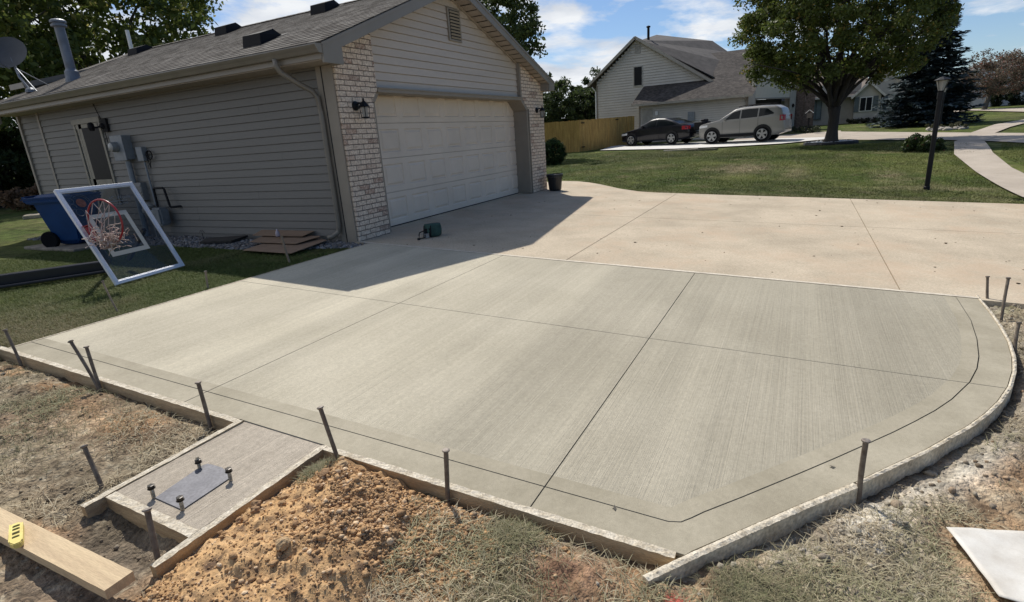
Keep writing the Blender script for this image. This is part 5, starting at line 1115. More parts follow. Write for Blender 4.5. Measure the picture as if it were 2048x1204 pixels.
# cardboard sheets
CB = [([(-1.93, .94), (-1.97, -.03), (-1.20, .12), (-.98, .60), (-1.25, 1.10)], .012, .03, 'largest, lowest cardboard sheet, lying on the grass at the gravel edge'),
      ([(-1.55, 1.28), (-1.56, .33), (-1.12, .30), (-1.10, 1.45)], .045, .06, 'middle cardboard sheet with a small bottle standing on it'),
      ([(-1.28, 1.55), (-1.26, .52), (-1.04, .50), (-1.04, 1.62)], .085, .11, 'topmost cardboard sheet leaning against the garage wall')]
for pts, z0, z1, lab in CB:
    cx = sum(p[0] for p in pts) / len(pts); cy = sum(p[1] for p in pts) / len(pts); g = MB(); xs_ = [p[0] for p in pts]
    g.prism([(x, y, z0 + (z1 - z0) * (x - min(xs_)) / (max(xs_) - min(xs_)) * (1.6 if z0 > .03 else 1) ) for x, y in pts], (0, 0, .006)); tag(g.build('cardboard_sheet', m_card, loc=(cx, cy, z0)), lab, 'cardboard', 'flattened cardboard by the garage wall')
g = MB(); g.lathe((-1.33, .93, .095), [(.028, 0), (.032, .01), (.030, .05), (.022, .075), (.012, .085), (.012, .105), (.004, .108)], 14); tag(g.build('bottle', M('cloudy_plastic', (.42, .36, .40), .4), smooth=True, loc=(-1.33, .93, .09)), 'small squat cloudy bottle standing on the cardboard', 'bottle')
g = MB(); g.prism([(-1.30, 2.62, .0), (-1.60, 2.35, .0), (-1.42, 1.86, .0), (-1.08, 1.92, .02)], (0, 0, .03)); tag(g.build('dark_mat', M('dark_mat', (.035, .03, .025), .9), loc=(-1.35, 2.2, 0)), 'dark flat cover lying in the gravel against the garage wall', 'cover')
# wire hoop marker in the gravel
g = MB(); g.tube([(-1.25, 2.78, 0), (-1.25, 2.78, .13)], .004, 5); g.tube([(-1.25, 2.78 - .06, .10), (-1.25, 2.78 - .035, .135), (-1.25, 2.78, .145), (-1.25, 2.78 + .035, .135), (-1.25, 2.78 + .06, .10)], .004, 5); tag(g.build('wire_marker', m_dark, loc=(-1.25, 2.78, 0)), 'small dark wire marker hoop standing in the gravel by the wall', 'marker')

# ------------------------------------------------------------------ bag and pot
bg_ = thing('tool_bag', (-.40, -1.08, -.04), 'small dark green canvas tool bag on the driveway in front of the garage door', 'bag')
bz = S * -1.08
g = MB()
def ring_(cx, cy, z, hx, hy, n=16, p=4):
    out = []
    for k in range(n):
        a = 2 * PI * k / n; c, s_ = math.cos(a), math.sin(a); r = (abs(c) ** p + abs(s_) ** p) ** (-1 / p); x = c * r * hx; y = s_ * r * hy; t = -.6
        out.append((cx + x * math.cos(t) - y * math.sin(t), cy + x * math.sin(t) + y * math.cos(t), z))
    return out
rings = [(0, .10, .065), (.02, .118, .078), (.09, .125, .082), (.15, .118, .078), (.175, .112, .072)]; V = []
for z, hx, hy in rings: V += ring_(-.36, -1.10, bz + z + .004, hx, hy)
Fs = [(i * 16 + k, i * 16 + (k + 1) % 16, (i + 1) * 16 + (k + 1) % 16, (i + 1) * 16 + k) for i in range(4) for k in range(16)] + [tuple(range(16))[::-1], tuple(64 + k for k in range(16))]
g.add(V, Fs); g.build('bag_body', m_bag, bg_, smooth=True)
g = MB(); c = Vector((-.455, -1.045, bz)); g.beam(c + Vector((-.02, -.05, .13)), c + Vector((-.02, -.05, .02)), .085, .012, up=(1, .7, 0)); g.tube([c + Vector((-.0, -.09, .17)), c + Vector((-.01, -.085, .0))], .007, 6); g.tube([c + Vector((-.03, .0, .17)), c + Vector((-.05, .01, .0))], .007, 6); g.build('bag_opening', m_dark, bg_)
g = MB(); g.tube([c + Vector((-.03, 0, .10)), c + Vector((-.11, .03, .085)), c + Vector((-.14, .02, .05)), c + Vector((-.17, -.0, .012)), c + Vector((-.10, -.05, .012)), c + Vector((-.06, -.03, .08))], .008, 6); g.box(c + Vector((-.185, -.005, .012)), (.06, .04, .018), rz=.6); g.build('strap', m_dark, bg_)
g = MB(); g.box(c + Vector((-.05, -.045, .035)), (.05, .07, .055), rz=.5); g.build('clear_pouch', m_clearpl, bg_)
pt = thing('flower_pot', (5.32, -.62, -.02), 'empty black flower pot at the foot of the right brick pier', 'pot')
g = MB(); g.lathe((5.32, -.62, -.02), [(.13, 0), (.145, .02), (.175, .30), (.175, .31), (.195, .315), (.195, .37), (.18, .375), (.172, .34), (.15, .20), (.01, .19)], 24); g.build('pot_shell', M('black_pot', (.012, .012, .014), .35), pt, smooth=False)
g = MB(); g.lathe((5.32, -.62, .18), [(.155, 0), (.15, .012), (.02, .02)], 16); g.build('potting_soil', m_darkhole, pt)

# ------------------------------------------------------------------ foliage
def leafcloud(name, C_, R_, per, size, cols, mat, parent, flat=1.0, elong=1.7, hang=0.0, fill=1.0):
    """C_ cluster centres (n,3), R_ radii; per leaves each"""
    n = len(C_) * per; ci = np.repeat(np.arange(len(C_)), per)
    d = rng.normal(0, 1, (n, 3)); d /= np.linalg.norm(d, axis=1)[:, None] + 1e-9; rad = R_[ci] * rng.random(n) ** .5 * fill
    P = C_[ci] + d * rad[:, None] * np.array([1, 1, flat])
    a = rng.normal(0, 1, (n, 3)); a[:, 2] -= hang; a /= np.linalg.norm(a, axis=1)[:, None]; b = rng.normal(0, 1, (n, 3)); b -= (b * a).sum(1)[:, None] * a; b /= np.linalg.norm(b, axis=1)[:, None]
    s = size * rng.uniform(.6, 1.3, n); a = a * (s * elong / 2)[:, None]; b = b * (s / 2)[:, None]
    V = np.stack([P - a, P + b * .9, P + a, P - b * .9], 1).reshape(-1, 3); F = np.arange(n * 4).reshape(-1, 4)
    t = rng.random(n) * .6 + .4 * rng.random(len(C_))[ci]
    c = cols[0][None] * (1 - t[:, None]) + cols[1][None] * t[:, None]
    if len(cols) > 2: k = rng.random(n) < cols[3]; c[k] = cols[2]
    return np_mesh(name, V, F, mat, parent, attr={'col': np.repeat(c, 4, 0)})
def crown_pts(n, center, rad, surf=.55, lump=.25, bottom=-9, seed=0):
    out = []; c = np.array(center); r = np.array(rad)
    while len(out) < n:
        d = rng.normal(0, 1, 3); d /= np.linalg.norm(d); k = rng.random() ** (1 / 3.) if rng.random() > surf else rng.uniform(.78, 1.0)
        f = 1 + lump * math.sin(d[0] * 5 + seed) * math.cos(d[1] * 4.3 + seed * 2) + lump * .6 * math.sin(d[2] * 7 + d[0] * 6 + seed)
        p = c + d * r * k * f
        if p[2] > bottom: out.append(p)
    return np.array(out)
def limbs(g, base, fork, targets, r0, r1, bend=.25, tr=.02):
    """trunk from base to fork, limbs bending out to targets"""
    base = Vector(base); fork = Vector(fork)
    for tgt in targets:
        T_ = Vector(tgt); s_ = fork + Vector((random.uniform(-1, 1), random.uniform(-1, 1), random.uniform(-.4, .4))) * r1 * .6
        d = T_ - s_; mid = s_ + d * .45 + Vector((0, 0, abs(d.length) * bend * .5)) - Vector((d.x, d.y, 0)) * .10
        pts = []
        for k in range(8):
            t = k / 7; p = s_ * (1 - t) ** 2 + mid * 2 * t * (1 - t) + T_ * t * t; pts.append(p + Vector((random.gauss(0, 1), random.gauss(0, 1), random.gauss(0, .5))) * .02 * d.length * t)
        g.tube(pts, [max(tr, r1 * (1 - .9 * k / 7)) * (1 if k else .9) for k in range(8)], 6)

# big shade tree on the lawn
tb = (21.0, -6.75, float(gz(21.0, -6.75))); tree = thing('shade_tree', tb, 'big dark rounded shade tree on the lawn with a stone ring at its foot', 'tree')
g = MB(); bx, by, bz0 = tb
g.tube([(bx, by, bz0 - .1), (bx, by, bz0 + .02), (bx, by - .02, bz0 + .22), (bx, by - .03, bz0 + .6), (bx + .02, by - .05, bz0 + 1.1), (bx, by - .02, bz0 + 1.5)], [.46, .37, .26, .205, .20, .25], 14)
fork = (bx, by - .02, bz0 + 1.42); lt = []
for k in range(15):
    a = 2 * PI * k / 15 + random.uniform(-.2, .2); rr = random.uniform(.6, 3.3); lt.append((bx + rr * math.cos(a), by + rr * math.sin(a) * 1.0, bz0 + random.uniform(3.6, 6.6) - rr * .35))
limbs(g, tb, fork, lt, .3, .12, bend=.35, tr=.022)
for k in range(10):
    a = PI / 2 + (k - 4.5) * .75; limbs(g, tb, (bx, by, bz0 + 1.75), [(bx + 1.4 * math.cos(a), by + 2.6 * math.sin(a), bz0 + random.uniform(3.2, 4.3))], .2, .07, bend=.3, tr=.02)
for q in lt:
    for _ in range(4):
        s_ = Vector(fork).lerp(Vector(q), random.uniform(.4, .9)); e2 = s_ + Vector((random.gauss(0, 1), random.gauss(0, 1), random.uniform(-.1, 1.1))); g.tube([s_, s_.lerp(e2, .5) + Vector((0, 0, .08)), e2], [.04, .03, .012], 5)
g.build('trunk', m_bark, tree, smooth=True)
C_ = crown_pts(680, (bx, by + .02, bz0 + 4.95), (3.6, 3.75, 3.0), surf=.6, lump=.07, bottom=bz0 + 2.35, seed=1.3)
dd = np.hypot(C_[:, 0] - bx, C_[:, 1] - by); keep = C_[:, 2] > bz0 + 2.55 + .0 * dd - .25 * (dd > 2) + rng.uniform(-.2, .3, len(C_)); keep &= ~((dd < 1.5) & (C_[:, 2] < bz0 + 3.9)); C_ = C_[keep]
leafcloud('crown', C_, rng.uniform(.22, .55, len(C_)), 120, .085, [A_(.045, .070, .018), A_(.145, .175, .04), A_(.30, .22, .06), .035], m_leaf, tree, flat=.75)
# stone ring at the foot
g = MB(); g.tube([(bx + .95 * math.cos(a) * 1.1, by + .95 * math.sin(a), float(gz(bx + .95 * math.cos(a), by + .95 * math.sin(a))) + .05) for a in np.linspace(0, 2 * PI, 30)], .09, 6, cap=False); tag(g.build('tree_ring', M('black_edging', (.02, .02, .022), .7), loc=(bx, by, bz0)), 'dark edging ring round the foot of the shade tree', 'edging')
n = 700; a = rng.uniform(0, 2 * PI, n); r_ = rng.uniform(.3, .95, n); x = bx + r_ * np.cos(a) * 1.1; y = by + r_ * np.sin(a)
tag(stones('white_gravel', np.stack([x, y, gz(x, y) + .06], 1), rng.uniform(.03, .06, n), np.repeat([[.52, .54, .55]], n, 0), m_gravel), 'white stones inside the ring under the shade tree', 'white stones', kind='stuff')
g = MB(); g.lathe((bx, by, bz0 - .05), [(1.0, 0), (.98, .09), (.4, .12)], 24); tag(g.build('mulch_bed', m_darkhole, loc=(bx, by, bz0)), 'low dark bed holding the white stones round the shade tree trunk', 'bed')

# spruce
def spruce(base, H, R0, label, cols, n_lev=34, per=15, droop=.18, card=.10, seed=0, group=None):
    t = thing('spruce_tree', base, label, 'spruce', group); bx, by, bz = base
    g = MB(); g.tube([(bx, by, bz - .1), (bx, by, bz + H * .5), (bx, by, bz + H)], [.16 * H / 7, .09 * H / 7, .01], 8)
    P = []; D = []; S_ = []
    for i in range(n_lev):
        f = i / (n_lev - 1); z = bz + .15 + (H - .15) * f ** .95; L_ = R0 * (1 - f) ** .82 * random.uniform(.85, 1.12) + .1
        for k in range(max(5, int(per * (1 - f * .6)))):
            a = random.uniform(0, 2 * PI); l = L_ * random.uniform(.6, 1.12); tip = Vector((bx + math.cos(a) * l, by + math.sin(a) * l, z - droop * l + .10 * l * random.random()))
            s_ = Vector((bx, by, z)); m_ = s_.lerp(tip, .6) - Vector((0, 0, .07 * l)); g.tube([s_, m_, tip], [.02, .012, .005], 4, cap=False)
            nn = int(26 * l) + 6
            for q in range(nn):
                tt = random.random() ** .6; p = s_ * (1 - tt) ** 2 + m_ * 2 * tt * (1 - tt) + tip * tt * tt; w_ = .20 * l * (1 - tt * .75) + .04
                P.append(p + Vector((random.gauss(0, 1) * w_ * .6, random.gauss(0, 1) * w_ * .6, random.gauss(0, .035)))); D.append((math.cos(a), math.sin(a))); S_.append(card * random.uniform(.7, 1.4))
    g.build('trunk', m_bark, t)
    P = np.array(P); D = np.array(D); S_ = np.array(S_); n = len(P); ang = np.arctan2(D[:, 1], D[:, 0]) + rng.uniform(-.9, .9, n)
    a = np.stack([np.cos(ang), np.sin(ang), rng.uniform(-.45, .35, n)], 1) * S_[:, None]; b = np.stack([-np.sin(ang), np.cos(ang), rng.uniform(-.6, .6, n)], 1) * S_[:, None] * .33
    V = np.stack([P - a * .5 - b, P - a * .5 + b, P + a * .9 + b * .3, P + a * .9 - b * .3], 1).reshape(-1, 3)
    tt = rng.random(n); c = cols[0][None] * (1 - tt[:, None]) + cols[1][None] * tt[:, None]
    np_mesh('foliage', V, np.arange(n * 4).reshape(-1, 4), m_needle, t, attr={'col': np.repeat(c, 4, 0)})
    return t
spruce((32.6, -11.75, float(gz(32.6, -11.75))), 7.3, 2.35, 'tall dark blue spruce behind the street lamps on the right', [A_(.020, .034, .040), A_(.07, .10, .11)], n_lev=44, per=22, card=.16)

def plain_tree(name, base, H, crown_c, crown_r, ncl, per, size, cols, label, cat='tree', rcl=(.4, .8), lump=.15, seed=0., group=None, trunk_r=.2, bark=None, surf=.5, bottom=-9):
    t = thing(name, base, label, cat, group); g = MB(); b = Vector(base); cc = Vector(crown_c)
    fk = b.lerp(Vector((cc.x, cc.y, cc.z)), .45); g.tube([b - Vector((0, 0, .2)), b.lerp(fk, .5), fk], [trunk_r, trunk_r * .8, trunk_r * .7], 8)
    C_ = crown_pts(ncl, crown_c, crown_r, surf=surf, lump=lump, seed=seed, bottom=bottom)
    limbs(g, base, fk, [tuple(C_[i]) for i in rng.integers(0, len(C_), 16)], trunk_r, trunk_r * .42, tr=.02)
    g.build('trunk', bark or m_bark, t, smooth=True)
    leafcloud('crown', C_, rng.uniform(rcl[0], rcl[1], len(C_)), per, size, cols, m_leaf, t, flat=.75); return t
G1 = [A_(.05, .08, .02), A_(.17, .20, .045), A_(.40, .36, .12), .05]
# behind the garage, left
plain_tree('maple_tree', (9.2, 23.0, .2), 10, (9.2, 23.0, 7.2), (5.2, 5.2, 4.3), 400, 70, .17, G1, 'wide leafy maple rising behind the left end of the garage roof', rcl=(.4, .9), lump=.07, seed=.4, trunk_r=.3, bark=m_bark2)
plain_tree('maple_tree', (2.3, 20.5, .1), 9, (2.3, 20.5, 6.2), (4.2, 4.2, 4.0), 280, 70, .16, G1, 'leafy tree at the top left corner behind the satellite dish', rcl=(.4, .8), lump=.1, seed=2.4, trunk_r=.28, bark=m_bark2)
plain_tree('shrub', (2.9, 20.6, .1), 3, (3.1, 21.0, 1.7), (1.9, 1.9, 1.5), 150, 90, .12, [A_(.02, .035, .012), A_(.06, .08, .025)], 'dark rounded shrub left of the garage below the gutter end', cat='shrub', rcl=(.3, .5), lump=.1, seed=3)
plain_tree('shrub', (2.6, 17.2, .1), 1, (2.6, 17.2, .42), (.95, .95, .38), 60, 90, .08, [A_(.16, .09, .05), A_(.26, .17, .10)], 'low reddish brown shrub on the lawn beside the garage corner', cat='shrub', rcl=(.15, .25), lump=.1, seed=5)
# behind the roof, right
plain_tree('pear_tree', (20.3, 8.3, .1), 9, (20.6, 8.5, 6.6), (2.0, 2.15, 4.1), 230, 70, .13, [A_(.05, .075, .025), A_(.14, .17, .05)], 'upright open tree rising behind the right slope of the garage roof', rcl=(.25, .6), lump=.22, seed=1.1, trunk_r=.18, bark=m_bark2, surf=.6)
for k, (x, y, h, r_, lab) in enumerate(((37.0, 12.9, 4.9, 2.5, 'dark evergreen behind the fence, nearest the brick pier'), (39.0, 10.6, 3.9, 2.0, 'middle dark evergreen behind the fence'), (46.0, 12.3, 5.2, 1.9, 'farthest dark evergreen behind the fence, beside the neighbouring house'))):
    z = float(gz(x, y)); plain_tree('evergreen_tree', (x, y, z), h, (x, y, z + h * .52), (r_, r_, h * .52), 150, 90, .15, [A_(.03, .05, .02), A_(.09, .12, .04)], lab, rcl=(.25, .6), lump=.25, seed=k * 1.7, group='evergreens behind the fence', trunk_r=.15)
z = float(gz(14.6, 3.35)); sb = thing('round_shrub', (14.6, 3.35, z), 'clipped dark green rounded shrub beside the right brick pier', 'shrub')
C_ = crown_pts(170, (14.6, 3.35, z + .48), (.52, .52, .52), surf=.85, lump=.03); leafcloud('foliage', C_, np.full(len(C_), .11), 90, .035, [A_(.02, .045, .012), A_(.05, .085, .025)], m_leaf, sb)
# shrub and perennials by the sidewalk
z = float(gz(14.4, -9.0)); pb = thing('garden_bush', (14.4, -9.0, z), 'low leafy perennial clump at the sidewalk edge near the lamp post', 'bush')
C_ = crown_pts(70, (14.5, -8.95, z + .18), (.48, .45, .24), surf=.6, lump=.2, bottom=z); leafcloud('foliage', C_, np.full(len(C_), .12), 70, .06, [A_(.02, .035, .012), A_(.07, .10, .03), A_(.12, .03, .03), .03], m_leaf, pb)
# weeping tree, arborvitae and far right
z = float(gz(50, -18.0)); plain_tree('crabapple_tree', (50, -18.0, z), 3, (50.4, -18.6, z + 2.6), (2.6, 2.3, 1.5), 170, 60, .09, [A_(.10, .075, .055), A_(.17, .14, .10), A_(.24, .10, .07), .12], 'sparse reddish brown crabapple tree in front of the far right house', rcl=(.3, .6), lump=.2, seed=2, trunk_r=.2, bark=m_bark2)
for x, y, h, r_, lab in ((56.5, -20.2, 2.3, .75, 'left one of two dark conical shrubs before the far right house'), (55.8, -21.1, 2.6, .75, 'right one of two dark conical shrubs before the far right house')):
    z = float(gz(x, y)); s_ = thing('conical_shrub', (x, y, z), lab, 'shrub', 'conical shrubs by the far house'); C_ = np.array([(x + random.gauss(0, 1) * r_ * .45 * (1 - f * .7), y + random.gauss(0, 1) * r_ * .45 * (1 - f * .7), z + .1 + f * h) for f in rng.random(110)]); leafcloud('foliage', C_, np.full(len(C_), .22), 50, .09, [A_(.012, .022, .01), A_(.035, .05, .02)], m_leaf, s_)

# ------------------------------------------------------------------ fence
fn = thing('wood_fence', (26, 6, .15), 'new cedar picket fence running from the garage to the neighbouring house', 'fence')
FP = [(22.6, 10.6), (24.4, 6.0), (25.4, 4.9), (29.4, 3.9), (30.45, 3.85)]
FP = [(23.6, 11.0), (24.3, 5.75), (29.9, 4.05)]
def fence_run(a, b, name):
    d = Vector((b[0] - a[0], b[1] - a[1], 0)); L_ = d.length; d.normalize(); nr_ = Vector((-d.y, d.x, 0)); g = MB(); n = int(L_ / .145); gr = MB()
    for i in range(n):
        c = Vector((a[0], a[1], 0)) + d * (i + .5) * L_ / n; z = float(gz(c.x, c.y)); h = 1.74 + random.uniform(-.012, .012)
        g.box(c + Vector((0, 0, z + h / 2)) + nr_ * random.uniform(-.006, .006), (L_ / n - .006, .018, h), rz=math.atan2(d.y, d.x))
    o = g.build(name, m_fence, fn)
    for k in range(int(L_ / 2.3) + 1):
        c = Vector((a[0], a[1], 0)) + d * min(L_ - .05, k * 2.3 + .1) + nr_ * .07; z = float(gz(c.x, c.y)); g = MB(); g.box(c + Vector((0, 0, z + .85)), (.09, .09, 1.8)); g.build('post', m_fence, fn)
fence_run(FP[0], FP[1], 'picket_panel'); fence_run(FP[1], FP[2], 'picket_panel')
for k, (t, zz_) in enumerate(((.05, 1.58), (.65, 1.60), (.05, .25))):
    x = FP[1][0] + (FP[2][0] - FP[1][0]) * t; y = FP[1][1] + (FP[2][1] - FP[1][1]) * t; z = float(gz(x, y)); g = MB(); g.box((x - .03, y - .05, z + zz_), (.30, .03, .05), rz=-.3); g.build('hinge', m_dark, fn)

# ------------------------------------------------------------------ neighbouring house
nh = thing('neighbour_house', (33, 0, .3), 'two storey cream sided neighbouring house with dark roofs behind the parked cars', 'house')
XW = 30.5; yN = -2.6; yL = 3.85; ZE = 2.63
def nsid(g, y0, y1, z0, z1, x, h=.125):
    n = int(round((z1 - z0) / h)); hh = (z1 - z0) / n
    for k in range(n):
        a = z0 + k * hh; g.add([(x - .03, y0, a), (x - .03, y1, a), (x - .004, y1, a + hh - .028), (x - .004, y0, a + hh - .028)], [(0, 1, 2, 3)]); g.add([(x - .03, y0, a), (x - .03, y1, a), (x, y1, a), (x, y0, a)], [(0, 3, 2, 1)])
g = MB(); nsid(g, yN, yL, .2, ZE - .02, XW); g.bb((XW + .02, yN, -.2), (XW + .2, yL, ZE)); g.bb((XW + .02, yL - .1, -.2), (XW + 3, yL, ZE + .2)); g.build('garage_side_wall', m_nsiding, nh, fix=False)
# gable wall (upper storey) at x = 33
XG = 33.0
g = MB(); pk = (4.72, 7.08); el = (7.95, 4.45); er = (-.38, 3.76)
n = 40
for k in range(n):
    z0 = .2 + (pk[1] - .3) * k / n; z1 = .2 + (pk[1] - .3) * (k + 1) / n
    def lim_(z):
        yl = 7.55 if z < 4.35 else pk[0] + (el[0] - pk[0]) * (pk[1] - .12 - z) / (pk[1] - el[1]) ; yr = -.1 if z < 3.7 else pk[0] + (er[0] - pk[0]) * (pk[1] - .12 - z) / (pk[1] - er[1]); return min(yl, 7.55), yr
    a = lim_(z1)
    g.add([(XG - .03, a[1], z0), (XG - .03, a[0], z0), (XG - .004, a[0], z1 - .032), (XG - .004, a[1], z1 - .032)], [(0, 1, 2, 3)]); g.add([(XG - .03, a[1], z0), (XG - .03, a[0], z0), (XG, a[0], z0), (XG, a[1], z0)], [(0, 3, 2, 1)])
g.prism([(XG + .02, 7.53, -.2), (XG + .02, 7.53, 4.25), (XG + .02, pk[0], pk[1] - .12), (XG + .02, er[0], er[1] - .05), (XG + .02, er[0], -.2)], (.2, 0, 0)); g.bb((XG + .2, 7.3, -.2), (XG + 9, 7.5, 4.3))
g.build('gable_wall', m_nsiding, nh, fix=False)
g = MB(); g.bb((XG - .03, 7.48, .2), (XG + .05, 7.58, 4.3)); g.bb((XW - .03, yL - .06, .2), (XW + .03, yL + .05, ZE)); g.bb((XW - .03, yN - .04, .2), (XW + .03, yN + .05, ZE)); g.build('corner_board', m_trim, nh)
g = MB(); g.bb((XG - .05, 4.28, 3.98), (XG + .02, 4.92, 5.28)); w_ = g.build('gable_window', M('window_trim', (.42, .40, .36), .5), nh); g = MB(); g.bb((XG - .06, 4.34, 4.05), (XG - .048, 4.86, 5.21)); g.build('pane', m_darkhole, w_)
g = MB(); g.bb((XG - .04, 4.42, 6.05), (XG + .02, 4.82, 6.55)); g.build('attic_vent', M('vent_trim', (.33, .31, .28), .5), nh)
# roofs
g = MB()
g.prism([(XG - .35, el[0] + .12, el[1] - .10), (XG - .35, pk[0], pk[1] + .02), (XG - .35, er[0] - .05, er[1] + .02), (XG - .35, er[0] - .05, er[1] - .10), (XG - .35, pk[0], pk[1] - .11), (XG - .35, el[0] + .12, el[1] - .22)], (11, 0, 0))
g.add([(XG + .3, pk[0], pk[1] + .015), (44, pk[0], pk[1] + .015), (44, -2.6, 2.4), (XG + .3, -2.6, 2.4)], [(0, 1, 2, 3)])
up_ = g.build('main_roof', m_nroof, nh)
g = MB()
for a, b in ((el, pk), (er, pk)):
    g.beam((XG - .37, a[0] + (.14 if a is el else -.07), a[1] - .12), (XG - .37, b[0], b[1] - .06), .03, .17)
g.beam((XW - .42, yN - .3, ZE + .02), (XW - .42, yL + .45, ZE + .02), .05, .14); g.build('rake_board', M('pale_fascia', (.36, .33, .28), .5), nh)
# higher ridge behind
g = MB(); g.add([(42, 5.44, 8.36), (42, 1.12, 7.35), (41.6, -.15, 6.35), (37.5, -1.6, 4.9), (33.6, -.6, 3.9), (33.4, 4.6, 6.9)], [(0, 1, 5), (1, 2, 5), (2, 3, 5), (3, 4, 5)]); g.add([(42, 5.44, 8.36), (42, 1.12, 7.35), (47, 1.12, 5.0), (47, 5.44, 5.0)], [(0, 1, 2, 3)]); g.add([(42, 5.44, 8.3), (33.4, 4.6, 6.8), (42, 6.4, 6.8)], [(0, 1, 2)])
g.build('upper_roof', M('upper_shingle', (.075, .066, .06), .9, var=.2, scale=2, fine=.2, fscale=20), up_)
# garage wing roof
g = MB(); zt = 3.86
sl2 = (zt - ZE) / (XG - (XW - .42)); zr_ = ZE + sl2 * (38 - XW + .42)
g.add([(XW - .42, yL + .45, ZE + .09), (XW - .42, yN - .35, ZE + .09), (38.2, yN - .9, zr_ + .09), (38.2, .8, zr_ + .09), (XG, er[0] - .0, zt + .09), (XG, yL + .35, zt + .09)], [(0, 1, 2, 3, 4, 5)])
g.add([(38.2, .8, zr_ + .09), (38.2, yN - .9, zr_ + .09), (45, -4.5, ZE + .2), (45, .8, ZE + .2)], [(0, 1, 2, 3)])
g.add([(XW - .42, yL + .45, ZE + .09), (XG, yL + .35, zt + .09), (XG, yL + .35, zt - .05), (XW - .42, yL + .45, ZE - .03)], [(0, 1, 2, 3)])
wr = g.build('wing_roof', m_nroof, nh, fix=False)
g = MB(); g.box((31.35, 3.2, 3.12), (.35, .4, .14), ry=-.42); g.build('roof_vent', m_dark, wr); g = MB(); g.box((36.8, -1.9, 5.55), (.5, .45, .2), ry=-.42); g.build('roof_vent', m_dark, wr)
g = MB(); g.tube([(35, 4.4, 6.6), (35, 4.4, 7.9)], .09, 10); g.lathe((35, 4.4, 7.85), [(.09, 0), (.14, .03), (.14, .1), (.05, .14)], 10); g.build('flue_pipe', m_dark, up_)
# front (garage door side) : skewed wall from N to E
Nn = Vector((XW, yN, 0)); Ee = Vector((35.6, -5.05, 0)); fd = (Ee - Nn).normalized(); fl_ = (Ee - Nn).length; fnrm = Vector((fd.y, -fd.x, 0)); ang = math.atan2(fd.y, fd.x)
def FB_(g, s0, s1, z0, z1, o0=0., o1=.2): g.box(Nn + fd * (s0 + s1) / 2 + fnrm * -(o0 + o1) / 2 + Vector((0, 0, (z0 + z1) / 2)), (s1 - s0, abs(o1 - o0), z1 - z0), rz=ang)
g = MB(); FB_(g, 0, .75, -.2, 2.9, -.05, .3); g.build('brick_pier', m_nwall, nh); g = MB(); FB_(g, 4.9, 5.65, -.2, 3.3, -.05, .3); g.build('brick_pier', m_nwall, nh)
g = MB(); FB_(g, .75, 4.9, 2.45, 4.2, 0, .2); 
for k in range(9): FB_(g, .75, 4.9, 2.47 + k * .14, 2.48 + k * .14, -.015, 0)
g.build('gable_panel', M('cream_siding', (.58, .55, .47), .6, var=.03), nh)
g = MB(); FB_(g, .76, 4.89, .1, 2.44, .5, .6); g.build('open_garage_shade', m_darkhole, nh)  # near-black panel stands in for the shade inside the open garage
g = MB(); FB_(g, .72, .80, .1, 2.42, -.06, .02); FB_(g, 4.84, 4.92, .1, 2.42, -.06, .02); FB_(g, .72, 4.92, 2.42, 2.5, -.06, .02); g.build('door_frame', m_trim, nh)
for s_ in (.4, 5.25):
    g = MB(); p = Nn + fd * s_ + fnrm * .1 + Vector((0, 0, 1.98)); g.lathe(p, [(.04, -.12), (.09, 0), (.09, .02), (.02, .12)], 8); g.build('wall_lantern', m_dark, nh)
# side door, meter, lamp, downspouts
g = MB(); g.bb((XW - .04, 3.02, .25), (XW - .014, 3.72, 2.40)); sdn = g.build('side_door', M('neighbour_door', (.40, .37, .32), .5), nh, bevel=.01)
g = MB(); g.bb((XW - .05, 3.08, .25), (XW - .039, 3.66, 2.33)); g.build('door_leaf', M('neighbour_door_leaf', (.34, .315, .275), .5), sdn)
g = MB(); g.bb((XW - .15, 2.66, 1.95), (XW, 2.82, 2.2)); g.build('wall_light', m_white, nh)
g = MB(); g.bb((XW - .16, .42, 1.45), (XW, .80, 2.0)); em2 = g.build('electric_meter', m_meter, nh); g = MB(); g.tube([(XW - .08, .62, 1.45), (XW - .08, .62, .2)], .05, 8); g.bb((XW - .2, -1.0, .6), (XW, -.7, 1.0)); g.build('conduit', m_meter, em2)
g = MB(); g.tube([(XW - .45, yN + .2, ZE - .05), (XW - .1, yN + .05, ZE - .3), (XW - .07, yN + .05, .2)], .05, 8); g.build('downspout', m_trim, nh); g = MB(); g.tube([(XG - .3, 7.8, 4.2), (XG - .05, 7.62, 3.9), (XG - .05, 7.62, .3)], .05, 8); g.build('downspout', m_white, nh)
# entrance part: brick column, siding wall with sliding window, small gabled bay
g = MB(); g.bb((35.9, -5.62, -.1), (36.5, -5.06, 3.9)); g.bb((35.8, -6.2, -.1), (36.0, -5.63, 3.3)); ec = g.build('brick_column', m_nbrick, nh)
g = MB(); g.beam((35.55, -4.75, 3.55), (35.55, -5.3, 2.95), .05, .1); g.beam((35.45, -5.15, 3.0), (35.45, -5.5, 3.5), .05, .08); g.build('porch_rake', m_trim, nh)
g = MB(); g.bb((41.5, -9.1, .2), (41.8, -3.0, 3.3)); g.build('entrance_wall', m_nwall, nh)
g = MB(); g.bb((41.40, -6.75, .95), (41.52, -5.75, 2.62)); w_ = g.build('sliding_window', m_shutter, nh)
for k in range(3): g = MB(); g.bb((41.38, -6.68 + k * .32, 1.02), (41.395, -6.42 + k * .32, 2.55)); g.build('pane', [m_darkhole, M('curtain', (.12, .16, .17), .6), M('curtain', (.16, .20, .21), .6)][2 - k], w_)
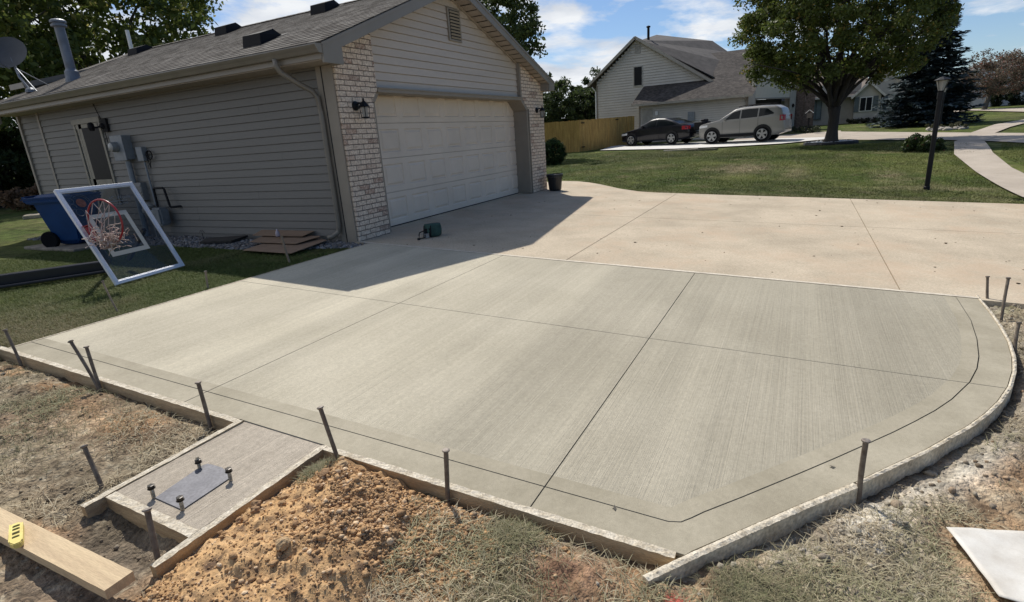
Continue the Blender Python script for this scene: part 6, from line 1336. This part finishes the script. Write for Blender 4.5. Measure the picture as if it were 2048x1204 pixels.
g = MB(); yb0, yb1 = -10.25, -8.72; g.prism([(40.4, yb0, .3), (40.4, yb1, .3), (40.4, yb1, 2.42), (40.4, (yb0 + yb1) / 2 + .0, 3.12), (40.4, yb0, 2.42)], (1.4, 0, 0)); g.build('gabled_bay', m_nwall, nh)
g = MB(); ym = (yb0 + yb1) / 2; 
for s_ in (-1, 1):
    ye = ym + s_ * .98; g.prism([(40.2, ye, 2.28), (40.2, ym, 3.26), (40.2, ym, 3.14), (40.2, ye, 2.16)], (3.5, 0, 0))
g.build('bay_roof', m_nroof, nh); g = MB()
for s_ in (-1, 1): ye = ym + s_ * 1.0; g.beam((40.17, ye, 2.23), (40.17, ym, 3.22), .05, .13)
g.beam((40.9, -8.70, 2.42), (40.9, -5.5, 2.42), .05, .13); g.build('bay_rake', M('bay_trim', (.60, .57, .52), .5), nh)
g = MB(); g.add([(40.9, -8.7, 2.45), (40.9, -3, 2.45), (46, -3, 5.2), (46, -9.6, 5.2), (43, -9.6, 3.4)], [(0, 1, 2, 3, 4)]); g.build('entrance_roof', M('brown_roof', (.20, .165, .14), .9, var=.1, scale=3), nh, fix=False)
g = MB(); g.bb((40.34, -9.78, 1.30), (40.41, -9.02, 2.26)); w_ = g.build('bay_window', m_white, nh)
for k in range(2): g = MB(); g.bb((40.32, -9.73 + k * .36, 1.36), (40.335, -9.42 + k * .36, 2.21)); g.build('pane', m_glassdark, w_)
for ya_ in (-8.98, -10.10): g = MB(); g.bb((40.35, ya_, 1.28), (40.40, ya_ + .28, 2.28)); g.build('shutter', m_shutter, nh)
g = MB(); g.prism([(42.5, -12.8, .3), (42.5, -9.6, .3), (42.5, -9.6, 4.4), (42.5, -9.9, 4.55), (42.5, -12.8, 2.2)], (.3, 0, 0)); g.build('right_gable_wall', m_nwall, nh)
g = MB(); g.beam((42.3, -9.8, 4.62), (42.3, -12.9, 2.15), .08, .16); g.build('right_rake', M('bay_trim2', (.50, .47, .42), .5), nh)
g = MB(); g.bb((42.44, -10.55, 1.34), (42.51, -10.12, 2.24)); w_ = g.build('small_window', m_white, nh); g = MB(); g.bb((42.42, -10.5, 1.4), (42.435, -10.17, 2.18)); g.build('pane', m_glassdark, w_)
for ya_ in (-10.08, -10.86): g = MB(); g.bb((42.45, ya_, 1.32), (42.50, ya_ + .26, 2.26)); g.build('shutter', m_shutter, nh)
# planting before the bay and a bird house on a stand
C_ = np.array([(39.9 + random.random() * .4, -10.4 + 2.0 * random.random(), float(gz(40, -9.5)) + .12 + .15 * random.random()) for _ in range(40)]); o = leafcloud('flower_bed', C_, np.full(40, .14), 40, .07, [A_(.03, .04, .02), A_(.10, .09, .07)], m_leaf, None); tag(o, 'low planting under the shuttered windows of the neighbouring house', 'plants', kind='stuff')
bx, by = 30.6, -5.92; z = float(gz(bx, by)); bh = thing('bird_house', (bx, by, z), 'small white roofed bird house on a stand by the entrance', 'bird house')
g = MB(); g.tube([(bx, by, z), (bx, by, z + .9)], .04, 6); g.tube([(bx - .1, by - .25, z), (bx, by, z + .45)], .02, 5); g.tube([(bx, by + .25, z), (bx, by, z + .45)], .02, 5); g.build('stand', m_dark, bh)
g = MB(); g.box((bx, by, z + 1.02), (.26, .26, .28)); g.build('box', M('bird_box', (.10, .09, .08), .7), bh); g = MB(); g.box((bx, by - .1, z + 1.24), (.36, .30, .03), rx=.7); g.box((bx, by + .1, z + 1.24), (.36, .30, .03), rx=-.7); g.build('roof', m_white, bh)
C_ = np.array([(30.4 + random.random() * 2, -6.5 + 1.4 * random.random(), z + .1 + .25 * random.random()) for _ in range(26)]); o = leafcloud('planter_plants', C_, np.full(26, .14), 40, .06, [A_(.02, .03, .015), A_(.07, .08, .04)], m_leaf, None); tag(o, 'dark low plants round the bird house stand', 'plants', kind='stuff')
# far right house
fh = thing('far_house', (58, -22, 1.0), 'distant white gabled house with a brown roof at the right edge', 'house')
g = MB(); g.prism([(58, -22.2, .5), (58, -17.0, .5), (58, -17, 3.3), (58, -19.5, 4.5), (58, -22.2, 3.15)], (4, 0, 0)); g.bb((58.5, -30, .5), (62, -22.2, 3.1)); g.build('wall', M('white_wall', (.55, .56, .58), .6, var=.03), fh)
g = MB(); g.beam((57.8, -22.4, 3.12), (57.8, -19.5, 4.6), .1, .2); g.beam((57.8, -16.7, 3.15), (57.8, -19.5, 4.6), .1, .2); g.build('rake', m_white, fh)
g = MB(); g.add([(57.7, -19.5, 4.68), (57.7, -22.5, 3.2), (62, -31, 3.2), (62, -31, 5.1), (60, -19.5, 4.75)], [(0, 1, 2, 3, 4)]); g.add([(57.7, -19.5, 4.68), (57.7, -16.6, 3.2), (63, -16.6, 3.2), (63, -19.5, 4.7)], [(0, 1, 2, 3)]); g.build('roof', M('far_roof', (.13, .105, .09), .9, var=.1), fh, fix=False)
g = MB(); g.bb((58.4, -23.4, 1.0), (58.5, -22.5, 1.9)); g.build('garage_opening', m_shutter, fh)

# ------------------------------------------------------------------ cars
def car(name, pos, heading, Ln, prof_hi, prof_lo, width, wheels, wr_, paint, label, win, kind):
    """local x runs from nose (0) to tail (Ln); heading = direction the nose points"""
    t = thing(name, pos, label, 'car'); h = Vector(heading).normalized(); s_ = Vector((-h.y, h.x, 0)); o = Vector(pos)
    slope = Vector((0, 0, 0))
    W2 = width / 2
    def hi(x): return np.interp(x, [p[0] for p in prof_hi], [p[1] for p in prof_hi])
    belt = lambda x: np.interp(x, [p[0] for p in kind['belt']], [p[1] for p in kind['belt']])
    def wfac(x): return np.interp(x, [0, .12, .45, 1.0, Ln - 1.0, Ln - .4, Ln - .08, Ln], [.55, .80, .95, 1.0, 1.0, .95, .84, .7])
    def hw(x, z):      # half width at height z
        b = float(belt(x)); top = float(hi(x)); w0 = W2 * float(wfac(x))
        if z <= b: return w0 * (1 - .07 * ((b - z) / b) ** 2 - .0)
        f = (z - b) / max(.05, kind['roof'] - b); return w0 * (1 - .24 * min(1, f) ** 1.1)
    def P(x, y, z): return o + h * (wheels[0] - x) * kind.get('k', 1) + s_ * y + Vector((0, 0, z))
    xs_ = np.linspace(0, Ln, 56); g = MB(); rings = []
    for x in xs_:
        top = float(hi(x)); lo = float(np.interp(x, [p[0] for p in prof_lo], [p[1] for p in prof_lo])); b = min(float(belt(x)), top - .03)
        zs_ = [lo, lo + .08, (lo + b) * .55, b - .05, b]; zs_ += [b + (top - b) * f for f in (.35, .7, .93)]
        pts = [(hw(x, z) * (.93 if i == 0 else 1), z) for i, z in enumerate(zs_)]; wl = pts[-1][0]; pts += [(wl * .88, top - (top - b) * .02), (wl * .5, top + .012), (0, top + .018)]
        pts = pts + [(-a, z) for a, z in pts[:-1]][::-1]; rings.append([P(x, a, z) for a, z in pts])
    m_ = len(rings[0]); V = [v for r in rings for v in r]; Fs = []
    for i in range(len(rings) - 1):
        for k in range(m_): Fs.append((i * m_ + k, i * m_ + (k + 1) % m_, (i + 1) * m_ + (k + 1) % m_, (i + 1) * m_ + k))
    Fs += [tuple(range(m_))[::-1], tuple((len(rings) - 1) * m_ + k for k in range(m_))]
    g.add(V, Fs); body = g.build('body', paint, t, smooth=True)
    # side windows following the body
    for sd_ in (-1, 1):
        for poly_lo, poly_hi in win:
            x0, x1 = poly_lo[0][0], poly_lo[-1][0]; n = 14; g = MB(); V = []
            for i in range(n + 1):
                x = x0 + (x1 - x0) * i / n; a = np.interp(x, [p[0] for p in poly_lo], [p[1] for p in poly_lo]); b = np.interp(x, [p[0] for p in poly_hi], [p[1] for p in poly_hi])
                for j in range(4): z = a + (b - a) * j / 3; V.append(P(x, sd_ * (hw(x, z) + .010), z))
            g.add(V, [(i * 4 + j, i * 4 + j + 1, i * 4 + j + 5, i * 4 + j + 4) for i in range(n) for j in range(3)]); g.build('side_window', m_carglass, t, fix=False)
        # door lines, handle, mirror
        g = MB()
        for xd in kind['doors']: g.tube([P(xd, sd_ * (hw(xd, z) + .002), z) for z in np.linspace(.32, float(belt(xd)), 8)], .006, 4)
        g.build('door_gap', m_darkhole, body)
        g = MB(); xd = kind['handle']; g.box(P(xd, sd_ * (hw(xd, .9 * float(belt(xd))) + .02), .88 * float(belt(xd))), (.16, .03, .03), rz=math.atan2(h.y, h.x)); g.build('door_handle', paint, body)
        g = MB(); xm = kind['mirror']; g.box(P(xm, sd_ * (W2 + .07), float(belt(xm)) + .07), (.12, .16, .13), rz=math.atan2(h.y, h.x)); g.build('side_mirror', paint, t, bevel=.03, seg=2)
        g = MB(); xa, xb = .04, .62
        V = []
        for i in range(7):
            x = xa + (xb - xa) * i / 6; zc = kind['lamp'] + .05 * i / 6
            for dz in (-.06, .05): V.append(P(x, sd_ * (hw(x, zc) + .008), min(zc + dz, float(hi(x)) - .01)))
        g.add(V, [(2 * i, 2 * i + 1, 2 * i + 3, 2 * i + 2) for i in range(6)]); g.build('headlight', m_headlight, t, fix=False)
        g = MB(); V = []
        for i in range(6):
            x = Ln - kind['tl'] + (kind['tl'] - .02) * i / 5
            for z in kind['tz']: V.append(P(x, sd_ * (hw(x, z) + .010), z))
        g.add(V, [(2 * i, 2 * i + 1, 2 * i + 3, 2 * i + 2) for i in range(5)]); g.build('tail_light', m_taillight, t, fix=False)
    # glass front and rear
    for (xa, xb) in kind['glass']:
        g = MB(); V = []; n = 8
        for i in range(n + 1):
            x = xa + (xb - xa) * i / n; z = float(hi(x)) + .022; ww = hw(x, z) * .86
            for j in (-1, -.5, 0, .5, 1): V.append(P(x, ww * j, z + .004 - .02 * abs(j)))
        g.add(V, [(i * 5 + j, i * 5 + j + 1, i * 5 + j + 6, i * 5 + j + 5) for i in range(n) for j in range(4)]); g.build('windscreen', m_carglass, t, fix=False)
    # wheels
    for xw_ in wheels:
        for sd_ in (-1, 1):
            c = P(xw_, sd_ * (W2 - .10), wr_); g = MB(); c2 = P(xw_, sd_ * (W2 - .10), wr_ + .04)
            g.tube([c2 - s_ * sd_ * .06, c2 + s_ * sd_ * .109], wr_ * 1.20, 28); g.build('wheel_arch', m_darkhole, body)
            g = MB(); g.tube([c - s_ * sd_ * .10, c + s_ * sd_ * .105, c + s_ * sd_ * .125], [wr_, wr_, wr_ * .93], 28); wh = g.build('wheel', m_tyre, t)
            g = MB(); q = c + s_ * sd_ * .128; g.tube([q - s_ * sd_ * .01, q], wr_ * .68, 24); g.build('wheel_disc', m_darkhole, wh)
            g = MB()
            for k in range(5):
                a = 2 * PI * k / 5 + .3; d_ = h * math.cos(a) + Vector((0, 0, 1)) * math.sin(a); pp = h * -math.sin(a) + Vector((0, 0, 1)) * math.cos(a); q2 = q + s_ * sd_ * .004
                g.prism([q2 - pp * wr_ * .10, q2 + d_ * wr_ * .66 - pp * wr_ * .17, q2 + d_ * wr_ * .66 + pp * wr_ * .17, q2 + pp * wr_ * .10], s_ * sd_ * .012)
            ring = [q + s_ * sd_ * .012 + (h * math.cos(a) + Vector((0, 0, 1)) * math.sin(a)) * wr_ * .68 for a in np.linspace(0, 2 * PI, 25)]; g.tube(ring, .014, 5, cap=False); g.tube([q, q + s_ * sd_ * .02], wr_ * .15, 10); g.build('alloy_rim', m_rimalloy, wh)
    return t, P, hw
sz = .055
zc = lambda x, y: float(terr(x, y)) + .045
# sedan
p = (27.6, 3.1); hd = Vector((.35, 1, 0)).normalized()
sp_hi = [(0, .55), (.05, .66), (.25, .74), (1.0, .88), (1.35, .95), (1.75, 1.18), (2.15, 1.38), (2.6, 1.43), (3.1, 1.40), (3.6, 1.24), (4.0, 1.06), (4.3, 1.01), (4.5, .98), (4.58, .78), (4.6, .6)]
car('black_sedan', (27.35, 3.05, zc(27.35, 3.05)), hd, 4.6, sp_hi, [(0, .26), (.5, .2), (4.0, .2), (4.6, .32)], 1.75, (.92, 3.58), .315, m_carblack, 'black two door sedan with alloy wheels parked by the neighbouring house', [([(1.72, .98), (2.55, .99)], [(1.72, 1.02), (2.1, 1.26), (2.55, 1.34)]), ([(2.62, .99), (3.85, 1.02)], [(2.62, 1.34), (3.1, 1.30), (3.5, 1.18), (3.85, 1.03)])],
    dict(belt=[(0, .5), (.3, .68), (1.2, .86), (2, .95), (3.6, .99), (4.3, .96), (4.6, .6)], roof=1.43, doors=(1.5, 2.75), handle=2.5, mirror=1.75, lamp=.62, tl=.42, tz=(.74, .93), glass=[(1.42, 2.05), (3.2, 3.95)]))
# hitch cargo behind the sedan
hp = Vector((27.35, 3.05, zc(27.35, 3.05))) - hd * (4.6 - .92 + .35)
hc = thing('hitch_carrier', hp, 'black folded hitch carrier and stand behind the black sedan', 'carrier'); g = MB(); ra_ = math.atan2(hd.y, hd.x)
g.box(hp + Vector((0, 0, .88)), (.5, 1.0, .42), rz=ra_); g.box(hp + Vector((0, 0, 1.13)) - hd * .12, (.22, .5, .16), rz=ra_); g.build('carrier_box', m_dark, hc, bevel=.04)
g = MB(); g.tube([hp + hd * .4 + Vector((0, 0, .5)), hp - hd * .4 + Vector((0, 0, .45))], .03, 6); g.tube([hp + Vector((0, 0, .7)), hp - hd * .35 + Vector((0, 0, .05))], .025, 6); g.tube([hp - hd * .35 + Vector((0, 0, .05)), hp + hd * .3 + Vector((0, 0, .05))], .025, 6); g.build('hitch_frame', m_meter, hc)
# suv
hd2 = Vector((.21, 1, 0)).normalized(); sv_hi = [(0, .62), (.04, .86), (.2, .96), (.9, 1.08), (1.25, 1.13), (1.6, 1.36), (2.05, 1.63), (2.5, 1.69), (3.4, 1.70), (4.1, 1.66), (4.35, 1.52), (4.5, 1.15), (4.58, .95), (4.6, .6)]
t_, P_, hw_ = car('silver_suv', (25.60, -1.62, zc(25.60, -1.62)), hd2, 4.6, sv_hi, [(0, .32), (.5, .25), (4.0, .26), (4.6, .42)], 1.80, (.90, 3.55), .352, m_carsilver, 'beige silver sport utility car parked in front of the open garage', [([(1.62, 1.14), (2.35, 1.15)], [(1.62, 1.18), (1.95, 1.46), (2.35, 1.56)]), ([(2.42, 1.15), (3.25, 1.18)], [(2.42, 1.56), (2.8, 1.59), (3.25, 1.58)]), ([(3.32, 1.18), (4.05, 1.27)], [(3.32, 1.58), (3.7, 1.55), (4.05, 1.32)])],
    dict(belt=[(0, .6), (.2, .9), (1.2, 1.05), (2, 1.12), (3.6, 1.16), (4.4, 1.18), (4.6, .6)], roof=1.70, doors=(1.45, 2.38, 3.3), k=.94, handle=2.2, mirror=1.6, lamp=.84, tl=.26, tz=(.93, 1.20), glass=[(1.28, 2.0)]))
g = MB(); 
for sd_ in (-1, 1): g.tube([P_(2.2, sd_ * .58, 1.72), P_(2.5, sd_ * .58, 1.77), P_(3.8, sd_ * .58, 1.77), P_(4.05, sd_ * .58, 1.70)], .02, 6)
g.build('roof_rail', m_dark, t_); g = MB(); g.box(P_(2.3, .905, .36), (2.0, .04, .14), rz=math.atan2(hd2.y, hd2.x)); g.box(P_(2.3, -.905, .36), (2.0, .04, .14), rz=math.atan2(hd2.y, hd2.x)); g.build('sill_cladding', m_dark, t_)

# ------------------------------------------------------------------ lamp posts, boulders, plank
def lamp_post(x, y, H, label, w_=.045, tilt=0):
    z = float(gz(x, y)); t = thing('lamp_post', (x, y, z), label, 'lamp post', 'yard lamp posts'); g = MB(); g.tube([(x, y, z - .1), (x, y, z + H * .86)], [w_, w_ * .92], 12); g.lathe((x, y, z), [(w_ * 1.25, 0), (w_ * 1.2, .06), (w_, .07)], 12); g.tube([(x, y, z + H * .80), (x, y, z + H * .86)], [w_ * 1.2, w_ * 1.2], 12); g.build('post', m_blackmetal, t)
    g = MB(); zt_ = z + H * .86; g.lathe((x, y, zt_), [(w_ * .9, 0), (w_ * 1.2, .02)], 8); g.lathe((x, y, zt_ + .20), [(.13, 0), (.135, .012), (.05, .055), (.01, .07)], 8)
    for a in range(4):
        r = math.radians(45 + a * 90); g.tube([(x + .05 * math.cos(r), y + .05 * math.sin(r), zt_ + .01), (x + .105 * math.cos(r), y + .105 * math.sin(r), zt_ + .205)], .006, 4)
    g.build('lantern_frame', m_blackmetal, t); g = MB(); g.lathe((x, y, zt_ + .015), [(.045, 0), (.098, .185)], 4); g.build('lantern_glass', M('frosted_glass', (.32, .32, .31), .4, var=.05), t)
lamp_post(6.777, -7.96, 2.12, 'nearer, taller looking black lamp post standing on the lawn beside the old driveway', .045)
lamp_post(27.62, -11.56, 1.95, 'farther, smaller looking lamp post in front of the spruce, rocks at its foot', .045)
n = 46; x = np.array([26.4 + 1.6 * random.random() - .2 for _ in range(n)]); y = np.array([-11.0 - 1.4 * random.random() for _ in range(n)])
for k in range(n):
    r_ = random.uniform(.06, .15); bm = bmesh.new(); bmesh.ops.create_icosphere(bm, subdivisions=2, radius=r_)
    for v in bm.verts: v.co *= 1 + .35 * float(vnoise(np.array(v.co.x * 14 + k * 7 + 50), np.array(v.co.y * 14 + v.co.z * 9 + 50))); v.co.z *= .65
    me = bpy.data.meshes.new('r'); bm.to_mesh(me); bm.free(); z = float(gz(x[k], y[k])); me.transform(Matrix.Translation((x[k], y[k], z + r_ * .3)))
    tag(link_mesh('landscape_rock', me, M('pale_rock', (.42, .38, .32), .9, var=.2) if k == 0 else bpy.data.materials['pale_rock'], loc=(x[k], y[k], z)), 'pale rock in the heap round the farther lamp post', 'rock', 'rocks round the farther lamp post')
C_ = np.array([(26.5 + 1.3 * random.random(), -10.9 - 1.6 * random.random(), float(gz(27, -11.5)) + .1 + .15 * random.random()) for _ in range(14)]); o = leafcloud('rock_bed_plants', C_, np.full(14, .10), 50, .05, [A_(.04, .05, .02), A_(.12, .11, .06)], m_leaf, None); tag(o, 'small plants among the pale rocks', 'plants', kind='stuff')
# bits of litter on the paving
n = 260; x = rng.uniform(-1.1, 5.0, n); y = rng.uniform(-12, -.6, n); r_ = rng.lognormal(math.log(.006), .5, n)
tag(stones('dry_litter', np.stack([x, y, S * y - .003 + 0 * x], 1), np.clip(r_, .003, .018), np.repeat([[.10, .07, .045]], n, 0), m_clod, flat=.25, jit=.5), 'crumbs and dry leaf bits scattered over the old driveway', 'litter', kind='stuff')
for (x, y, a, lab) in ((-4.955, -5.155, .4, 'small dark leaf scrap on the smooth concrete edge near the front corner'), (-4.30, -5.93, 2.0, 'small dark leaf scrap on the smooth concrete edge by the upright stake')):
    g = MB(); z = S * y + .003; q = Vector((x, y, z)); d = Vector((math.cos(a), math.sin(a), 0)); e2 = Vector((-d.y, d.x, 0))
    g.add([q - d * .016, q - d * .003 + e2 * .007 + Vector((0, 0, .003)), q + d * .016 + Vector((0, 0, .004)), q - e2 * .005 + Vector((0, 0, .001))], [(0, 1, 2, 3)]); g.add([q - e2 * .013, q + e2 * .012 + Vector((0, 0, .004)), q + e2 * .010 + d * .005], [(0, 1, 2)]); tag(g.build('leaf_scrap', m_bark2, loc=(x, y, z), fix=False), lab, 'leaf')
g = MB(); z = float(gz(20.7, -1.6)); g.box((20.9, -1.55, z + .05), (.25, 1.5, .06), rz=-.45); tag(g.build('plank', M('dark_plank', (.10, .095, .07), .9), loc=(20.9, -1.55, z)), 'dark plank lying on the lawn edge before the beige car', 'plank')
g = MB(); z = float(gz(21.6, -.6)); g.box((21.8, -.4, z + .03), (.4, 1.6, .05), rz=.05); tag(g.build('paver', M('stained_paver2', (.38, .35, .28), .9), loc=(21.8, -.4, z)), 'thin pale paver at the lawn edge between the two parked cars', 'paver')

# ------------------------------------------------------------------ far tree line closing the horizon
def treeline(name, pts, h, label, cols, per=60, size=.5):
    C_ = []
    for (x0, y0), (x1, y1) in zip(pts[:-1], pts[1:]):
        L_ = math.hypot(x1 - x0, y1 - y0)
        for _ in range(int(L_ * 1.3)):
            t = random.random(); x = x0 + (x1 - x0) * t; y = y0 + (y1 - y0) * t; z = float(terr(x, y)); hh = h * (1 + .35 * math.sin(t * 23 + x0) * random.random())
            C_.append((x + random.gauss(0, 1.5), y + random.gauss(0, 1.5), z + random.random() * hh))
    C_ = np.array(C_); tag(leafcloud(name, C_, rng.uniform(1.0, 2.2, len(C_)), per, size, cols, m_leaf, None, flat=.8), label, 'trees', kind='stuff')
DK = [A_(.025, .035, .02), A_(.06, .075, .035)]
treeline('distant_trees', [(60, 30), (70, 12), (78, 0), (85, -14)], 3.0, 'far line of trees beyond the neighbouring houses', DK)
treeline('distant_trees', [(85, -16), (88, -30), (80, -45)], 2.2, 'far line of trees at the right edge beyond the road', DK)
treeline('distant_trees', [(-10, 70), (5, 62), (20, 60), (40, 50)], 5.5, 'far line of trees beyond the lawn left of the garage', DK)
